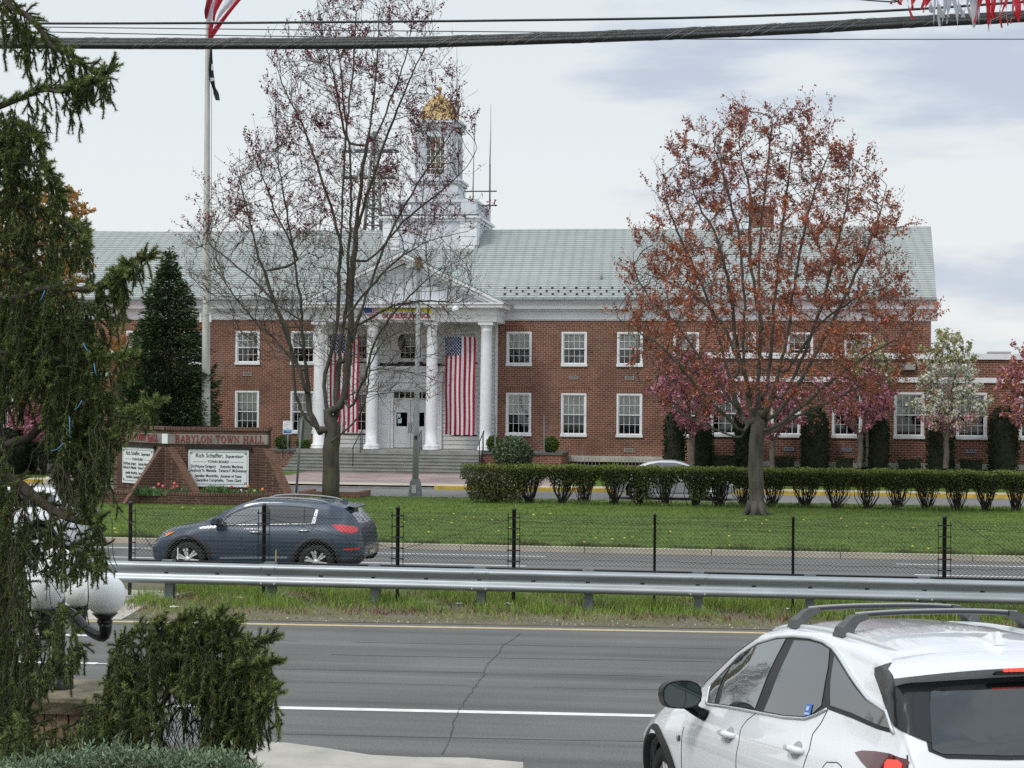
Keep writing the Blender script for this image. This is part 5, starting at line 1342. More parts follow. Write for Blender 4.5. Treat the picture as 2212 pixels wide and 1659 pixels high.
# profile: (depth, height fraction)
fl = [(0.03,0),(0.012,.02),(-.03,.07),(-.05,.14),(-.05,.22),(-.03,.30),(.01,.38),(.025,.46),(.025,.54),(.01,.62),(-.03,.70),(-.05,.78),(-.05,.86),(-.03,.93),(.012,.98),(.03,1.0)]
mb = MB(); n = len(fl); nx = 80; vs = []
for i in range(nx+1):
    x = x0g+(x1g-x0g)*i/nx
    for d, h in fl: vs.append((x, YG-.16+d, z_b+hB*h))
mb.add(vs, [(i*n+j, (i+1)*n+j, (i+1)*n+j+1, i*n+j+1) for i in range(nx) for j in range(n-1)], True)
mb.build('rail_beam', GALV, gr)
k = 0
for i, x in enumerate(xs_[::2]):
    # overlapped joints: a thin sleeve of the same profile
    q = MB(); vs = []
    for xx in (x-.33, x+.01):
        for d, h in fl: vs.append((xx+.16, YG-.164+d, z_b-.004+(hB+.008)*h))
    q.add(vs, [(j, n+j, n+j+1, j+1) for j in range(n-1)], True); jo = q.build('rail_joint', GALV, gr)
    for bxx in (x-.12, x+.12):
        for bh in (.12,.86):
            q = MB(); q.lathe([(0,-.012),(.014,-.01),(.016,0)], (bxx+.0,YG-.218,z_b+hB*bh), 8, axis='y'); q.build('bolt', mat('bolt_metal', (.5,.48,.4), .5), jo)
for x in xs_:
    if x < x0g: continue
    q = MB(); q.box(x-.075,x-.066,YG-.0,YG+.15,-.1,z_t+.02); q.box(x-.004-.07+.074,x+.005,YG+.02,YG+.13,-.1,z_t+.02); q.box(x-.066,x+.075,YG+.0,YG+.012,-.1,z_t+.02); q.box(x-.066,x+.075,YG+.138,YG+.15,-.1,z_t+.02); q.build('post', GALVP, gr)
    q = MB(); q.box(x-.1,x+.1,YG-.11,YG-.003,z_b+.02,z_t+.035); q.build('block', GALVP, gr)
for i in range(len(xs_)*2):
    x = xs_[0]+sg_/2*i
    if x < x0g: continue
    q = MB(); q.box(x-.035,x+.035,YG-.141,YG-.136,z_b+hB*.48,z_b+hB*.54); q.build('slot', BLACKW, gr)
# ---- black chain-link fence just behind the rail
YFN = YG + .42
fpx = [281,570,859,1110,1414,1713,2040,2370]
fx = [P(p,1200,YFN).x for p in fpx]
zt_ = P(1110,1106,YFN).z; FZ1 = zt_; FZ0 = P(1110,1224,YFN).z
fence = empty('chain_link_fence', (fx[3], YFN, 0), 'black vinyl chain-link fence with round posts standing behind the guardrail', 'fence')
term = [0,2,3,6]
for i, x in enumerate(fx):
    r = .036 if i in (0,2,3,6,1) else .024
    top = FZ1+.05 if i in (0,1,2,3,6) else FZ1+.0
    q = MB(); q.lathe([(r,0),(r,top-.03),(r*1.15,top-.028),(r*1.15,top-.005),(r*.8,top+.02),(0,top+.03)], (x,YFN,0), 10); po = q.build('post', BLACKM, fence)
    if i in (0,1,2,3,6):
        for s in (-1,1):
            if i == 0 and s < 0: continue
            q = MB(); q.box(x+s*.10-.006,x+s*.10+.006,YFN-.02,YFN-.01,FZ0-.02,FZ1-.03); q.build('tension_bar', BLACKM, po)
            for k in range(5):
                z = FZ1-.1-k*(FZ1-FZ0-.2)/4; q = MB(); q.box(min(x,x+s*.12),max(x,x+s*.12),YFN-.044,YFN-.038,z-.012,z+.012); q.build('clamp', BLACKM, po)
def chain(x0, x1, z0, z1, name='mesh_panel'):
    m = MB(); dw = .0719; nr = int((x1-x0)/dw); dw = (x1-x0)/nr; hstep = .0365; nz = int((z1-z0)/hstep); r = .0036
    for k in range(nr+1):
        xx = x0+k*dw; pts = []
        for j in range(nz+1):
            off = dw/2 if j % 2 else -dw/2
            xo = min(max(xx+off, x0), x1)
            pts.append((xo, YFN+(.003 if j % 2 else -.003), z1-j*hstep))
        # ribbon of 3-sided wire
        vs = []; 
        for (x, y, z) in pts: vs += [(x, y-r*1.2, z-r*.8), (x, y+r*1.2, z-r*.8), (x, y, z+r*1.4)]
        fs = [(j*3+a, j*3+(a+1)%3, (j+1)*3+(a+1)%3, (j+1)*3+a) for j in range(len(pts)-1) for a in range(3)]
        m.add(vs, fs)
        m.add([(pts[0][0]-r, YFN-r, z1), (pts[0][0]+r, YFN-r, z1), (pts[0][0]+r*.5, YFN, z1+.016),(pts[0][0]-r*.5, YFN, z1+.016)], [(0,1,2,3)])
    return m.build(name, BLACKW, fence)
for i in range(len(fx)-1):
    chain(fx[i]+(.1 if i in term or i==1 else .0), fx[i+1]-(.1 if i+1 in term+[1] else 0), FZ0 if i < 6 else .1, FZ1-.03)
    for z, sg__ in ((FZ1-.16, .012), (FZ0+.14, .008)):
        q = MB(); n = 14; rr = random.Random(i*7+int(z*10)); q.tube([(fx[i]+(fx[i+1]-fx[i])*t/n, YFN-.008, z+rr.gauss(0,sg__)) for t in range(n+1)], .0032, 4); q.build('tension_wire', BLACKW, fence)
for (a, b) in (((283,1188),(560,1120)),((572,1118),(855,1186)),((868,1186),(1108,1120)),((2046,1112),(2230,1220))):
    p, q_ = P(*a, YFN), P(*b, YFN); q = MB(); q.tube([tuple(p), tuple(p.lerp(q_,.5)+Vector((0,0,-.01))), tuple(q_)], .004, 5); q.build('brace_rod', BLACKW, fence)
q = MB(); q.tube([(fx[0],YFN-.05,FZ0-.03),(fx[-1],YFN-.05,FZ0-.03)], .018, 8); q.build('bottom_rail', BLACKM, fence)
for i, (px, z) in enumerate(((590,.16),(366,.17),(1380-0,.14),(1328+270*0,.13))): pass
for px, col_, lab in ((384,WHITEW,'thin white stake on the guardrail below the blue car front wheel'),(596,mat('raw_wood', (.5,.36,.16), .8),'thin wooden stake standing on the guardrail below the blue car rear door')):
    a = P(px, 1215, YG-.05); st0 = empty('stake', (a.x, YG-.05, z_t+.03), lab, 'stake')
    q = MB(); q.box(a.x-.008,a.x+.008,YG-.058,YG-.042,z_t+.04,z_t+.25); q.build('stick', col_, st0)
# ---- verge vegetation
def blades(name, n, region, hrange, wdt, m, seed, clump=1.0, lean=.35, label=None):
    rnd = random.Random(seed); mb = MB(); k = 0; tries = 0
    while k < n and tries < n*6:
        tries += 1; x, y = region(rnd)
        c = .5+.5*math.sin(x*1.9+seed)*math.sin(y*2.3+x*.7)+.3*math.sin(x*5.1+y*3)
        if rnd.random() > c*clump+.18: continue
        h = rnd.uniform(*hrange)*(.5+.8*max(0, min(1, c))); a = rnd.uniform(0, 2*math.pi); w_ = wdt*rnd.uniform(.6,1.3)
        dx_, dy_ = math.cos(a)*w_, math.sin(a)*w_; l = h*lean; lx, ly = rnd.gauss(0,l), rnd.gauss(0,l)
        mb.add([(x-dx_,y-dy_,0),(x+dx_,y+dy_,0),(x+dx_*.7+lx*.4,y+dy_*.7+ly*.4,h*.6),(x-dx_*.7+lx*.4,y-dy_*.7+ly*.4,h*.6),(x+lx,y+ly,h)], [(0,1,2,3),(3,2,4)]); k += 1
    o = mb.build(name, m); o['kind'] = 'stuff'
    if label: o['label'] = label
    return o
GR1 = mat('verge_grass', (.20,.30,.05), .8, island=.45, trans=.2); GR2 = mat('dry_verge_grass', (.25,.29,.08), .8, island=.4, trans=.15); GR3 = mat('dead_nettle', (.20,.115,.085), .85, island=.5)
yA = lambda x: yline(1106,1351,x,0,NS); yBv = yF0-.15
xg0 = P(300,1300,YG).x
def reg(lo, hi, x0=xg0, x1=17.0):
    def f(r):
        x = r.uniform(x0, x1); a = yA(x); return x, lerp(a, yBv, r.uniform(lo, hi))
    return f
blades('tall_grass', 30000, reg(.28,.99), (.07,.26), .006, GR1, 2, 1.0, label='tall green grass growing around the guardrail posts')
blades('short_grass', 22000, reg(.10,.95), (.03,.10), .006, GR2, 7, .9, .5, label='dry short grass along the verge')
blades('purple_weeds', 9000, reg(.18,.9), (.03,.12), .012, GR3, 4, .55, .6, label='brown-purple ground weeds in the verge')
rnd = random.Random(9); mb = MB()
for _ in range(2600):
    x = rnd.uniform(xg0-8, 17); y = yA(x)+abs(rnd.gauss(0,.35))+.05; s = rnd.uniform(.006,.022)
    leafquad(mb, Vector((x,y,.012)), rnd, s, .7)
o = mb.build('gravel', mat('gravel_bits', (.36,.33,.29), .9, island=.6)); o['kind'] = 'stuff'
# lawn blades at the kerb edge + dandelions
def lregion(r): return r.uniform(-26, 17), YL0+abs(r.gauss(0,.14))
o = blades('lawn_edge_grass', 9000, lregion, (.06,.16), .012, mat('lawn_edge', (.09,.12,.03), .85, island=.4), 12, 1.0)
o.location.z = .1
rnd = random.Random(4); mb = MB()
for _ in range(95):
    x = rnd.uniform(-22, 17); y = YL0+rnd.uniform(.3, 9)**1.0
    if rnd.random() < .5: x = round(x/4)*4+rnd.gauss(0,.6)
    mb.lathe([(.035,0),(.03,.015),(0,.02)], (x, y, lawnz(x,y)+.05), 6)
o = mb.build('dandelions', mat('dandelion_yellow', (.65,.55,.03), .8)); o['kind'] = 'stuff'; o['label'] = 'scattered yellow dandelions in the lawn'
# lawn: short blades so that the turf has a nap
def lreg2(r): 
    return r.uniform(-26, 18), lerp(YL0, YD, r.random()**1.15)
rnd = random.Random(77); mb = MB()
for _ in range(60000):
    x, y = lreg2(rnd); h = rnd.uniform(.03,.07); a = rnd.uniform(0,6.283); w_ = .012; z = lawnz(x,y); dx_, dy_ = math.cos(a)*w_, math.sin(a)*w_
    mb.tri((x-dx_,y-dy_,z),(x+dx_,y+dy_,z),(x+rnd.gauss(0,.02),y+rnd.gauss(0,.02),z+h))
o = mb.build('lawn_blades', mat('lawn_blade', (.125,.172,.036), .85, island=.45, trans=.15)); o['kind'] = 'stuff'
# hedge foot weeds
def hreg(r): return r.uniform(P(1060,1088,hg0.y).x, 19), hg0.y+r.gauss(-.25,.28)
o = blades('rough_grass', 9000, hreg, (.06,.2), .012, mat('rough_grass_green', (.10,.15,.035), .85, island=.45), 15, .9); o.location.z = .13
# litter
def litter(name, px, py, m, label, seed, s=.09, z=0.02, cat='litter'):
    r = random.Random(seed); g = G(px, py, z); mb = MB(); vs = []
    nn = 6
    for j in range(nn):
        for i in range(nn): vs.append((g.x+(i/(nn-1)-.5)*2.4*s+r.gauss(0,s*.12), g.y+(j/(nn-1)-.5)*s*1.5+r.gauss(0,s*.1), z+s*.35*abs(math.sin(i*1.9+seed)*math.cos(j*1.3))+r.random()*s*.25))
    mb.add(vs, [(j*nn+i, j*nn+i+1, (j+1)*nn+i+1, (j+1)*nn+i) for j in range(nn-1) for i in range(nn-1)], True)
    o = mb.build(name, m); return tagg(o, label, cat)
PAPER = mat('paper_white', (.72,.74,.74), .6); LEAFD = mat('dead_leaf', (.42,.30,.18), .8)
litter('paper_scrap', 376, 1313, PAPER, 'crumpled white paper in the grass near the left end of the verge', 1, .07)
litter('dead_leaf', 517, 1294, LEAFD, 'curled pale brown dead leaf in the grass under the guardrail', 2, .09, .05)
litter('plastic_scrap', 992, 1305, mat('plastic_blue', (.45,.6,.66), .4), 'small pale blue plastic scrap in the tall grass', 3, .05, .05)
litter('paper_cup', 1098, 1306, PAPER, 'white crumpled paper beside a fence post in the grass', 4, .07, .05)
litter('paper_scrap', 1697, 1316, PAPER, 'small white paper scrap in the grass right of the last guardrail post', 5, .05, .06)
litter('red_scrap', 282, 1298, mat('red_plastic', (.5,.06,.08), .5), 'small red and white scrap on the concrete at the fence foot', 6, .05, .02)

# crack across the near carriageway
crk = [(1122,1367),(1108,1380),(1090,1392),(1078,1408),(1062,1425),(1050,1440),(1040,1462),(1030,1478),(1018,1496),(1004,1512),(994,1530),(980,1560),(968,1600),(955,1640)]
rnd = random.Random(8); mb = MB(); pp = []
for a, b in zip(crk, crk[1:]):
    for t in (0,.25,.5,.75): pp.append(G(lerp(a[0],b[0],t)+rnd.gauss(0,1.8), lerp(a[1],b[1],t), .005))
for a, b in zip(pp, pp[1:]):
    w_ = rnd.uniform(.003,.010); mb.add([(a.x-w_,a.y,.0052),(a.x+w_,a.y,.0052),(b.x+w_,b.y,.0052),(b.x-w_,b.y,.0052)], [(0,1,2,3)])
o = mb.build('road_crack', mat('crack_dark', (.06,.06,.058), .95)); o['kind'] = 'structure'

# ------------------------------------------------------------------ sign wall
YS = G(470,1093,.15).y
def V2(px, py, Y): q = P(px, py, Y); return q
sw = empty('sign_wall', (V2(360,1090,YS).x, YS, .15), 'V-shaped dark brick entrance sign reading BABYLON TOWN HALL with white name boards', 'sign')
zs = lambda py: P(450, py, YS).z
cxs_, crx = P(357,1000,YS).x, P(575,1000,YS).x
ztopS, zb1_, zb0_ = zs(923), zs(938), zs(959)
zgr = .1
# left face turned 60 degrees away
al = R(118+180-0)      # direction of left face from corner
dirL = Vector((-math.cos(R(40)), math.sin(R(40)), 0))
C0 = Vector((cxs_, YS, 0)); CR = Vector((crx, YS, 0)); LW = (crx-cxs_); CL = C0 + dirL*LW
def wallprism(mb, A, B, th, z0, z1, fwd_off=0.0):
    A = Vector(A); B = Vector(B); d = (B-A).normalized(); nrm = Vector((d.y, -d.x, 0))   # towards the viewer for A->B left to right
    if nrm.y > 0: nrm = -nrm
    a, b = A+nrm*fwd_off, B+nrm*fwd_off; c, e = B-nrm*th, A-nrm*th
    vs = [(q.x,q.y,z0) for q in (a,b,c,e)] + [(q.x,q.y,z1) for q in (a,b,c,e)]
    mb.add(vs, [(0,3,2,1),(4,5,6,7),(0,1,5,4),(1,2,6,5),(2,3,7,6),(3,0,4,7)])
    return nrm
mb = MB(); nR = wallprism(mb, C0, CR, .5, zgr, ztopS-.11); nL = wallprism(mb, CL, C0, .5, zgr, ztopS-.11); mb.build('wall', BRICKD, sw)
mb = MB(); wallprism(mb, C0-Vector((.02,0,0)), CR+Vector((.05,0,0)), .52, ztopS-.108, ztopS, .04); wallprism(mb, CL, C0, .52, ztopS-.106, ztopS-.002, .045); mb.build('brick_cap', SOLDIERD, sw)
BAND = mat('band_stone', (.24,.225,.205), .85, var=.3, vscale=2.5)
mb = MB(); wallprism(mb, C0-Vector((.01,0,0)), CR+Vector((.05,0,0)), .1, zb0_, zb1_, .06); mb.build('stone_band', BAND, sw)
mb = MB(); wallprism(mb, CL, C0, .1, zb0_, zb1_, .062); mb.build('stone_band', BAND, sw)
mb = MB(); mb.box(C0.x-.09, C0.x+.1, YS-.085, YS-.0, zb0_-.002, zb1_+.002); mb.build('white_joint', WHITEW, sw)
REDL = mat('sign_red_letters', (.30,.035,.035), .6)
# serif capitals drawn as outline strokes
SER = {'B':[('v',.18),('h',.18,.62,0),('h',.18,.6,.5),('h',.18,.62,1),('r',.68,.04,.46),('r',.64,.54,.96)],'A':1}
def glyphs(word, h, m, name, parent, origin, ux, nrm, width):
    """blocky serif capitals, each letter one mesh, laid along ux from origin (bottom left)"""
    W_ = {'B':.72,'A':.86,'Y':.84,'L':.66,'O':.84,'N':.86,'T':.76,'W':1.12,'H':.88,' ':.45}
    tot = sum(W_[c]+.13 for c in word)-.13; sc = width/tot; x = 0
    t = .15; s = .085
    for c in word:
        w_ = W_[c]; st = []        # strokes: (x0,y0,x1,y1,thickness)
        if c == 'B': st = [(.14,0,.14,1,t),(0,.03,.45,.03,.07),(0,.97,.43,.97,.07),(.14,.51,.45,.51,.07),(.45,.03,.62,.13,.1),(.62,.13,.62,.4,t),(.62,.4,.45,.51,.09),(.45,.51,.57,.6,.09),(.57,.6,.57,.88,t),(.57,.88,.43,.97,.09)]
        if c == 'A': st = [(.14,.04,.44,1,.07),(.46,1,.74,.04,t),(.2,.33,.66,.33,.06),(0,.03,.28,.03,.06),(.58,.03,.88,.03,.06)]
        if c == 'Y': st = [(.14,.97,.43,.48,t),(.72,.97,.45,.5,.07),(.43,.5,.43,0,t),(0,.97,.3,.97,.06),(.58,.97,.84,.97,.06),(.27,.03,.6,.03,.06)]
        if c == 'L': st = [(.16,0,.16,1,t),(0,.97,.34,.97,.06),(0,.03,.62,.03,.07),(.62,.0,.64,.27,.06)]
        if c == 'O': 
            for k in range(12):
                a0, a1 = k*math.pi/6, (k+1)*math.pi/6; st.append((.42+.36*math.cos(a0), .5+.46*math.sin(a0), .42+.36*math.cos(a1), .5+.46*math.sin(a1), .07+.07*abs(math.cos((a0+a1)/2))))
        if c == 'N': st = [(.15,.04,.15,.97,.07),(.17,.97,.72,.04,t),(.72,.0,.72,.97,.07),(0,.97,.2,.97,.06),(.02,.03,.3,.03,.06),(.58,.97,.86,.97,.06)]
        if c == 'T': st = [(.38,0,.38,1,t),(.02,.96,.74,.96,.08),(.03,.76,.03,.98,.05),(.73,.76,.73,.98,.05),(.22,.03,.54,.03,.06)]
        if c == 'W': st = [(.12,.97,.36,0,t),(.38,0,.56,.8,.07),(.54,.97,.78,0,t),(.8,0,1.0,.97,.07),(0,.97,.26,.97,.06),(.42,.97,.68,.97,.06),(.88,.97,1.12,.97,.06)]
        if c == 'H': st = [(.16,0,.16,1,t),(.72,0,.72,1,t),(.16,.51,.72,.51,.07),(0,.97,.32,.97,.06),(0,.03,.32,.03,.06),(.56,.97,.88,.97,.06),(.56,.03,.88,.03,.06)]
        if st:
            mb = MB()
            for x0, y0, x1, y1, th in st:
                d = Vector((x1-x0, (y1-y0))); L_ = d.length; d.normalize(); pn = Vector((-d.y, d.x))*th/2
                for off0, off1 in ((0.0,.02),):
                    cs = [Vector((x0,y0))+pn-d*.01, Vector((x0,y0))-pn-d*.01, Vector((x1,y1))-pn+d*.01, Vector((x1,y1))+pn+d*.01]
                    f3 = lambda q, o: Vector(origin)+Vector(ux)*((x+q.x)*sc)+Vector((0,0,max(0,min(1,q.y))*h))+Vector(nrm)*o
                    vs = [f3(q, .02) for q in cs]+[f3(q, 0) for q in cs]; mb.add(vs, [(3,2,1,0),(0,1,5,4),(1,2,6,5),(2,3,7,6),(3,0,4,7)])
            mb.build('letter', m, parent)
        x += w_+.13
hb = zb1_-zb0_
o0 = C0+Vector(((P(380,950,YS).x-C0.x),0,zb0_+hb*.14))+nR*.062
glyphs('BABYLON TOWN HALL', hb*.74, REDL, 'letter', sw, o0, (1,0,0), nR, P(570,950,YS).x-P(380,950,YS).x)
uL = -dirL
o1 = C0+dirL*(LW-.25)+Vector((0,0,zb0_+hb*.14))+nL*.066
glyphs('BABYLON TOWN HALL', hb*.74, REDL, 'letter', sw, o1, tuple(uL), nL, LW-.62)
# name boards
BOARD = mat('sign_board_white', (.76,.79,.80), .5)
def board(cen, ux, nrm, w_, z0, z1):
    rz = math.atan2(ux[1], ux[0]); U_ = Vector(ux); Nn = Vector(nrm)
    mb = MB(); c = Vector(cen); mb.obox(Vector((c.x,c.y,(z0+z1)/2))+Nn*.03, U_*w_/2, Nn*.025, Vector((0,0,(z1-z0)/2))); bo_ = mb.build('name_board', BOARD, sw)
    mb = MB(); mb.obox(Vector((c.x,c.y,z1+.05))+Nn*.05, U_*(w_/2+.1), Nn*.05, Vector((0,0,.035))); mb.build('hood', BLACKM, bo_)
    h = z1-z0; base = lambda u, v: Vector((c.x,c.y,z0+h*v))+U_*(w_*(u-.5))+Nn*.056
    mb = MB()
    def bar(u0,v0,u1,v1,t=.006):
        a, b = base(u0,v0), base(u1,v1); mid = (a+b)/2; d = (b-a)/2
        if abs(d.z) < 1e-4: mb.obox(mid+Nn*.001, d, Nn*.001, Vector((0,0,t)))
        else: mb.obox(mid+Nn*.001, U_*t, Nn*.001, d)
    for v in (.07,.93): bar(.06,v,.94,v,.007)
    for u in (.025,.975): bar(u,.15,u,.85)
    bar(.08,.67,.31,.67); bar(.69,.67,.92,.67)
    for (u,v) in ((.045,.1),(.955,.1),(.045,.9),(.955,.9)):
        for k in range(9):
            a0 = k*math.pi/4.5; q = base(u+.018*math.cos(a0), v+.026*math.sin(a0)); mb.obox(q+Nn*.001, U_*.012, Nn*.001, Vector((0,0,.012)))
    mb.build('border', INK, bo_)
    for s_, sz, u, v, xs_c, sh in (('Rich Schaffer,',.155,.35,.835,.92,0),('Supervisor',.12,.76,.82,.95,.35),('TOWN BOARD',.095,.5,.67,.9,0),('DuWayne Gregory',.115,.25,.545,.78,0),('Antonio Martinez',.115,.72,.545,.78,0),('Anthony N. Manetta',.115,.25,.435,.76,0),('Terence F. McSweeney',.115,.735,.435,.72,0),
                          ('Jennifer Montiglio,',.11,.31,.29,.82,0),('Receiver of Taxes',.1,.71,.285,.8,.35),('Geraldine Compitello,',.11,.36,.175,.8,0),('Town Clerk',.1,.755,.17,.85,.35)):
        t_ = text(s_, sz*1.18, INK, 'lettering', None, .001, .004, xs_c, shear=sh*.5)
        t_.location = base(u, v)+Nn*.002; t_.rotation_euler.z = rz; bpy.context.view_layer.update(); t_.parent = bo_; t_.matrix_parent_inverse = bo_.matrix_world.inverted()
bw0, bw1 = P(408,1000,YS).x, P(538,1000,YS).x
board(((bw0+bw1)/2, YS, 0), (1,0,0), nR, bw1-bw0, zs(1051), zs(971))
cL = C0+dirL*(LW*.50); board(tuple(cL), tuple(uL), nL, bw1-bw0, zs(1051), zs(971))
# sloping brick buttresses
def fin(T0, B0, th, zt, name='buttress'):
    T0 = Vector(T0); B0 = Vector(B0); d = (B0-T0); d.z = 0; L_ = d.length; d.normalize(); pn = Vector((-d.y,d.x,0))*th/2
    vs = []
    for s in (1,-1):
        for (l, z) in ((-.05,zgr),(L_,zgr),(L_,zgr+.12),(.14,zt),(-.05,zt)): q = T0+d*l+pn*s; vs.append((q.x,q.y,z))
    mb = MB(); mb.add(vs, [(0,1,2,3,4),(9,8,7,6,5),(0,5,6,1),(1,6,7,2),(3,8,9,4),(4,9,5,0)]); o = mb.build(name, BRICKD, sw)
    mb = MB(); n = 26; a0 = T0+d*.14; a1 = T0+d*L_
    sl_ = Vector((d.x*(L_-.14), d.y*(L_-.14), zgr+.12-zt)); nn_ = Vector((0,0,1))-sl_.normalized()*sl_.normalized().z
    for k in range(n):
        c = Vector((a0.x,a0.y,zt))+sl_*((k+.5)/n); mb.obox(c+nn_.normalized()*.012, sl_*(.44/n), pn*1.02, nn_.normalized()*.015)
    mb.build('brick_edge', mat('edge_brick', (.17,.09,.062), .9, island=.0, var=.3, vscale=8), o)
zf_ = zs(968)
fin(C0+Vector((.10,0,0)), P(440,1092,YS-.9).xy.to_3d(), .30, zf_)
fin(C0-Vector((.02,0,0)), P(268,1092,YS-.9).xy.to_3d(), .22, zf_)
fin(CR-Vector((.05,0,0)), P(635,1095,YS-.75).xy.to_3d(), .36, zf_)
# planter wall and flower bed
f1, f2, f3 = P(165,1085,YS-.3), P(455,1095,YS-1.0), P(645,1080,YS-.6)
def low(mb, a, b, z0, z1, th=.3, fo=0): wallprism(mb, (a.x,a.y,0), (b.x,b.y,0), th, z0, z1, fo)
zpw = P(500,1066,YS-1.0).z
mb = MB(); low(mb, f1, f2, .05, zpw-.1); low(mb, f2, f3, .05, zpw-.1); mb.build('planter_wall', BRICKD, sw)
mb = MB(); low(mb, f1, f2, zpw-.098, zpw, .32, .02); low(mb, f2, f3, zpw-.099, zpw-.001, .32, .02); mb.build('planter_cap', SOLDIERD, sw)
mb = MB(); mb.add([(f1.x,f1.y+.2,zpw-.12),(f2.x,f2.y+.2,zpw-.12),(f3.x,f3.y+.2,zpw-.12),(f3.x,YS+.1,zpw-.12),(f1.x,YS+1.5,zpw-.12)], [(0,1,2,3,4)]); mb.build('planter_soil', mat('soil', (.06,.045,.03), .95), sw)
# tulips and spring flowers, one plant each
TU = [mat('tulip_coral', (.72,.13,.14), .7), mat('tulip_pink', (.68,.38,.52), .7), mat('tulip_orange', (.72,.26,.06), .7), mat('flower_red', (.5,.02,.03), .7), mat('flower_yellow', (.7,.62,.2), .7)]
LEAFG = mat('tulip_leaf', (.09,.17,.055), .7, island=.3)
flw = [(343,1047,0,'coral-red tulip, leftmost in the bed below the corner of the sign'),(352,1051,0,'coral-red tulip leaning beside the leftmost tulip'),(377,1045,0,'tall coral-red tulip left of the sign buttress'),(384,1052,0,'low coral-red tulip near the sign buttress'),(376,1054,0,'coral-red tulip below the tall one near the buttress'),(370,1058,0,'lowest small coral-red tulip near the buttress'),(333,1055,1,'pale pink tulip left of the coral tulips'),(394,1058,1,'pale pink tulip close to the sign buttress'),(391,1062,1,'low pink tulip at the buttress foot'),
       (447,1058,2,'small orange flower below the left corner of the name board'),(536,1051,2,'small orange flower below the right corner of the name board'),(567,1058,2,'orange flower near the right buttress'),(500,1053,3,'deep red flower under the name board'),(476,1058,1,'pink flower under the middle of the name board'),(521,1061,1,'tall pink hyacinth right under the name board'),(533,1064,1,'second pink hyacinth right of the name board middle'),(550,1062,4,'pale yellow flowers right of the name board')]
for i, (px, py, c, lab) in enumerate(flw):
    Yq = YS-.45-.1*(i % 3); p = P(px, py, Yq); z0 = zpw-.12
    r_ = random.Random(i); root = empty('tulip' if c in (0,1) else 'garden_flower', (p.x,Yq,z0), lab, 'flower', 'spring flowers in the sign bed')
    q = MB(); q.tube([(p.x,Yq,z0),(p.x,Yq,p.z)], .008, 4)
    for k in range(5):
        a = r_.uniform(0,6.28); l = r_.uniform(.15,.3); q.add([(p.x-.02,Yq,z0),(p.x+.02,Yq,z0),(p.x+.02+math.cos(a)*.06,Yq+math.sin(a)*.06,z0+l*.7),(p.x+math.cos(a)*.12,Yq+math.sin(a)*.12,z0+l)], [(0,1,2,3)])
    q.build('leaves', LEAFG, root)
    q = MB(); q.lathe([(.02,-.05),(.045,-.03),(.052,.01),(.04,.05),(.02,.06)], (p.x,Yq,p.z), 8); q.build('bloom', TU[c], root)
def bedreg(r):
    x = r.uniform(P(300,1060,YS).x, P(585,1060,YS).x); return x, YS-r.uniform(.25,.8)
o = blades('bed_leaves', 2600, bedreg, (.08,.3), .02, LEAFG, 21, .9, label='green leaves of the spring flower bed'); o.location.z = zpw-.12
# brick tree ring by the bare maple
mb = MB(); c = G(712,1074,.15); 
for (x0,x1,y0,y1) in ((-1.1,1.1,-.1,.1),(-1.1,-.9,.1,1.6),(.9,1.1,.1,1.6)): mb.box(c.x+x0,c.x+x1,c.y+y0,c.y+y1,.1,.34)
o = mb.build('tree_ring', brickmat('ring_brick', (.22,.10,.075), (.17,.07,.055), (.25,.2,.16))); tagg(o, 'low red brick edging around the foot of the bare maple', 'planter edging')

# ------------------------------------------------------------------ poles and signs
def pole_sign():
    Y = G(620,1040,.18).y+3.0; a = P(621.5,972,Y)
    r = empty('post_sign', (a.x,Y,zpl), 'small white sign with a blue wave panel on a thin post left of the steps', 'sign')
    q = MB(); q.tube([(a.x,Y,zpl-.2),(a.x,Y,P(621,908,Y).z)], .03, 8); q.build('post', GALVP, r)
    t, b = P(612,909,Y), P(633,937.5,Y); q = MB(); q.box(t.x,P(632,920,Y).x,Y-.05,Y-.03,b.z,t.z); bo = q.build('panel', WHITEW, r)
    w_ = P(632,920,Y).x-t.x; h = t.z-b.z; x0 = t.x; z0 = b.z; y = Y-.052
    q = MB(); q.prism([(x0+.04*w_,z0+.06*h),(x0+.94*w_,z0+.06*h),(x0+.94*w_,z0+.34*h),(x0+.04*w_,z0+.34*h)], y-.003, y); q.build('blue_panel', mat('sign_light_blue', (.16,.38,.62), .5), bo)
    q = MB(); q.prism([(x0+.08*w_,z0+.07*h),(x0+.9*w_,z0+.07*h),(x0+.8*w_,z0+.22*h),(x0+.55*w_,z0+.12*h),(x0+.35*w_,z0+.2*h),(x0+.2*w_,z0+.27*h)], y-.006, y-.004); q.build('wave', mat('sign_dark_blue', (.03,.09,.30), .5), bo)
    q = MB(); q.box(x0+.15*w_,x0+.75*w_,y-.003,y,z0+.74*h,z0+.76*h); q.box(x0+.2*w_,x0+.5*w_,y-.003,y,z0+.6*h,z0+.63*h); q.box(x0+.35*w_,x0+.8*w_,y-.003,y,z0+.88*h,z0+.90*h); q.build('print', mat('sign_grey_print', (.25,.3,.42), .6), bo)
    q = MB(); q.box(x0+.38*w_,x0+.64*w_,y-.003,y,z0+.42*h,z0+.45*h); q.build('red_print', mat('sign_pinkish', (.5,.12,.2), .6), bo)
pole_sign()
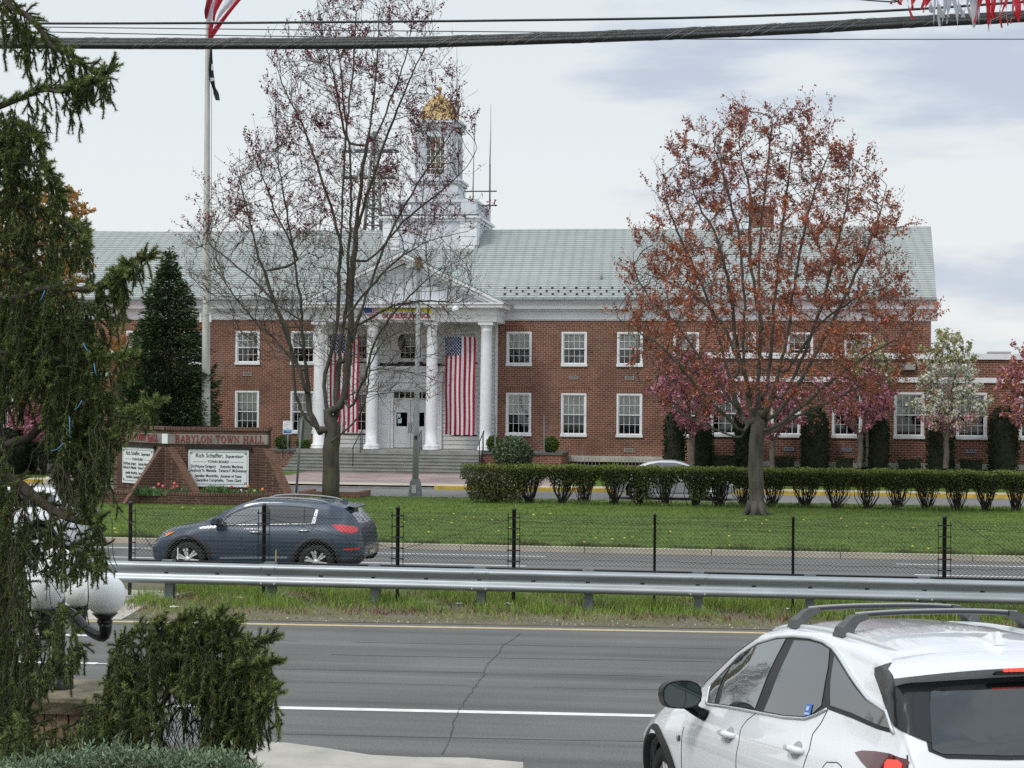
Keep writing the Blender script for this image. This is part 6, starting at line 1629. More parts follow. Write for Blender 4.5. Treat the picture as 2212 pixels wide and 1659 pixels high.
def back_sign():
    Y = G(640,1062,.1).y-.8; a = P(641,1062,Y)
    r = empty('road_sign', (a.x,Y,.1), 'large grey-green back of a sign on a leaning galvanised post beside the steps', 'sign')
    top = P(652,905,Y); q = MB(); q.tube([(a.x-.02,Y,.05),tuple(top)], .045, 8); q.build('post', GALVP, r)
    c = [P(650,893,Y),P(668,893,Y),P(668,952,Y),P(636,952,Y)]; x0, x1 = P(643.5,920,Y).x, P(665,920,Y).x; z0, z1 = P(650,950.5,Y).z, P(650,900,Y).z
    x0 = P(641,930,Y).x; x1 = P(671,930,Y).x; e = .07
    pl_ = [(x0+e,z0),(x1-e,z0),(x1,z0+e),(x1+.06,z1-e),(x1-e+.06,z1),(x0+e+.06,z1),(x0+.06,z1-e),(x0,z0+e)]
    q = MB(); q.prism(pl_, Y+.05, Y+.07); q.build('sign_plate', mat('sign_back', (.16,.18,.14), .6, var=.1), r)
back_sign()
for px, py0, pt, lab in ((1068.5,975,897,'bare thin grey post standing in the porch planter beside the right column'),(1174,978,898,'bare thin grey post by the round boxwood in front of the brick wall')):
    Y = YPE+.35; a = P(px+1,py0,Y); b = P(px,pt,Y); r = empty('sign_post', (a.x,Y,zpl), lab, 'post'); q = MB(); q.box(a.x-.035,a.x+.035,Y-.02,Y-.012,zpl-.1,b.z); q.box(a.x-.018,a.x+.018,Y-.012,Y+.012,zpl-.1,b.z); q.build('channel', GALVP, r)
# street lamp
def lamp():
    b0 = G(897,1069,.15); Y = b0.y; r = empty('street_lamp', tuple(b0), 'tall aluminium lamp post on a square base with floodlights, standing before the door', 'lamp post')
    ALU = mat('aluminium_pole', (.40,.41,.41), .5, metal=.3, var=.1, vscale=2)
    x = b0.x; q = MB(); zt2 = P(905,574,Y).z; q.tube([(x,Y,.6),(x+.02,Y,2.5),(x+.06,Y,zt2)], [.12,.105,.062], 14); q.build('pole', ALU, r)
    q = MB(); s = .19; q.add([(x-s-.03,Y-s,.1),(x+s+.03,Y-s,.1),(x+s+.03,Y+s,.1),(x-s-.03,Y+s,.1),(x-s+.02,Y-s+.05,.62),(x+s-.02,Y-s+.05,.62),(x+s-.02,Y+s-.05,.62),(x-s+.02,Y+s-.05,.62),(x-.13,Y-.13,.72),(x+.13,Y-.13,.72),(x+.13,Y+.13,.72),(x-.13,Y+.13,.72)],
      [(0,1,5,4),(1,2,6,5),(2,3,7,6),(3,0,4,7),(4,5,9,8),(5,6,10,9),(6,7,11,10),(7,4,8,11),(8,9,10,11)]); bs = q.build('base', GALVP, r)
    q = MB(); q.box(x-.09,x+.07,Y-s-.02,Y-s+.04,.22,.5); q.build('access_panel', mat('pale_metal', (.5,.5,.48), .5), bs)
    q = MB(); q.box(x-.02,x+.08,Y-.12,Y-.05,P(897,945,Y).z-.07,P(897,945,Y).z+.07); q.build('hand_hole', DARKG, r)
    zt3 = zt2; q = MB(); q.obox((x+.06,Y,zt3+.1), (.12,0,.02), (0,.14,0), (-.03,0,.2)); q.build('floodlight', mat('lamp_housing', (.30,.24,.16), .6), r)
    q = MB(); q.obox((x-.22,Y-.05,zt3-.02), (.14,0,.06), (0,.16,0), (-.03,0,.05)); q.build('floodlight', WHITEW, r)
    q = MB(); q.obox((x+.42,Y,zt3+.13), (.24,0,-.06), (0,.12,0), (.03,0,.09)); q.build('floodlight', WHITEW, r)
lamp()
# flagpole and its two flags
FY = G(442,1068,.1).y
fpb = P(441,1068,FY); fpole = empty('flagpole', (fpb.x,FY,.1), 'thick weathered white concrete flagpole rising behind the sign wall', 'flagpole')
q = MB(); pz = P(444,-130,FY).z; xa_, xb_ = P(444.2,920,FY).x, P(448.5,100,FY).x
q.tube([(xa_,FY,.1),(xa_+.005,FY,2.5),(lerp(xa_,xb_,.5),FY,P(446,500,FY).z),(xb_,FY,P(448,100,FY).z),(xb_+.02,FY,pz)], [.172,.165,.12,.088,.06], 16)
q.build('pole', mat('pole_paint', (.58,.56,.53), .7, var=.12, vscale=3, stretch=(2,2,.3)), fpole)
q = MB(); hx0 = P(457,220,FY-.12); hx1 = P(455,650,FY-.12); q.tube([tuple(P(458,110,FY-.12)),tuple(hx0),tuple(P(456.5,430,FY-.12)),tuple(hx1)], .012, 4); q.build('halyard', mat('rope_grey', (.4,.4,.4), .8), fpole)
q = MB(); c_ = P(444.5,684,FY); q.box(c_.x-.22,c_.x-.14,FY-.06,FY+.02,c_.z-.2,c_.z+.12); q.box(c_.x+.14,c_.x+.22,FY-.06,FY+.02,c_.z-.2,c_.z+.12); q.build('cleat', WHITEW, fpole)
def fabric(name, quads, mat_, parent, Y, amp=.12, seed=1, nu=8, nv=14):
    """quads: left and right pixel edges from top to bottom -> rippled cloth patch"""
    L_, R_ = quads; mb = MB(); vs = []
    for j in range(nv+1):
        t = j/nv; a = Vector((np.interp(t, np.linspace(0,1,len(L_)), [p[0] for p in L_]), np.interp(t, np.linspace(0,1,len(L_)), [p[1] for p in L_]))); b = Vector((np.interp(t, np.linspace(0,1,len(R_)), [p[0] for p in R_]), np.interp(t, np.linspace(0,1,len(R_)), [p[1] for p in R_])))
        for i in range(nu+1):
            u = i/nu; c = a.lerp(b, u); vs.append(tuple(P(c.x, c.y, Y+amp*math.sin(u*5+t*4+seed)+amp*.4*math.sin(t*11+seed*2))))
    mb.add(vs, [(j*(nu+1)+i, (j+1)*(nu+1)+i, (j+1)*(nu+1)+i+1, j*(nu+1)+i+1) for j in range(nv) for i in range(nu)], True)
    return mb.build(name, mat_, parent)
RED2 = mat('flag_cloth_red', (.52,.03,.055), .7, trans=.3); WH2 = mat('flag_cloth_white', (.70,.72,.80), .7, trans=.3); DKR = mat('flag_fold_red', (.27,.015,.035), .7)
usf = empty('national_flag', tuple(P(452,80,FY-.2)), 'red and white striped flag flying at the top of the pole, mostly above the picture', 'flag')
yf_ = FY-.25
fabric('red_stripe', ([(580,-95),(545,-45),(492,22),(462,60),(447,84)], [(620,-95),(575,-45),(523,-3),(496,30),(475,60),(459,84)]), RED2, usf, yf_, .06, 1)
fabric('white_stripe', ([(540,-95),(505,-45),(488,0),(472,25),(463,55),(460,70)], [(580,-95),(545,-45),(503,8),(480,32),(466,52),(461,70)]), WH2, usf, yf_+.03, .06, 1)
fabric('red_stripe', ([(505,-95),(480,-45),(466,0),(461,20),(459,42)], [(540,-95),(505,-45),(482,0),(466,30),(463,52)]), RED2, usf, yf_+.05, .06, 1)
fabric('white_stripe', ([(490,-95),(470,-45),(460,0),(452,25),(447,50),(447,75)], [(508,-95),(482,-45),(468,0),(462,22),(459,48),(455,80)]), WH2, usf, yf_+.08, .06, 2)
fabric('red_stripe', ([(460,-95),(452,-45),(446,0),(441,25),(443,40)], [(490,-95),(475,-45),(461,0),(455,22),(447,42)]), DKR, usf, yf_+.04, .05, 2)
fabric('red_stripe', ([(452,48),(450,60),(450,84)], [(462,52),(460,62),(458,84)]), RED2, usf, yf_+.02, .03, 2)
bf_ = empty('black_flag', tuple(P(458,150,FY-.2)), 'limp black flag with white marks hanging on the pole below the striped flag', 'flag')
fabric('cloth', ([(455.5,90),(452,125),(450,150),(452,172),(460,193),(461,203),(466,217)], [(458,90),(459,125),(461,150),(463,170),(465,188),(473,202),(475,217)]), mat('flag_black', (.012,.014,.015), .7), bf_, yf_, .05, 3, 8, 22)
fabric('white_mark', ([(457,138),(456,148),(457,152)], [(460,138),(461.5,148),(461.5,152)]), WH2, bf_, yf_-.075, .0, 3, 3, 3)
fabric('white_mark', ([(454.3,168),(455,176)], [(462,168),(462.6,174)]), WH2, bf_, yf_-.075, .0, 3, 3, 3)

# lattice mast with phone antennas, far behind the hall
TY = YF+55
tw = empty('antenna_mast', tuple(P(800,498,TY).xy)+(0,), 'distant lattice mast with white panel antennas behind the hall roof, through the bare maple', 'mast')
q = MB(); legs = []
def tp(px, py, dy=0): return Vector(P(px, py, TY+dy))
bz_ = 0.0
A3 = [(782,560,-2),(826,560,-2),(804,560,2.5)]; T3 = [(806,285,-.4),(814,285,-.4),(810,285,.6)]
for (a, b) in zip(A3, T3): q.tube([tuple(tp(*a)), tuple(tp(*b))], [.16,.09], 6)
n = 15
for k in range(n):
    for i in range(3):
        p0 = tp(*A3[i]).lerp(tp(*T3[i]), k/n); p1 = tp(*A3[(i+1)%3]).lerp(tp(*T3[(i+1)%3]), (k+1)/n); q.tube([tuple(p0), tuple(p1)], .05, 4); p2 = tp(*A3[(i+1)%3]).lerp(tp(*T3[(i+1)%3]), k/n); q.tube([tuple(p0), tuple(p2)], .05, 4)
for py in (325,382):
    for dx_ in (-62,52):
        q.tube([tuple(tp(808,py,-.5)), tuple(tp(808+dx_*1.0,py,-.5))], .08, 4); q.tube([tuple(tp(808,py,.5)), tuple(tp(808+dx_*.8,py-3,2))], .06, 4)
    q.tube([tuple(tp(745,py+3,-.5)), tuple(tp(862,py+3,-.5))], .09, 4)
q.build('lattice', mat('mast_steel', (.20,.205,.21), .6), tw)
for (px, py, h) in ((741,324,24),(741,380,26),(764,318,22),(774,376,24),(822,318,26),(836,370,26),(852,318,22),(858,378,26),(790,372,22),(816,378,24)):
    q = MB(); a = tp(px-2.6,py-h/2,-.8); b = tp(px+2.6,py+h/2,-.8); q.box(a.x,b.x,a.y-.15,a.y+.1,b.z,a.z); q.build('panel_antenna', mat('antenna_white', (.55,.58,.60), .5), tw)
# pale boulder on the far left grass
c = P(128,1040,G(128,1043,.17).y); rnd = random.Random(3); q = MB(); vs = []; n1, n2 = 12, 7
q.lathe([(.52,0),(.56,.12),(.5,.26),(.36,.36),(.16,.42),(0,.43)], (c.x,c.y,.15), 11, False)
q.v = [(a+rnd.gauss(0,.04), b+rnd.gauss(0,.04), z+rnd.gauss(0,.03)) for a, b, z in q.v]
o = q.build('boulder', mat('pale_rock', (.62,.58,.48), .85, var=.3, vscale=4)); tagg(o, 'cream-coloured boulder by the yellow kerb at far left', 'rock')
# ------------------------------------------------------------------ vehicles
def carpaint(name, col, coat=1.0, rough=.35, metal=0.0):
    m = mat(name, col, rough, metal=metal, coat=coat, spec=.5); return m
def carglass(name, base=(.012,.014,.016), refl=.16):
    m = bpy.data.materials.new(name); m.use_nodes = True; t = m.node_tree; b = t.nodes['Principled BSDF']
    b.inputs['Base Color'].default_value = (*base, 1); b.inputs['Roughness'].default_value = .04
    gl = N(t, 'ShaderNodeBsdfGlossy'); gl.inputs['Roughness'].default_value = .015; gl.inputs[0].default_value = (.95,.97,1,1)
    ms = N(t, 'ShaderNodeMixShader'); ms.inputs[0].default_value = refl; o = t.nodes['Material Output']
    t.links.new(b.outputs[0], ms.inputs[1]); t.links.new(gl.outputs[0], ms.inputs[2]); t.links.new(ms.outputs[0], o.inputs[0]); return m
CGL = carglass('car_glass'); CGL2 = carglass('car_glass_tinted', (.006,.007,.008), .10); CGLF = carglass('car_glass_front', (.03,.04,.038), .24)
PLAST = mat('black_plastic', (.018,.018,.019), .55); TYRE = mat('tyre_rubber', (.014,.014,.014), .8); CHROME = mat('chrome', (.72,.73,.75), .3, metal=.6); GAP = mat('panel_gap', (.035,.037,.042), .7)
LAMPR = mat('tail_lamp_red', (.30,.008,.012), .15, coat=1); LAMPD = mat('tail_lamp_dark', (.09,.006,.010), .1, coat=1); LIT = mat('brake_light_lit', (1,.05,.03), .3, emit=2.2)
def sm_interp(x, keys, col):
    xs = [k[0] for k in keys]; ys = [k[col] for k in keys]
    return float(np.interp(x, xs, ys))
class Car:
    def __init__(s, name, label, cat, keys, loc, rot, paint, wheels=(), wr=.37, arch=.0, group=None, nx=150, nv=30, smooth=2, sub=4):
        """keys rows: x, zb, wl, zm, wm, zs, ws, zr, wr, zt"""
        s.root = bpy.data.objects.new(name, None); COL.objects.link(s.root); tagg(s.root, label, cat, group)
        s.root.location = loc; s.root.rotation_euler = rot; bpy.context.view_layer.update()
        s.M = s.root.matrix_world.copy(); s.Mi = s.M.inverted()
        x0, x1 = keys[0][0], keys[-1][0]
        # stations: denser where the outline is steep
        t = np.linspace(0, 1, nx); xs = x0+(x1-x0)*(t - .11*np.sin(2*math.pi*t)/1.0*.9)
        cols = np.array([[np.interp(x, [k[0] for k in keys], [k[c] for k in keys]) for c in range(1, 10)] for x in xs])
        for _ in range(smooth):
            c2 = cols.copy(); c2[1:-1] = (cols[:-2]+2*cols[1:-1]+cols[2:])/4; cols = c2
        rows = []
        for c in cols:
            zb, wl, zm, wm, zs, ws, zr, wr_, zt = c
            pts = [(wl-.10, zb), (wl-.01, zb+.03), (lerp(wl,wm,.75), lerp(zb,zm,.45)), (wm, zm), (lerp(wm,ws,.35), lerp(zm,zs,.55)), (ws, zs), (lerp(ws,wr_,.45), lerp(zs,zr,.5)), (wr_+.012, lerp(zs,zr,.9)), (wr_-.05, lerp(zr,zt,.35)+.006), (wr_*.62, lerp(zr,zt,.80)), (wr_*.3, lerp(zr,zt,.96)), (0, zt)]
            cc = catmull([(a,b,0) for a,b in pts], sub); rows.append([(q.x, q.y) for q in cc])
        nv = len(rows[0]); V = {}; vs = []
        L = []
        for i, x in enumerate(xs):
            for j, (y, z) in enumerate(rows[i]): L.append([x, max(y,0), z])
        L = np.array(L)
        # wheel arches: snap grid to the circle and drop inside faces
        dead = np.zeros(len(L), bool); R_ = wr+.055
        for (wx, wz) in wheels:
            d = np.hypot(L[:,0]-wx, L[:,2]-wz); low = (np.arange(len(L)) % nv) < nv*.62
            ins = (d < R_) & low; dead |= ins
        fs = []
        idx = lambda i, j: i*nv+j
        snap = set()
        for i in range(nx-1):
            for j in range(nv-1):
                q = [idx(i,j), idx(i+1,j), idx(i+1,j+1), idx(i,j+1)]; dd = sum(dead[k] for k in q)
                if dd == 4: continue
                if dd: snap.update(k for k in q if dead[k])
                fs.append(tuple(q))
        for k in snap:
            for (wx, wz) in wheels:
                dx, dz = L[k,0]-wx, L[k,2]-wz; d = math.hypot(dx, dz)
                if d < R_ and d > 1e-6: L[k,0] = wx+dx/d*R_; L[k,2] = max(wz+dz/d*R_, L[k,2])
        n = len(L); allv = [tuple(a) for a in L] + [(a[0], -a[1], a[2]) for a in L]
        fs2 = [tuple(k+n for k in f[::-1]) for f in fs]
        mb = MB(); mb.add(allv, [f[::-1] for f in fs] + [f[::-1] for f in fs2], True)
        for i in (0, nx-1):
            r = [idx(i,j) for j in range(nv)]; ring = r + [k+n for k in r[::-1][1:]]
            if i == 0: ring = ring[::-1]
            mb.f.append(tuple(ring)); mb.sm.append(False)
        me = bpy.data.meshes.new('body'); me.from_pydata(mb.v, [], mb.f); me.polygons.foreach_set('use_smooth', mb.sm)
        bm = bmesh.new(); bm.from_mesh(me); bmesh.ops.remove_doubles(bm, verts=bm.verts, dist=.0008); 
        lo = [v for v in bm.verts if not v.link_faces]; bmesh.ops.delete(bm, geom=lo, context='VERTS')
        bmesh.ops.recalc_face_normals(bm, faces=bm.faces); bm.to_mesh(me)
        s.bvh = BVHTree.FromBMesh(bm); bm.free()
        me.materials.append(paint); o = bpy.data.objects.new('body', me); COL.objects.link(o); o.parent = s.root; s.body = o
        s.L = keys
    def add(s, mb, name, m, parent=None):
        me_o = mb.build(name, m); me_o.parent = parent or s.root; 
        return me_o
    def pix(s, px, py):
        """camera pixel -> point on the body in car coordinates"""
        o = s.Mi @ EYE; d = (s.Mi.to_3x3() @ ray(px, py)).normalized(); h = s.bvh.ray_cast(o, d)
        return h[0]
    def hit(s, a, b, axis, side=1):
        if axis == 'y': h = s.bvh.ray_cast(Vector((a, 3*side, b)), Vector((0,-side,0)))
        elif axis == 'x': h = s.bvh.ray_cast(Vector((-3, a, b)), Vector((1,0,0)))
        elif axis == 'f': h = s.bvh.ray_cast(Vector((9, a, b)), Vector((-1,0,0)))
        else: h = s.bvh.ray_cast(Vector((a, b, 4)), Vector((0,0,-1)))
        if h[0] is None: return None
        n = h[1]; 
        return h[0], n
    def patch(s, poly, axis, name, m, off=.004, side=1, parent=None, step=.07, thick=.0):
        """poly in (x,z) for y, (y,z) for x, (x,y) for z"""
        bm = bmesh.new(); vs = [bm.verts.new((a, b, 0)) for a, b in poly]; bm.faces.new(vs)
        bmesh.ops.triangulate(bm, faces=bm.faces)
        for ax in (0, 1):
            lo = min(p[ax] for p in poly); hi = max(p[ax] for p in poly); n = int((hi-lo)/step)
            for k in range(1, n+1):
                c = [0,0,0]; c[ax] = lo+(hi-lo)*k/(n+1); nn = [0,0,0]; nn[ax] = 1
                bmesh.ops.bisect_plane(bm, geom=bm.verts[:]+bm.edges[:]+bm.faces[:], plane_co=c, plane_no=nn)
        sgn = {'y': Vector((0,side,0)), 'x': Vector((-1,0,0)), 'f': Vector((1,0,0)), 'z': Vector((0,0,1))}[axis]
        bad = []
        for v in bm.verts:
            h = s.hit(v.co.x, v.co.y, axis, side)
            if h is None: bad.append(v); continue
            nn = h[1] if h[1].dot(sgn) > 0 else -h[1]
            v.co = h[0] + nn*off
        if bad: bmesh.ops.delete(bm, geom=bad, context='VERTS')
        bmesh.ops.recalc_face_normals(bm, faces=bm.faces)
        bm.faces.ensure_lookup_table()
        if len(bm.faces) and bm.faces[0].normal.dot(sgn) < 0: bmesh.ops.reverse_faces(bm, faces=bm.faces)
        me = bpy.data.meshes.new(name); bm.to_mesh(me); bm.free(); me.polygons.foreach_set('use_smooth', [True]*len(me.polygons)); me.materials.append(m)
        o = bpy.data.objects.new(name, me); COL.objects.link(o); o.parent = parent or s.root; return o
    def line(s, pts, axis, r, name, m, off=.0, side=1, parent=None, closed=False, sub=6, flat=False):
        out_ = []
        pp = list(pts) + ([pts[0]] if closed else [])
        for a, b in zip(pp, pp[1:]):
            for k in range(sub):
                t = k/sub; h = s.hit(lerp(a[0],b[0],t), lerp(a[1],b[1],t), axis, side)
                if h: out_.append(h[0]+h[1]*off)
        h = s.hit(*pp[-1], axis, side)
        if h: out_.append(h[0]+h[1]*off)
        if len(out_) < 2: return None
        q = MB(); q.tube([tuple(v) for v in out_], r, 5, cap=True)
        return s.add(q, name, m, parent)
    def wheel(s, x, y, z, r, w_=.24, spokes=5, double=True, dark=False):
        side = 1 if y > 0 else -1
        q = MB(); q.lathe([(r*.66,-w_/2),(r*.94,-w_/2),(r,-w_*.38),(r,w_*.38),(r*.94,w_/2),(r*.68,w_/2),(r*.66,w_*.42)], (x, y, z), 36, axis='y'); ty = s.add(q, 'wheel', TYRE)
        q = MB(); yo = y+side*w_*.32
        q.lathe([(r*.69,w_*.46),(r*.70,w_*.2),(r*.62,-.02),(r*.62,-w_*.4)] if side > 0 else [(r*.62,w_*.4),(r*.62,.02),(r*.70,-w_*.2),(r*.69,-w_*.46)], (x,y,z), 36, axis='y')
        ALLOY = mat('alloy', (.78,.78,.78), .3, metal=.5)
        nsp = spokes
        for k in range(nsp):
            a0 = 2*math.pi*k/nsp+.3
            for da in ((-.16,.16) if double else (0,)):
                c1 = Vector((x+math.cos(a0+da*.5)*r*.12, yo+side*.01, z+math.sin(a0+da*.5)*r*.12)); c2 = Vector((x+math.cos(a0+da)*r*.67, yo+side*.02, z+math.sin(a0+da)*r*.67))
                d = (c2-c1)/2; pn = Vector((-d.z,0,d.x)).normalized()*r*.062; q.obox((c1+c2)/2, d, Vector((0,.014,0)), pn)
        q.lathe([(r*.17,-.03),(r*.17,.03),(0,.032)] if side > 0 else [(0,-.032),(r*.17,-.03),(r*.17,.03)], (x,yo,z), 16, axis='y')
        s.add(q, 'rim', ALLOY, ty)
        q = MB(); q.lathe([(r*.6,0),(0,0.001)] if side > 0 else [(0,0),(r*.6,0.001)], (x, y-side*.02, z), 24, axis='y'); s.add(q, 'brake_disc', mat('wheel_dark', (.01,.01,.01), .7), ty)
    def well(s, wx, wz, r, W):
        q = MB(); n = 20
        for side in (-1, 1):
            vs = []
            for k in range(n+1):
                a = math.pi*k/n-.12+.24*(k/n)*0; c_, s_ = math.cos(a)*r, math.sin(a)*r
                vs += [(wx+c_, side*(W-.02), wz+s_), (wx+c_, side*.45, wz+s_)]
            q.add(vs, [(2*k,2*k+1,2*k+3,2*k+2) for k in range(n)], True)
            q.add([(wx+math.cos(math.pi*k/n)*r, side*.46, wz+math.sin(math.pi*k/n)*r) for k in range(n+1)]+[(wx-r,side*.46,.12),(wx+r,side*.46,.12)], [tuple(range(n+3))])
        s.add(q, 'wheel_well', mat('wheel_dark', (.01,.01,.01), .7))
    def archtrim(s, wx, wz, r, m, w_=.06, side=1):
        q = MB(); n = 26; vs = []
        for k in range(n+1):
            a = -.28+(math.pi+.56)*k/n
            for rr, of in ((r-.012,-.02),(r,.022),(r+w_*.6,.020),(r+w_,.006)):
                x, z = wx+math.cos(a)*rr, max(wz+math.sin(a)*rr, .2); h = s.hit(wx+math.cos(a)*(r+w_), max(wz+math.sin(a)*(r+w_), .22), 'y', side)
                yy = (h[0].y if h else side*.9); vs.append((x, yy+side*of, z))
        q.add(vs, [(k*4+j, k*4+j+1, (k+1)*4+j+1, (k+1)*4+j)[::side] for k in range(n) for j in range(3)], True); s.add(q, 'arch_trim', m)

# ---- the white SUV in the near right corner
WP = carpaint('pearl_white_paint', (.82,.83,.86), 1.0, .32)
K = [ # x, zb, wl, zm, wm, zs, ws, zr, wr, zt
 (0.00,.42,.62,.58,.70,.70,.70,.76,.60,.80),
 (0.03,.38,.68,.60,.76,.85,.74,.93,.66,.97),
 (0.07,.36,.72,.66,.80,.97,.77,1.05,.735,1.09),
 (0.12,.33,.76,.72,.84,1.05,.79,1.15,.75,1.18),
 (0.20,.31,.80,.78,.875,1.12,.805,1.26,.745,1.29),
 (0.30,.30,.83,.82,.90,1.15,.81,1.39,.735,1.44),
 (0.40,.30,.85,.83,.915,1.165,.815,1.49,.72,1.555),
 (0.50,.29,.86,.83,.93,1.17,.815,1.51,.705,1.59),
 (0.80,.27,.87,.83,.945,1.175,.82,1.53,.67,1.625),
 (1.20,.25,.88,.82,.95,1.17,.83,1.555,.64,1.655),
 (1.60,.25,.88,.82,.95,1.15,.835,1.575,.63,1.672),
 (2.30,.25,.88,.82,.95,1.11,.845,1.580,.625,1.672),
 (2.70,.25,.88,.82,.95,1.09,.85,1.535,.64,1.62),
 (3.10,.25,.88,.82,.955,1.07,.865,1.39,.68,1.47),
 (3.40,.25,.88,.81,.96,1.055,.87,1.22,.74,1.30),
 (3.70,.26,.90,.80,.985,1.03,.88,1.07,.78,1.14),
 (4.00,.27,.90,.78,.99,.98,.88,1.02,.76,1.08),
 (4.40,.27,.85,.72,.93,.90,.82,.93,.68,.99),
 (4.70,.28,.66,.62,.74,.74,.62,.80,.54,.85),
 (4.86,.30,.50,.52,.56,.60,.48,.64,.40,.66),
 (4.90,.32,.44,.46,.48,.52,.40,.55,.32,.56)]
sv = Car('parked_suv', 'white SUV with roof crossbars and lit brake lights waiting at the near right corner', 'suv', K, (CAR_X, CAR_Y, CAR_Z), (0, CAR_P, CAR_T+R(2.0)), WP, [(3.91,.37),(1.12,.37)], .39, nx=420, sub=10)
for wx in (1.12, 3.91):
    sv.well(wx, .37, .445, .9)
    for sd_ in (1, -1): sv.archtrim(wx, .37, .445, PLAST, .065, sd_); sv.wheel(wx, sd_*.80, .37, .37)
def both(fn):
    for sd_ in (1, -1): fn(sd_)
def pxpoly(car, pts, axis='y'):
    o = []
    for p in pts:
        h = car.pix(*p)
        if h is None: continue
        o.append((h.x, h.z) if axis == 'y' else (h.y, h.z) if axis == 'x' else (h.x, h.y))
    return o
def cD(pts): return [(1700.7+x*.5486*932/2212, 1289.2+y*.5486*932/2212) for x, y in pts]     # detail-crop coordinates
def cE(pts): return [(1316.7+x*.4048, 1261.8+y*.4048) for x, y in pts]
frw = pxpoly(sv, cE([(655,440),(720,375),(790,330),(870,300),(945,293),(900,380),(840,510),(780,668),(690,655),(590,640)]))
quarter_f = pxpoly(sv, cE([(540,560),(600,492),(640,452),(585,560),(565,636),(543,632)]))
rdw = pxpoly(sv, cE([(990,302),(1060,305),(1130,322),(1178,350),(1170,450),(1150,560),(1135,650),(1090,690),(1050,708),(930,700),(828,680),(870,580),(930,430)]))
qtr = pxpoly(sv, cE([(1205,385),(1260,470),(1320,560),(1370,620),(1440,665),(1475,690),(1500,770),(1420,745),(1300,690),(1185,650),(1185,520)]))
BPIL = PLAST
belt = cE([(528,640),(600,648),(700,662),(820,688),(930,706),(1050,722),(1100,705),(1165,668)])
dlo = pxpoly(sv, cE([(522,642),(540,545),(600,482),(700,380),(800,315),(900,285),(985,280),(1080,290),(1150,312),(1197,345),(1260,440),(1330,545),(1385,615),(1440,652),(1482,680),(1520,798),(1420,770),(1300,718),(1165,668),(1100,702),(1045,720),(930,712),(820,692),(700,668),(600,652)]))
for sd_ in (1, -1):
    tr_ = sv.patch(dlo, 'y', 'window_surround', PLAST, .003, sd_)
    sv.patch(frw, 'y', 'door_window', CGLF, .007, sd_); sv.patch(rdw, 'y', 'door_window', CGL, .007, sd_); sv.patch(qtr, 'y', 'quarter_window', CGL, .007, sd_)
    if len(quarter_f) > 3: sv.patch(quarter_f, 'y', 'quarter_window', CGLF, .007, sd_)
    k = len(dlo)
    sv.line(dlo[0:16], 'y', .011, 'chrome_strip', CHROME, .006, sd_, sub=3); sv.line(dlo[18:]+dlo[:1], 'y', .008, 'chrome_strip', CHROME, .006, sd_, sub=3)
    # door gaps
    g1 = pxpoly(sv, cE([(780,690),(735,725),(705,765),(690,850),(675,975)])); g2 = pxpoly(sv, cE([(1165,672),(1130,740),(1085,800),(1068,880),(1035,975)])); g3 = pxpoly(sv, cE([(400,760),(385,850),(385,975)]))
    for g_ in (g1, g2, g3):
        if len(g_) > 1: g_ = g_+[(g_[-1][0]-(.0), .36)]; sv.line(g_, 'y', .0035, 'door_gap', GAP, .0, sd_)
    hf = pxpoly(sv, cE([(640,800),(1000,880)]))
    for (hx, hz) in hf:
        h = sv.hit(hx, hz, 'y', sd_); c = h[0]
        q = MB(); q.tube([(c.x+.11,c.y+sd_*.002,c.z-.008),(c.x+.08,c.y+sd_*.032,c.z),(c.x,c.y+sd_*.04,c.z+.004),(c.x-.08,c.y+sd_*.034,c.z+.004),(c.x-.11,c.y+sd_*.0,c.z)], [.014,.02,.022,.02,.014], 8)
        ho = sv.add(q, 'door_handle', WP)
        q = MB(); vs = []; 
        sv.patch([(c.x+.075*math.cos(a), c.z-.006+.048*math.sin(a)) for a in np.linspace(0,2*math.pi,14)[:-1]], 'y', 'handle_recess', mat('recess_shade', (.40,.41,.43), .4), .002, sd_, ho)
    # mirror
    mc = Vector((3.0, sd_*1.075, 1.175))
    q = MB(); n1, n2 = 16, 9; vs = []
    for i in range(n2+1):
        t = i/n2; xx = mc.x-.085+.19*t; sc_ = math.sin(math.pi*min(1,(t*.92+.08)))**.55 if t > .45 else lerp(.97,1.0,t/.45)
        if i == n2: sc_ = .12
        for j in range(n1):
            a = 2*math.pi*j/n1; cy = math.cos(a); cz_ = math.sin(a); e = .75
            yy = .135*math.copysign(abs(cy)**e, cy); zz = .092*math.copysign(abs(cz_)**e, cz_)
            vs.append((xx, mc.y+yy*sc_, mc.z+zz*sc_-.01*t))
    q.add(vs, [(i*n1+j, i*n1+(j+1)%n1, (i+1)*n1+(j+1)%n1, (i+1)*n1+j) for i in range(n2) for j in range(n1)], True); q.f.append(tuple(range(n1))); q.sm.append(False); q.f.append(tuple(range(n2*n1, n2*n1+n1))); q.sm.append(False)
    q.tube([(mc.x+.02,mc.y-sd_*.06,mc.z-.06),(mc.x+.03,mc.y-sd_*.13,mc.z-.12),(mc.x+.02,mc.y-sd_*.19,mc.z-.15)], [.045,.035,.04], 8)
    mo = sv.add(q, 'door_mirror', mat('mirror_shell', (.006,.006,.007), .3, spec=.3))
    q = MB(); vs = [(mc.x-.0875, mc.y+.121*math.copysign(abs(math.cos(a))**.75, math.cos(a)), mc.z+.081*math.copysign(abs(math.sin(a))**.75, math.sin(a))) for a in np.linspace(0,2*math.pi,25)[:-1]]
    q.add(vs, [tuple(range(24))]); sv.add(q, 'mirror_glass', carglass('mirror_glass', (.018,.032,.028), .03), mo)  # dark green reflection is painted into the glass base colour
    # roof rail and crossbar feet
    rail = [(.80,.535),(1.0,.54),(1.5,.535),(2.0,.53),(2.5,.53),(2.85,.53)]
    q = MB(); pts = []
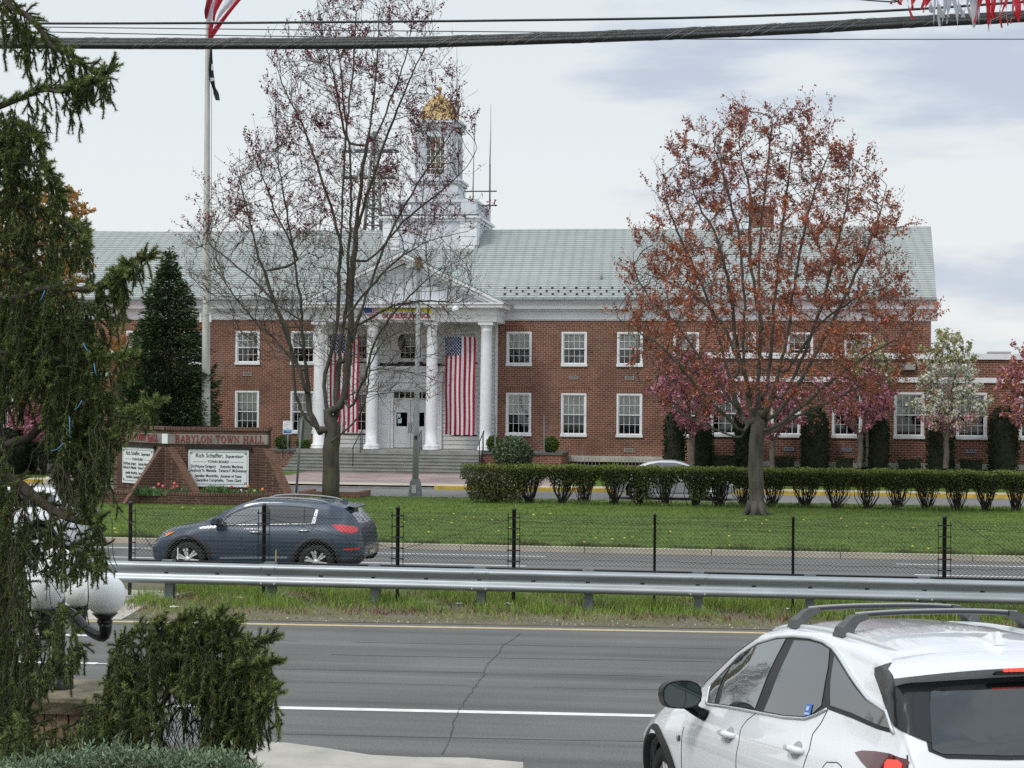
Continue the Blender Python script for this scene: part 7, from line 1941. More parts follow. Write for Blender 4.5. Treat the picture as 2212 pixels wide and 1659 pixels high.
    for (a, b) in rail:
        h = sv.hit(a, sd_*b, 'z'); pts.append(h[0])
    pc = catmull(pts, 4); q.tube([tuple(p+Vector((0,0,.004))) for p in pc], [.003,.010,.016]+[.018]*(len(pc)-6)+[.016,.010,.003], 8); sv.add(q, 'roof_rail', mat('rail_silver', (.66,.68,.70), .35, metal=.3))
# body crease, fuel flap
ff = pxpoly(sv, cE([(1140,975),(1160,950),(1215,952),(1240,975)]))
if len(ff) > 2: sv.line(ff+[(ff[-1][0], ff[-1][1]-.12),(ff[0][0], ff[0][1]-.12)], 'y', .003, 'fuel_flap', GAP, .0, 1, closed=True)
RACK = mat('rack_grey', (.085,.088,.088), .6); BARM = mat('bar_black', (.02,.021,.024), .3)
for xb, nm in ((2.27,'crossbar'),(1.53,'crossbar')):
    rt = None
    z0 = [sv.hit(xb, sd_*.54, 'z')[0].z+.03 for sd_ in (1,-1)]; zt3 = 1.672+.075
    q = MB(); pts = [(xb, y, zt3-.03*(abs(y)/.62)**2.5) for y in np.linspace(-.53,.46,22)]
    vs = []
    for (x, y, z) in pts:
        for a in np.linspace(0, 2*math.pi, 9)[:-1]: vs.append((x+.030*math.cos(a), y, z+.013*math.sin(a)))
    q.add(vs, [(i*8+j, i*8+(j+1)%8, (i+1)*8+(j+1)%8, (i+1)*8+j) for i in range(21) for j in range(8)], True)
    cb = sv.add(q, 'crossbar', BARM)
    q = MB(); q.tube([(x, y, z+.011) for x, y, z in pts], .011, 6); sv.add(q, 'bar_strip', mat('bar_grey', (.33,.34,.35), .4), cb)
    for sd_ in (1, -1):
        q = MB(); vs = []; zb = z0[0 if sd_ > 0 else 1]-.03
        ring = [(.075,.575,zb-.005),(.062,.56,zb+.045),(.05,.53,zt3-.05),(.043,.485,zt3-.012),(.041,.40,zt3+.004)]
        inner = [(.075,.505,zb-.005),(.062,.495,zb+.02),(.05,.485,zt3-.085),(.043,.455,zt3-.05),(.041,.40,zt3-.032)]
        for (hx, y, z), (_, y2, z2) in zip(ring, inner): vs += [(xb-hx, sd_*y-(.07 if sd_ < 0 else 0), z), (xb+hx, sd_*y-(.07 if sd_ < 0 else 0), z), (xb+hx, sd_*y2-(.07 if sd_ < 0 else 0), z2), (xb-hx, sd_*y2-(.07 if sd_ < 0 else 0), z2)]
        q.add(vs, [(i*4+j, i*4+(j+1)%4, (i+1)*4+(j+1)%4, (i+1)*4+j) for i in range(4) for j in range(4)]+[(0,3,2,1),(16,17,18,19)]); fo = sv.add(q, 'rack_foot', RACK, cb)
        q = MB(); q.lathe([(0,0),(.012,0.001)], (xb+.0, sd_*.645, zb+.03), 10, axis='y'); 
# shark fin, spoiler, rear glass, lamps
fx_, fy_ = .80, .0; h = sv.hit(fx_, 0, 'z')[0]
q = MB(); q.add([(fx_-.10,-.028,h.z-.01),(fx_-.10,.028,h.z-.01),(fx_+.14,.014,h.z+.0),(fx_+.14,-.014,h.z+.0),(fx_-.08,-.010,h.z+.06),(fx_-.08,.010,h.z+.06),(fx_-.01,.006,h.z+.052),(fx_-.01,-.006,h.z+.052)],
   [(0,1,5,4),(1,2,6,5),(2,3,7,6),(3,0,4,7),(4,5,6,7)]); sv.add(q, 'antenna_fin', WP)
q = MB(); n = 20; vs = []
for i in range(n+1):
    y = -.77+1.54*i/n; e = abs(y)/.77; hz = 0
    xb_ = .235+.07*e**3; zl = 1.548-.045*e**2.2
    z62 = sv.hit(.64, y*.80, 'z')[0].z
    vs += [(.64, y*.82, z62-.002), (.50, y*.90, lerp(z62-.002, zl+.03, .42)+.004), (xb_+.12, y*.97, zl+.028), (xb_+.01, y, zl+.006), (xb_, y, zl-.010), (.40, y*.93, 1.455-.03*e)]
q.add(vs, [(i*6+j, (i+1)*6+j, (i+1)*6+j+1, i*6+j+1) for i in range(n) for j in range(3)], True)
q.add(vs, [(i*6+j, (i+1)*6+j, (i+1)*6+j+1, i*6+j+1) for i in range(n) for j in (3,4)] + [(5,4,3,2,1,0), tuple(n*6+j for j in range(6))]); spo = sv.add(q, 'spoiler', WP)
q = MB()
for i in range(15):
    y = -.2+.4*i/14; q.box(.245,.262,y-.009,y+.009,1.518,1.533)
sv.add(q, 'brake_light_strip', LIT)
q = MB(); q.box(.262,.30,-.25,.25,1.500,1.535); sv.add(q, 'strip_housing', PLAST)
def rear(pts): return [(h.y, h.z) for h in (sv.pix(*p) for p in cD(pts)) if h]
def symm(p): return p + [(-y, z) for y, z in p[::-1]]
dark = [(.0,1.49),(.60,1.465),(.675,1.44),(.71,1.38),(.735,1.28),(.765,1.17),(.74,1.145),(.60,1.125),(.3,1.11),(.0,1.105)]
dark = dark+[(-y, z) for y, z in dark[::-1][1:-1]]
def corner_patch(car, pts, D, name, m, off):
    D = Vector(D).normalized(); U_ = Vector((0,0,1)).cross(D).normalized(); o0 = Vector((.3, 0, 0))
    bm = bmesh.new(); vs = [bm.verts.new(((Vector(p)-o0).dot(U_), p[2], 0)) for p in pts]; bm.faces.new(vs); bmesh.ops.triangulate(bm, faces=bm.faces)
    for ax in (0, 1):
        q_ = [v.co[ax] for v in bm.verts]; lo, hi = min(q_), max(q_); n = int((hi-lo)/.03)
        for k in range(1, n+1):
            c = [0,0,0]; c[ax] = lo+(hi-lo)*k/(n+1); nn = [0,0,0]; nn[ax] = 1
            bmesh.ops.bisect_plane(bm, geom=bm.verts[:]+bm.edges[:]+bm.faces[:], plane_co=c, plane_no=nn)
    bad = []
    for v in bm.verts:
        h = car.bvh.ray_cast(o0+U_*v.co.x+Vector((0,0,v.co.y))+D*3, -D)
        if h[0] is None: bad.append(v); continue
        nn = h[1] if h[1].dot(D) > 0 else -h[1]; v.co = h[0]+nn*off
    if bad: bmesh.ops.delete(bm, geom=bad, context='VERTS')
    bmesh.ops.recalc_face_normals(bm, faces=bm.faces); bm.faces.ensure_lookup_table()
    if bm.faces[0].normal.dot(D) < 0: bmesh.ops.reverse_faces(bm, faces=bm.faces)
    me = bpy.data.meshes.new(name); bm.to_mesh(me); bm.free(); me.polygons.foreach_set('use_smooth', [True]*len(me.polygons)); me.materials.append(m)
    o = bpy.data.objects.new(name, me); COL.objects.link(o); o.parent = car.root; return o
GB_ = mat('gloss_black', (.012,.012,.013), .15)
dk2 = [(y, z) for y, z in [(.0,1.49),(.60,1.475),(.655,1.45),(.665,1.35),(.675,1.25),(.685,1.16),(.60,1.125),(.3,1.11),(.0,1.105)]]
sv.patch(dk2+[(-y, z) for y, z in dk2[::-1][1:-1]], 'x', 'tailgate_panel', GB_, .004)
for sd_ in (1, -1):
    corner_patch(sv, [(x, sd_*y, z) for x, y, z in ((.735,.689,1.495),(.686,.711,1.457),(.59,.735,1.417),(.50,.755,1.37),(.416,.774,1.317),(.284,.786,1.222),(.184,.77,1.195),(.125,.72,1.165),(.118,.64,1.145),(.20,.62,1.29),(.30,.62,1.40),(.42,.62,1.50),(.55,.66,1.53))], (-1, sd_, .1), 'pillar_panel', GB_, .0065)
gl = [(.0,1.46),(.53,1.44),(.585,1.42),(.62,1.33),(.65,1.22),(.665,1.165),(.62,1.145),(.3,1.128),(.0,1.122)]
gl = gl+[(-y, z) for y, z in gl[::-1][1:-1]]
sv.patch(gl, 'x', 'rear_window', carglass('rear_glass', (.008,.009,.010), .055), .008)
# tail lamps wrap round the corner
for sd_ in (1, -1):
    tl = pxpoly(sv, cE([(1312,900),(1350,890),(1420,893),(1500,905),(1590,935),(1605,950),(1590,975),(1570,1010),(1500,1040),(1440,1040),(1380,985),(1340,940)]))
    if len(tl) > 4:
        lo_ = sv.patch(tl, 'y', 'tail_lamp', LAMPD, .006, sd_, step=.03)
        cx_ = [p for p in pxpoly(sv, cE([(1490,938),(1545,942),(1568,962),(1560,1000),(1470,1020),(1475,960)]))]
        if len(cx_) > 2: sv.patch(cx_, 'y', 'brake_light', mat('brake_light_lit2', (1,.04,.03), .3, emit=1.6), .010, sd_, lo_, step=.03)
    q = sv.line([(sd_*.80,.92),(sd_*.74,.95),(sd_*.55,.985),(sd_*.3,1.0),(0,1.0)], 'x', .012, 'lamp_strip', PLAST, .004)
sv.line([(.775,1.14),(.80,1.0),(.79,.9),(.74,.78)], 'x', .005, 'tailgate_gap', GAP, .0); sv.line([(-.775,1.14),(-.80,1.0),(-.79,.9),(-.74,.78)], 'x', .005, 'tailgate_gap', GAP, .0)
sv.line([(.60,.63),(.50,.60),(.45,.30),(.45,0),(.45,-.3),(.50,-.60),(.60,-.63)], 'z', .0035, 'roof_gap', GAP, .001)
# badge and permit sticker
b_ = pxpoly(sv, cE([(362,805),(378,805),(378,835),(362,835)]))
if len(b_) == 4:
    bo = sv.patch(b_, 'y', 'fender_badge', PLAST, .006, 1)
    c = [sum(p[0] for p in b_)/4, sum(p[1] for p in b_)/4]; sv.line([(c[0]-.008,c[1]-.012),(c[0]-.008,c[1]+.012),(c[0]+.012,c[1]+.012)], 'y', .003, 'badge_mark', CHROME, .01, 1, bo); 
b_ = pxpoly(sv, cE([(1062,642),(1092,645),(1078,708),(1044,705)]))
if len(b_) == 4:
    bo = sv.patch(b_, 'y', 'permit_sticker', mat('sticker_blue', (.05,.17,.55), .5), .011, 1); c0 = pxpoly(sv, cE([(1064,655),(1080,657),(1074,680),(1058,678)])); c1 = pxpoly(sv, cE([(1052,688),(1078,692),(1076,702),(1048,700)]))
    for c in (c0, c1):
        if len(c) == 4: sv.patch(c, 'y', 'sticker_print', mat('sticker_pale', (.45,.58,.78), .5), .014, 1, bo)
# windscreen
wsx = [(2.82,.60),(2.9,.62),(3.3,.70),(3.66,.78),(3.70,.4),(3.72,0)]; wsx = [(2.80,0),(2.80,.35)]+wsx
sv.patch([(a,b) for a,b in wsx]+[(a,-b) for a,b in wsx[::-1] if b > 0], 'z', 'windscreen', CGL, .004)

# ---- the blue SUV on the far carriageway
BP = carpaint('slate_blue_paint', (.022,.045,.080), .7, .35, metal=.15)
gk = G(680,1251,0); by = gk.y
bx_r = P(681.5,1214,by).x
KB = [
 (0.00,.45,.60,.55,.66,.60,.64,.66,.56,.68),(.03,.38,.68,.56,.74,.74,.72,.80,.64,.82),(.07,.34,.74,.62,.80,.92,.74,1.0,.67,1.03),(.12,.30,.78,.70,.84,1.02,.76,1.10,.68,1.14),(.22,.28,.82,.76,.87,1.08,.77,1.22,.67,1.27),(.34,.27,.84,.78,.89,1.10,.78,1.36,.64,1.42),(.46,.26,.85,.78,.905,1.10,.79,1.44,.61,1.51),
 (.7,.25,.86,.78,.92,1.10,.81,1.51,.65,1.565),(1.1,.24,.86,.78,.925,1.10,.82,1.545,.66,1.60),(1.7,.24,.86,.78,.925,1.09,.83,1.57,.665,1.625),(2.1,.24,.86,.78,.925,1.085,.83,1.565,.67,1.62),(2.4,.24,.86,.78,.925,1.08,.83,1.53,.68,1.58),(2.8,.24,.86,.78,.925,1.07,.84,1.38,.70,1.42),(3.1,.24,.86,.78,.925,1.06,.835,1.20,.70,1.265),(3.35,.25,.86,.77,.925,1.05,.83,1.08,.745,1.13),(3.6,.25,.85,.76,.92,1.01,.80,1.04,.72,1.08),(3.95,.25,.82,.72,.88,.94,.74,.98,.65,1.01),(4.2,.26,.74,.66,.80,.84,.64,.88,.56,.91),(4.35,.27,.62,.58,.68,.70,.54,.76,.46,.79),(4.42,.30,.52,.50,.56,.58,.46,.62,.38,.64),(4.45,.34,.46,.46,.48,.52,.42,.54,.34,.55)]
WB_ = (P(404,1211,by).x-bx_r); 
BSC = abs(WB_)/2.64
bl = Car('blue_suv', 'slate blue compact SUV facing left on the far road behind the chain-link fence', 'suv', [(a,)+tuple(r) for a, *r in KB], (bx_r+.93*BSC, by+.92*BSC, 0), (0,0,math.pi), BP, [(.93,.355),(3.57,.355)], .385)
bl.root.scale = (BSC, BSC, BSC*.955); bpy.context.view_layer.update(); bl.M = bl.root.matrix_world.copy(); bl.Mi = bl.M.inverted()
def cB(pts): return [(301.7+x*.2356, 1069.8+y*.2356) for x, y in pts]
for wx in (.93, 3.57):
    bl.well(wx, .355, .44, .87)
    for sd_ in (1,-1): bl.archtrim(wx, .355, .435, PLAST, .075, sd_); bl.wheel(wx, sd_*.79, .355, .35, spokes=6)
fw = pxpoly(bl, cB([(785,262),(775,240),(850,175),(950,132),(1040,110),(1120,103),(1120,262)])); rw = pxpoly(bl, cB([(1188,103),(1350,106),(1510,118),(1505,258),(1188,262)])); qw = pxpoly(bl, cB([(1520,119),(1610,132),(1570,258),(1515,258)]))
dl = pxpoly(bl, cB([(765,272),(760,240),(840,165),(945,118),(1040,97),(1120,90),(1350,94),(1520,106),(1640,128),(1610,268)]))
chp = pxpoly(bl, cB([(1615,130),(1640,136),(1610,264),(1572,262)]))
for sd_ in (1,-1):
    bl.patch(dl, 'y', 'window_surround', PLAST, .003, sd_); bl.patch(fw, 'y', 'door_window', CGLF, .007, sd_); bl.patch(rw, 'y', 'door_window', CGL2, .007, sd_); bl.patch(qw, 'y', 'quarter_window', CGL2, .007, sd_)
    if len(chp) > 3: bl.patch(chp, 'y', 'chrome_pillar', CHROME, .008, sd_)
    bl.line(pxpoly(bl, cB([(765,275),(1610,264)])), 'y', .013, 'chrome_strip', CHROME, .012, sd_, sub=5)
    for g_ in ([(650,300),(650,420),(660,560)],[(1145,270),(1140,560)],[(1600,270),(1570,340),(1540,430)]):
        g2_ = pxpoly(bl, cB(g_)); 
        if len(g2_) > 1: bl.line(g2_, 'y', .004, 'door_gap', GAP, .0, sd_)
    for (hx, hz) in pxpoly(bl, cB([(1057,338),(1503,325)])):
        c = bl.hit(hx, hz, 'y', sd_)[0]; q = MB(); q.tube([(c.x+.11,c.y,c.z),(c.x+.07,c.y+sd_*.04,c.z+.004),(c.x-.07,c.y+sd_*.04,c.z+.006),(c.x-.11,c.y,c.z+.004)], .016, 6); bl.add(q, 'door_handle', CHROME)
    mz = pxpoly(bl, cB([(735,262)]))[0]; q = MB(); q.obox((mz[0]+.0, sd_*1.0, mz[1]+.05), (.075,0,0), (0,.10,0), (-.02,0,.065)); q.obox((mz[0]-.02, sd_*.9, mz[1]-.01), (.05,0,0), (0,.08,0), (0,0,.025)); mo = bl.add(q, 'door_mirror', mat('gloss_black', (.012,.012,.013), .15)); q = MB(); q.obox((mz[0]+.03, sd_*1.0, mz[1]+.075), (.06,0,0), (0,.102,0), (-.015,0,.05)); bl.add(q, 'mirror_cap', BP, mo)
    hl = pxpoly(bl, cB([(150,400),(165,355),(210,335),(330,328),(300,350),(240,378),(180,395)])); lo_ = bl.patch(hl, 'y', 'headlight', carglass('headlamp_glass', (.25,.27,.28), .2), .006, sd_, step=.05)
    am = pxpoly(bl, cB([(235,350),(330,330),(300,352),(250,376)])); bl.patch(am, 'y', 'indicator', mat('amber', (.75,.22,.05), .3), .010, sd_, lo_, step=.05)
    tl = pxpoly(bl, cB([(1755,268),(1850,270),(1960,285),(2005,300),(1995,335),(1950,350),(1850,340),(1800,310)])); bl.patch(tl, 'y', 'tail_lamp', mat('lamp_red_bright', (.62,.02,.03), .2, coat=1), .007, sd_, step=.04)
    rf_ = pxpoly(bl, cB([(1868,488),(2020,480),(2010,498),(1870,504)])); bl.patch(rf_, 'y', 'reflector', mat('lamp_red_bright', (.6,.02,.03), .2), .007, sd_)
    sl_ = pxpoly(bl, cB([(730,565),(1350,560),(1360,578),(735,583)])); bl.patch(sl_, 'y', 'sill_trim', mat('sill_grey', (.22,.28,.36), .4), .007, sd_)
    wr_ = pxpoly(bl, cB([(2060,545),(2050,590),(1985,620),(1830,610),(1800,560)])); 
    if len(wr_) > 3: bl.patch(wr_, 'y', 'bumper_cladding', PLAST, .006, sd_)
    fc = pxpoly(bl, cB([(108,500),(200,495),(185,545),(165,575),(112,575)])); 
    if len(fc) > 3: bl.patch(fc, 'y', 'bumper_grille', PLAST, .006, sd_)
    q = MB(); rp = [bl.hit(a, sd_*.56, 'z')[0] for a in np.linspace(.75,2.3,12)]; q.tube([tuple(p+Vector((0,0,.05*math.sin(math.pi*i/11)**.4))) for i, p in enumerate(rp)], .018, 6); bl.add(q, 'roof_rail', mat('rail_dim', (.30,.32,.34), .5))
rg = [(0,1.44),(.52,1.41),(.60,1.20),(.62,1.16),(0,1.13)]; bl.patch(rg+[(-y,z) for y,z in rg[::-1] if y>0], 'x', 'rear_window', carglass('hatch_glass', (.05,.05,.05), .35), .006)
bl.patch([(.25,.42),(.25,.56),(-.25,.56),(-.25,.42)], 'x', 'number_plate', mat('plate', (.55,.5,.3), .5), .012)
q = MB(); q.add([(.42,-.55,1.515),(.42,.55,1.515),(.24,.52,1.47),(.24,-.52,1.47),(.24,.52,1.445),(.24,-.52,1.445)], [(0,1,2,3),(3,2,4,5)]); bl.add(q, 'spoiler', BP)
q = MB(); q.add([(.50,-.02,1.53),(.50,.02,1.53),(.68,.01,1.56),(.68,-.01,1.56),(.50,-.008,1.62),(.50,.008,1.62)], [(0,1,5,4),(1,2,5),(3,0,4),(2,3,4,5)]); bl.add(q, 'antenna_fin', BP)
q = MB(); 
for y in (-.45,.45): pass
wsx = [(2.42,0),(2.42,.5),(2.45,.58),(2.9,.66),(3.28,.74),(3.34,.4),(3.36,0)]
bl.patch([(a,b) for a,b in wsx]+[(a,-b) for a,b in wsx[::-1] if b > 0], 'z', 'windscreen', CGL, .004)
# ---- white hatchback on the far left, in the farther lane
gw = G(120,1206,0); sc_w = 1.0
KW = [(a,)+tuple(r) for a, *r in KB]
wc = Car('white_suv', 'white SUV with dark rear window and clear tail lamps leaving the picture at far left', 'suv', KW, (P(163,1150,gw.y).x, gw.y+.93, 0), (0,0,math.pi+R(3)), carpaint('white_paint_gloss', (.72,.74,.77), 1.0, .3), [(.93,.355),(3.57,.355)], .385, nx=90)
for wx in (.93,3.57):
    wc.well(wx, .355, .44, .87)
    for sd_ in (1,-1): wc.archtrim(wx, .355, .435, PLAST, .06, sd_); wc.wheel(wx, sd_*.79, .355, .35)
wdl = [(.55,1.14),(.62,1.40),(.9,1.47),(1.7,1.50),(2.4,1.45),(2.9,1.28),(3.2,1.12)]
for sd_ in (1,-1):
    wc.patch(wdl, 'y', 'side_window', CGL2, .005, sd_)
    lo_ = wc.patch([(.06,.98),(.10,1.08),(.36,1.10),(.38,1.02),(.30,.95)], 'y', 'tail_lamp', mat('clear_lamp', (.45,.42,.44), .15, coat=1), .007, sd_, step=.04)
    wc.patch([(.24,.965),(.26,1.09),(.37,1.095),(.38,1.02),(.30,.955)], 'y', 'red_lens', mat('lamp_red_bright', (.6,.02,.03), .2), .011, sd_, lo_, step=.04)
wc.patch(rg+[(-y,z) for y,z in rg[::-1] if y>0], 'x', 'rear_window', CGL2, .006)
q = MB(); q.add([(.50,-.60,1.525),(.50,.60,1.525),(.18,.56,1.50),(.18,-.56,1.50),(.18,.56,1.475),(.18,-.56,1.475),(.45,.58,1.42),(.45,-.58,1.42)], [(0,1,2,3),(3,2,4,5),(5,4,6,7)]); wc.add(q, 'spoiler', bpy.data.materials['white_paint_gloss'])
# ---- silver saloon behind the hedge
KS = [(0,.40,.58,.55,.66,.70,.64,.76,.56,.80),(.06,.32,.70,.58,.76,.84,.70,.92,.62,.95),(.25,.26,.78,.62,.83,.92,.76,.97,.68,1.0),(.6,.24,.82,.64,.86,.95,.78,1.0,.70,1.04),(.9,.23,.83,.65,.88,.96,.79,1.12,.66,1.17),(1.3,.22,.84,.66,.89,.96,.80,1.30,.59,1.36),(1.8,.22,.84,.66,.89,.95,.80,1.37,.57,1.43),(2.3,.22,.84,.66,.89,.94,.80,1.37,.57,1.43),(2.7,.22,.84,.66,.89,.93,.80,1.27,.60,1.32),(3.1,.22,.84,.66,.89,.92,.80,1.09,.66,1.14),(3.4,.22,.83,.65,.88,.90,.79,.96,.70,1.0),(3.8,.22,.80,.62,.85,.84,.74,.88,.66,.92),(4.2,.24,.70,.56,.75,.72,.62,.76,.54,.79),(4.45,.28,.52,.46,.56,.56,.46,.6,.38,.62)]
gs = G(1440,1081,.05); sx0_ = P(1317,1050,gs.y).x
sc2 = Car('silver_saloon', 'silver saloon car parked facing right behind the bare stems of the hedge', 'car', KS, (sx0_, gs.y+.95, .05), (0,0,0), carpaint('silver_paint', (.50,.52,.54), 1.0, .25, metal=.5), [(.95,.32),(3.6,.32)], .35, nx=80)
for wx in (.95,3.6):
    sc2.well(wx, .32, .40, .84)
    for sd_ in (1,-1): sc2.wheel(wx, sd_*.78, .32, .32)
for sd_ in (1,-1):
    sc2.patch([(.95,1.0),(1.3,1.24),(1.7,1.33),(2.3,1.33),(2.7,1.24),(3.15,.98)], 'y', 'side_window', CGL2, .005, sd_); sc2.patch([(.03,.70),(.05,.82),(.30,.86),(.34,.78)], 'y', 'tail_lamp', mat('lamp_red_bright', (.6,.02,.03), .2), .006, sd_, step=.04)

# ------------------------------------------------------------------ lamp cluster on its stone pier
LY = 12.9
pier = empty('stone_pier', tuple(P(130,1600,LY)), 'square stone pier with a thick rough slab cap, half hidden by spruce at lower left', 'pier')
LP = lambda px, py, dy=0: P(px, py, LY+dy)
# slab cap
zc1 = LP(120,1490).z
a = P(45,1512,12.35); ztp = a.z
c_l, c_r = P(40,1509,12.35), P(194,1509,12.35)
SLAB = mat('slab_stone', (.20,.17,.11), .85, var=.35, vscale=6, bump=.7, bscale=18); PST = mat('pier_stone', (.30,.20,.14), .9, var=.35, vscale=4, bump=.4)
hwp = .44
pcx = (c_l.x+c_r.x)/2+.09; pcy = 12.9
q = MB(); rnd = random.Random(6); n = 14
def slab(z, e):
    o = []
    for (x0,y0,x1,y1) in ((-1,-1,1,-1),(1,-1,1,1),(1,1,-1,1),(-1,1,-1,-1)):
        for k in range(6): t = k/6; o.append((pcx+(lerp(x0,x1,t))*(hwp+e)+rnd.gauss(0,.006), pcy+lerp(y0,y1,t)*(hwp+e)+rnd.gauss(0,.006), z))
    return o
l1, l2, l3, l4 = slab(ztp-.125,-.02), slab(ztp-.08,.0), slab(ztp-.03,.015), slab(ztp,-.005)
q.add(l1+l2+l3+l4, [(k*24+j, k*24+(j+1)%24, (k+1)*24+(j+1)%24, (k+1)*24+j) for k in range(3) for j in range(24)]+[tuple(range(72,96)), tuple(range(23,-1,-1))]); q.build('cap_slab', SLAB, pier)
q = MB(); s_ = hwp-.10; nb = 7
for k in range(nb):
    for (ux, uy, ox, oy) in ((1,0,0,-1),(0,1,1,0),(0,1,-1,0)):
        t = -s_+2*s_*(k+.5)/nb; cx_ = pcx+(t if ux else ox*s_); cy_ = pcy+(t if uy else oy*s_); e = s_/nb*.86; d = .03+rnd.uniform(0,.012)
        q.box(cx_-(e if ux else d), cx_+(e if ux else d), cy_-(e if uy else d), cy_+(e if uy else d), ztp-.36, ztp-.128)
q.build('stone_course', PST, pier)
q = MB(); q.box(pcx-s_+.02,pcx+s_-.02,pcy-s_+.02,pcy+s_-.02,.0,ztp-.13); q.build('core', mat('mortar_grey', (.16,.13,.11), .95), pier)
q = MB(); q.box(pcx-s_-.01,pcx+s_+.01,pcy-s_-.01,pcy+s_+.01,.0,ztp-.37); q.build('brickwork', BRICKD, pier)
lamp_ = empty('globe_lamp_post', (pcx, pcy, ztp), 'black lamp post with a cluster of white globes standing on the stone pier', 'lamp post')
BLK = mat('lamp_black_paint', (.010,.010,.010), .28); GLOBE = mat('globe_acrylic', (.95,.95,.94), .4)
lpx = P(126,1470,pcy).x
ztop_ = P(130,1215+40,pcy).z
q = MB(); q.lathe([(.118,0),(.118,.03),(.105,.042),(.06,.045),(.055,.1)], (lpx,pcy,ztp), 26); q.tube([(lpx,pcy,ztp),(lpx,pcy,ztop_+.0)], [.055,.045], 18); q.lathe([(.07,-.06),(.085,.0),(.12,.05),(.10,.07)], (lpx,pcy,ztop_), 18); q.build('post', BLK, lamp_)
def globe(px, py, Y, r, label=None):
    c = P(px, py, Y); q = MB(); n = 14
    q.lathe([(max(.0001,r*math.sin(math.pi*k/n)), -r*math.cos(math.pi*k/n)) for k in range(n+1)], tuple(c), 28); return q.build('globe', GLOBE, lamp_), c
GR_ = 43*12.7/3700*1.01
def arm(c, r):
    q = MB(); b = Vector((c.x, c.y, c.z-r)); j = Vector((lpx, pcy, P(150,1333,pcy).z)); d = Vector((b.x-j.x, b.y-j.y, 0)); ln = d.length; d.normalize()
    pts = catmull([j+Vector((0,0,.06)), j+d*ln*.3+Vector((0,0,.04)), j+d*ln*.62+Vector((0,0,-.06)), Vector((b.x,b.y,b.z-.15))-d*.02+Vector((0,0,-.01)), Vector((b.x,b.y,b.z-.06))+d*.015], 5)
    q.tube([tuple(p) for p in pts], [lerp(.03,.05,(i/len(pts))**.8) for i in range(len(pts))], 12)
    q.lathe([(.035,-.1),(.055,-.06),(.06,-.045),(.05,-.03),(.075,-.005),(.10,.018),(.0,.02)], tuple(b), 20); q.build('arm', BLK, lamp_)
for (px, py, Y) in ((227,1285,12.6),(174,1272,13.4),(96,1275,12.45),(45,1262,13.2)):
    g_, c = globe(px, py, Y, .158); arm(c, .158)
g_, c = globe(124,1226,12.9,.158)

# ------------------------------------------------------------------ overhead lines and streamer
wires = empty('overhead_lines', tuple(P(1100,90,13.5)), 'bundle of black utility cables with thinner wires running across the top of the picture', 'cables')
def wire(pts, Y, r, name, m, n=6, sub=6, ysl=.0):
    q = MB(); pp = catmull([P(x, y, Y+ysl*(x-1106)/1000) for x, y in pts], sub); q.tube([tuple(p) for p in pp], r, n); return q.build(name, m, wires)
CAB = mat('cable_black', (.016,.017,.017), .42, bump=.3, bscale=60); CAB2 = mat('lashing_wire', (.25,.25,.24), .4, metal=.5)
wy = 13.5
bp_ = [(-1800,110),(-320,96),(0,93),(400,94),(800,93),(1106,85),(1400,75),(1700,62),(1950,48),(2212,35),(2500,18),(4300,-120)]
for (o, r) in ((-6.5,.021),(-1.5,.024),(5.5,.027),(1,.02)):
    wire([(x, y+o) for x, y in bp_], wy-.01*o/6, r, 'cable', CAB, 10, 8)
# spiral lashing wire
q = MB(); cen = catmull([P(x, y, wy) for x, y in bp_], 24); pts = []; L_ = 0
for i, p in enumerate(cen):
    if i: L_ += (p-cen[i-1]).length
tot = L_; cum = 0; k = 0
res = []
for i in range(len(cen)-1):
    a, b = cen[i], cen[i+1]; l = (b-a).length; m = max(1, int(l/.02))
    for j in range(m):
        t = j/m; s_ = cum+l*t; res.append((a.lerp(b, t), s_))
    cum += l
for ph, pitch in ((0,.62),(1.1,.62),(1.5,.62)):
    q = MB(); q.tube([tuple(c+Vector((0, -.050*math.cos(s_/pitch*6.283+ph), .047*math.sin(s_/pitch*6.283+ph)))) for c, s_ in res], .0018, 3); q.build('lashing', CAB2, wires)
wire([(-320,42),(0,50),(400,50),(800,47),(1106,44),(1500,38),(1900,24),(2212,4),(2400,-10),(4300,-190)], 14.2, .0105, 'cable', CAB, 8)
wire([(-320,50),(0,57),(600,64),(1000,68),(1300,70)], 15.0, .0045, 'thin_wire', CAB)
wire([(-320,62),(0,67),(450,76),(900,82),(1200,84)], 15.0, .0045, 'thin_wire', CAB)
wire([(1200,84),(1500,84.5),(1850,85),(2212,84.5),(2500,84),(4300,70)], 15.0, .004, 'thin_wire', CAB)
stm = empty('streamer', tuple(P(2080,0,9.5)), 'red and white plastic fringe streamer hanging at the top right corner', 'streamer')
q = MB(); pp = catmull([P(x, y, 9.5) for x, y in ((300,-160),(1780,-8),(1920,-7),(2060,-12),(2212,-22),(2400,-40),(4200,-260))], 6); q.tube([tuple(p) for p in pp], .004, 5); q.build('cord', BLACKM, stm)
SR = mat('streamer_red', (.62,.035,.05), .25, trans=.35); SW = mat('streamer_white', (.62,.64,.70), .2, trans=.35)
rnd = random.Random(14)
specs = []
x = 1915
for x in range(1925, 2245, 7):
    red = x < 2005 or 2112 < x < 2240
    if 1965 < x < 2010: ln = rnd.uniform(18,50) 
    elif x < 1960: ln = rnd.uniform(12,22)
    else: ln = rnd.uniform(38,75)
    if x < 1990 and rnd.random() < .45: continue
    specs.append((x+rnd.uniform(-4,4), ln, red))
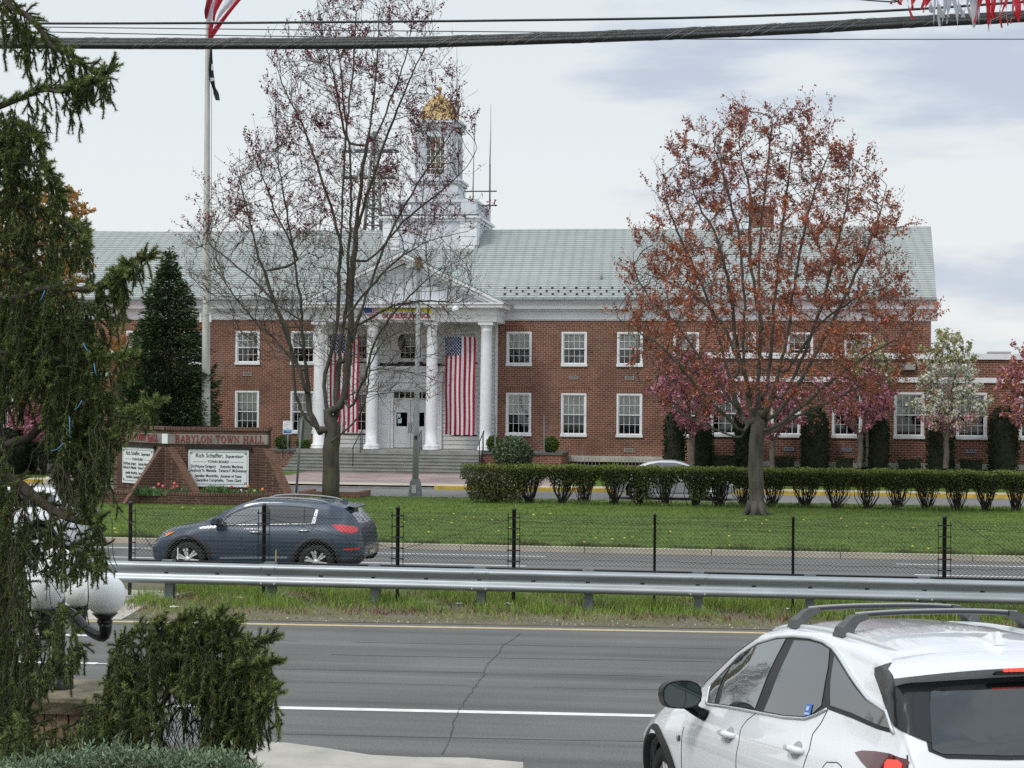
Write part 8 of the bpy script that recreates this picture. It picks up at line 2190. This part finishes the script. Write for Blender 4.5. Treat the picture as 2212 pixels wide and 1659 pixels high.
for (x, ln, red) in specs:
    q = MB(); dx_ = rnd.uniform(-14,14) if ln > 20 else rnd.uniform(-1,6); w_ = rnd.uniform(4,8)*9.5/3700*1.1; Yq = 9.5+rnd.uniform(-.05,.05); n = 6; vs = []; tw_ = rnd.uniform(.6,2.2); ph = rnd.uniform(0,3)
    for k in range(n+1):
        t = k/n; c = P(x+dx_*t+2*math.sin(t*4+ph), -8+(ln+5)*t, Yq+.02*math.sin(t*5+ph)); an = ph*.4+tw_*t; ww = w_*(.55+.45*math.sin(t*2.6+.4))
        vs += [(c.x-ww*math.cos(an), c.y-ww*math.sin(an), c.z), (c.x+ww*math.cos(an), c.y+ww*math.sin(an), c.z+.004)]
    q.add(vs, [(2*k,2*k+1,2*k+3,2*k+2) for k in range(n)], True); q.build('strip', SR if red else SW, stm)
# ------------------------------------------------------------------ the near spruce
NEED = mat('spruce_needles', (.140,.180,.052), .7, island=.55, spec=.25, trans=.1)
NEED2 = mat('spruce_needles_dark', (.072,.095,.032), .75, island=.5, spec=.2)
TIP = mat('spruce_bud_tips', (.30,.20,.07), .8, island=.3)
SBARK = mat('spruce_twig', (.075,.062,.042), .9)
spr = empty('spruce_tree', tuple(P(-30,1500,11.3).xy)+(0.3,), 'weeping dark green spruce with hanging branchlets filling the left edge', 'tree')
rs = random.Random(42)
NB, ND, TB_, SB_, LB_, CO_ = MB(), MB(), MB(), MB(), MB(), MB()
def shoot(p, d, L, w_=.017, young=True, dens=1.0):
    """one bottlebrush shoot: stem and needles"""
    d = d.normalized(); pts = [p]; n = 4
    dd = d.copy()
    for k in range(n):
        dd = (dd+Vector((rs.gauss(0,.08), rs.gauss(0,.08), rs.gauss(-.03,.07)))).normalized(); pts.append(pts[-1]+dd*(L/n))
    m = NB if young else ND
    CO_.tube(pts, [w_*.3, w_*.38, w_*.38, w_*.3, w_*.1], 4, cap=False)
    cnt = int(L*900*dens); w_ *= 1.5
    for _ in range(cnt):
        t = rs.random()**.85*n; i = min(int(t), n-1); c = pts[i].lerp(pts[i+1], t-i); ax = (pts[i+1]-pts[i]).normalized()
        a = Vector((rs.gauss(0,1), rs.gauss(0,1), rs.gauss(0,1))); a = (a-ax*a.dot(ax)).normalized()
        nd = (a*.85+ax*.6).normalized()*w_*rs.uniform(.9,1.55); s = ax.cross(a)*.0026
        m.add([c-s, c+s, c+nd], [(0,1,2)])
    if young and rs.random() < .42:
        e = pts[-1]; TB_.lathe([(0,-.006),(.0055,0),(.004,.006),(0,.008)], tuple(e), 5)
    return pts[-1]
def hang(p, L, young=True, sway=0.0, stem=True):
    """a weeping branchlet: thin cord hanging down with side shoots"""
    n = max(3, int(L/.07)); pts = [p]; d = Vector((rs.gauss(sway,.25), rs.gauss(0,.25), -.55)).normalized()
    for k in range(n):
        d = (d*.75+Vector((rs.gauss(0,.09)+sway*.1, rs.gauss(0,.09), -.42))).normalized(); q = pts[-1]+d*(L/n); pts.append(q)
        if rs.random() < .85:
            sd = Vector((rs.gauss(0,.55), rs.gauss(0,.45), -.75)).normalized(); shoot(pts[-1], sd, rs.uniform(.045,.09), .015, young)
    SB_.tube(pts, .0022, 3, cap=False)
    for i in range(0, len(pts)-1):
        if rs.random() < .7: shoot(pts[i], pts[i+1]-pts[i], (pts[i+1]-pts[i]).length*1.15, .014, young, .8)
    shoot(pts[-1], Vector((rs.gauss(0,.2), rs.gauss(0,.2), -.9)), rs.uniform(.08,.14), .015, young)
def bough(pxs, Y0, Y1, r0, r1, hang_px=None, tipshoots=True, dens=1.0, hl=(.12,.3), upsh=.25):
    n = len(pxs); pts = catmull([P(x, y, lerp(Y0, Y1, i/(n-1))) for i, (x, y) in enumerate(pxs)], 6)
    LB_.tube(pts, [lerp(r0, r1, i/(len(pts)-1)) for i in range(len(pts))], 7)
    for i in range(1, len(pts)):
        seg = pts[i]-pts[i-1]; l = seg.length; k = max(1, int(l/.05*dens))
        for j in range(k):
            p = pts[i-1].lerp(pts[i], rs.random()); t = i/len(pts)
            L_ = rs.uniform(*hl)*(hang_px(t) if hang_px else 1)
            if rs.random() < .75: hang(p, L_, rs.random() < .55, seg.normalized().x*.25)
            for _u in range(2 if rs.random() < upsh+.5 else 1): shoot(p, seg.normalized()+Vector((rs.gauss(0,.5), rs.gauss(0,.5), rs.gauss(.35,.35))), rs.uniform(.07,.14), .016)
    if tipshoots:
        d = (pts[-1]-pts[-2]).normalized(); shoot(pts[-1], d, .12, .017)
        for k in range(4): shoot(pts[-1]-d*.05*k, d+Vector((rs.gauss(0,.5), 0, rs.gauss(.25,.5))), rs.uniform(.07,.11), .016)
# upper boughs against the sky
bough([(-60,-90),(-10,-30),(25,15),(60,35),(95,75),(120,105),(155,118),(185,145),(212,163),(238,150)], 11.2, 10.7, .028, .005, lambda t: 1.6 if t < .5 else .75, hl=(.1,.26))
bough([(-60,-20),(0,20),(40,60),(70,90)], 11.6, 11.2, .02, .006, lambda t: 1.1, hl=(.1,.25))
bough([(-60,250),(0,230),(45,212),(90,195),(130,198),(155,188),(172,188),(200,178)], 11.0, 10.6, .022, .005, lambda t: 1.1 if t < .7 else .5, hl=(.08,.24))
bough([(-60,240),(0,262),(30,290),(55,275),(62,278)], 11.5, 11.2, .014, .005, None, hl=(.06,.16))
bough([(-60,300),(0,290),(40,298),(72,293),(88,312)], 11.2, 10.9, .014, .005, None, hl=(.08,.2), dens=.7)
bough([(-60,370),(0,360),(50,352),(90,362),(112,380)], 11.0, 10.8, .016, .005, None, hl=(.1,.22), dens=.8)
bough([(-60,400),(20,395),(80,410),(120,405),(135,430)], 11.3, 10.9, .018, .005, None, hl=(.12,.3))
bough([(-60,450),(20,445),(90,455),(140,478),(172,505),(185,530)], 11.1, 10.7, .02, .005, None, hl=(.12,.3))
bough([(-60,520),(20,520),(90,515),(150,490),(175,500)], 11.6, 11.2, .02, .005, None, hl=(.1,.25), dens=.8)
# the bough reaching out over the dark conifer
bough([(-60,640),(30,645),(100,622),(170,625),(215,620),(245,598),(270,580),(290,570),(318,552)], 11.0, 10.3, .028, .006, lambda t: 1.2 if t < .8 else .3, hl=(.1,.28), upsh=.4)
bough([(200,620),(235,622),(262,600),(268,592)], 10.7, 10.4, .01, .004, lambda t: .5, hl=(.08,.16))
bough([(-60,560),(20,570),(90,600),(140,640),(190,668),(235,690)], 11.3, 10.8, .024, .006, None, hl=(.12,.34))
bough([(-60,700),(40,700),(120,715),(180,735),(210,765)], 11.2, 10.7, .02, .006, None, hl=(.14,.34))
bough([(0,760),(90,765),(150,780),(215,765),(250,775),(282,762)], 11.0, 10.5, .02, .005, lambda t: 1.2 if t < .75 else .4, hl=(.12,.34))
bough([(-60,800),(20,790),(100,800),(160,820),(215,850),(240,870)], 11.4, 10.9, .02, .005, None, hl=(.14,.34))
bough([(110,840),(170,850),(220,880),(262,900),(300,885),(338,872)], 11.0, 10.4, .016, .005, lambda t: 1.0 if t < .5 else .35, hl=(.10,.26))
bough([(105,900),(150,912),(200,925),(238,945)], 11.2, 10.7, .014, .005, None, hl=(.12,.26))
bough([(100,980),(150,975),(190,985),(218,1005)], 11.2, 10.8, .014, .005, None, hl=(.14,.34))
# trunk and the bare low limb
trunk_pts = [P(-32,1720,11.6), P(-30,1300,11.6), P(-34,900,11.6), P(-38,400,11.6), P(-44,-150,11.6)]
LB_.tube(trunk_pts, [.20,.17,.13,.08,.03], 12)
LB_.tube([P(118,700,11.2), P(112,860,11.25), P(105,1000,11.3)], [.03,.035,.03], 7)
LB_.tube([P(-40,1030,11.6), P(-10,985,11.5), P(20,960,11.4), P(65,945,11.35), P(105,905,11.3), P(130,878,11.2)], [.06,.042,.035,.03,.025,.018], 8)
bough([(-40,1010),(30,1040),(70,1070),(105,1095),(140,1115),(185,1128),(218,1122)], 11.3, 10.7, .05, .016, lambda t: 1.0, tipshoots=False, hl=(.10,.28), upsh=.1)
# dense hanging curtain areas: (polygon, count, length range, depth range)
def curtain(poly, n, hl, Y0, Y1, young=.5):
    n = int(n*1.35)
    xs = [p[0] for p in poly]; ys = [p[1] for p in poly]; k = 0
    while k < n:
        x, y = rs.uniform(min(xs), max(xs)), rs.uniform(min(ys), max(ys))
        if not inpoly(x, y, poly): continue
        Y = rs.uniform(Y0, Y1); L_ = rs.uniform(*hl)
        while L_ > .1 and not inpoly(x, y+L_*330, poly) : L_ -= .05
        p = P(x, y, Y); yy = rs.random() < young
        hang(p, L_, yy)
        if rs.random() < .8: shoot(p, Vector((rs.gauss(.3,.8), rs.gauss(-.2,.5), rs.gauss(.2,.3))), rs.uniform(.07,.13), .016, yy)
        k += 1
curtain([(-60,240),(10,240),(45,330),(60,400),(95,440),(130,490),(150,560),(120,600),(-60,600)], 95, (.12,.32), 10.8, 12.0)
curtain([(-60,580),(90,590),(150,640),(215,680),(200,740),(215,800),(150,830),(100,800),(-60,800)], 170, (.14,.36), 10.6, 12.0)
curtain([(85,800),(180,800),(222,870),(240,930),(228,1000),(212,1075),(170,1090),(130,1040),(118,960),(100,880)], 105, (.14,.36), 10.6, 11.8)
curtain([(-60,790),(100,790),(105,850),(50,850),(20,880),(-60,900)], 30, (.1,.25), 10.8, 12.0)
curtain([(-60,900),(18,930),(20,1000),(55,1060),(70,1140),(62,1300),(75,1500),(40,1660),(-60,1660)], 215, (.16,.42), 10.6, 12.0)
curtain([(60,1110),(150,1140),(215,1150),(235,1200),(210,1240),(150,1220),(75,1215)], 36, (.10,.2), 10.5, 11.4)
curtain([(60,1290),(110,1300),(165,1300),(178,1380),(150,1450),(90,1470),(60,1440)], 30, (.14,.3), 10.4, 11.0)
# low skirt to the right of the pier
bough([(225,1520),(240,1440),(262,1385),(300,1362),(345,1350),(400,1352),(440,1362)], 10.6, 10.2, .02, .005, None, hl=(.14,.34))
bough([(330,1560),(380,1470),(430,1400),(470,1360),(500,1345)], 10.5, 10.2, .02, .005, None, hl=(.12,.3))
bough([(400,1480),(450,1410),(505,1380),(545,1395),(582,1378)], 10.3, 10.0, .018, .005, None, hl=(.12,.3))
bough([(470,1470),(520,1440),(555,1445),(590,1432)], 10.2, 10.0, .012, .004, None, hl=(.08,.2))
bough([(470,1530),(530,1505),(565,1512),(592,1500)], 10.2, 10.0, .012, .004, None, hl=(.08,.2))
bough([(300,1400),(350,1365),(400,1345),(425,1332)], 10.4, 10.2, .012, .004, None, hl=(.08,.2))
bough([(380,1380),(430,1358),(460,1352),(478,1328)], 10.4, 10.1, .012, .005, lambda t: .6, hl=(.1,.2))
curtain([(235,1395),(300,1360),(350,1352),(345,1420),(330,1500),(300,1560),(262,1540),(240,1460)], 58, (.14,.34), 10.1, 10.8)
curtain([(345,1352),(440,1360),(500,1350),(560,1380),(572,1440),(585,1500),(560,1530),(548,1600),(510,1590),(480,1560),(440,1500),(380,1470),(345,1440)], 130, (.16,.4), 10.0, 10.8)
curtain([(440,1500),(560,1520),(545,1600),(520,1640),(500,1600),(450,1640)], 40, (.14,.3), 10.0, 10.6)
curtain([(-20,1560),(60,1530),(110,1560),(160,1540),(215,1490),(300,1480),(355,1520),(345,1590),(360,1640),(330,1660),(-20,1660)], 140, (.12,.3), 9.9, 10.8, .7)
# bare hanging twigs inside the skirt
for _ in range(70):
    x, y = rs.uniform(345,440), rs.uniform(1440,1560); q = [P(x,y,10.6)]
    for k in range(5): q.append(q[-1]+Vector((rs.gauss(0,.03), rs.gauss(0,.03), -.06)))
    SB_.tube(q, .003, 3)
for (x, y) in [(rs.uniform(60,240), rs.uniform(900,1150)) for _ in range(36)]+[(rs.uniform(0,90), rs.uniform(1000,1500)) for _ in range(40)]:
    q = [P(x,y,10.6)]; dx_ = rs.gauss(0,.02)
    for k in range(6): q.append(q[-1]+Vector((dx_+rs.gauss(0,.012), rs.gauss(0,.02), -.055)))
    SB_.tube(q, .003, 3)
LB_.build('boughs', mat('spruce_bark', (.06,.048,.038), .95, bump=.6), spr); SB_.build('twigs', SBARK, spr); NB.build('green_needles', NEED, spr); ND.build('dark_needles', NEED2, spr); TB_.build('buds', TIP, spr); CO_.build('shoot_stems', mat('shoot_core', (.030,.036,.014), .9), spr)
# blue tape strands caught in the spruce
BT = mat('blue_tape', (.06,.22,.42), .4)
for i, (a, b, lab) in enumerate((((97,627),(85,650),'short blue plastic strand high in the spruce'),((180,742),(196,762),'blue plastic strand on the outer spruce branches, upper one'),((203,785),(209,812),'blue plastic strand below the upper one in the spruce'),((177,865),(160,885),'slanting blue plastic strand in the middle of the spruce'),((150,900),(151,945),'upright blue plastic strand near the spruce trunk'),((137,957),(110,975),'lowest slanting blue plastic strand in the spruce'))):
    p, q_ = P(*a, 10.35), P(*b, 10.35); m_ = p.lerp(q_, .5)+Vector((0,0,-.015)); s_ = empty('plastic_strand', tuple(m_), lab, 'litter', 'blue strands in the spruce')
    q = MB(); q.tube([tuple(p), tuple(m_), tuple(q_)], .0032, 4); q.build('strand', BT, s_)
# small string-light cord in front of the globes
cl = empty('light_string', tuple(P(190,1300,11.2)), 'dark string-light cord dangling in front of the globe lamps', 'light string')
q = MB(); cp = catmull([P(x,y,11.9) for x, y in ((196,1215),(190,1250),(191,1290),(188,1320),(192,1350))], 5); q.tube([tuple(p) for p in cp], .004, 4); q.build('cord', BLACKM, cl)
for (x, y) in ((192,1240),(191,1307),(189,1352)):
    c = P(x,y,11.9); q = MB(); q.tube([tuple(c), (c.x-.03,c.y,c.z-.01)], [.006,.004], 5); q.build('bulb', BLACKM, cl)
# ---- juniper along the bottom edge
JUN = mat('juniper_foliage', (.17,.24,.14), .8, island=.4, trans=.1)
jr = random.Random(9); c0 = P(250,1665,9.2); jun = empty('juniper_bush', (c0.x, 9.0, .3), 'blue-green spreading juniper along the bottom left edge', 'shrub')
jb, js = MB(), MB()
for _ in range(2600):
    px = jr.uniform(-60,545); lim = np.interp(px, [-60,60,120,200,260,330,400,480,520,545],[1670,1648,1640,1628,1622,1632,1636,1632,1640,1665]); Y = jr.uniform(8.6,9.6)
    base = P(px, lim+10+abs(jr.gauss(0,30)), Y); base.z -= jr.uniform(0,.05)
    d = Vector((jr.gauss(.1,.5), jr.gauss(-.2,.5), jr.uniform(.35,1))).normalized(); L_ = jr.uniform(.05,.13)
    js.tube([base, base+d*L_], [.003,.001], 3, cap=False)
    for k in range(9):
        q = base+d*L_*(k/8); e = (d+Vector((jr.gauss(0,.7), jr.gauss(0,.7), jr.gauss(.2,.5)))).normalized()*jr.uniform(.015,.035); s = e.cross(Vector((jr.gauss(0,1),1,jr.gauss(0,1)))).normalized()*.005
        jb.add([q-s, q+s, q+e+s*.4, q+e-s*.4], [(0,1,2,3)])
cz = MB(); a, b = P(-60,1700,9.1), P(530,1690,9.1); cz.box(a.x, b.x, 8.7, 9.6, .0, a.z-.02); cz.build('branches', CORE, jun)
jb.build('foliage', JUN, jun); js.build('stems', SBARK, jun)
# planting bed under the spruce and pier
e_ = [G(430,1700).x, 9]
o = sheet('planting_bed', [(-9,5),(-2.3,5),(-2.3,10.6),(-2.6,13.6),(-9,13.6)], mat('bed_mulch', (.05,.04,.03), .95, var=.3, vscale=10), .115)
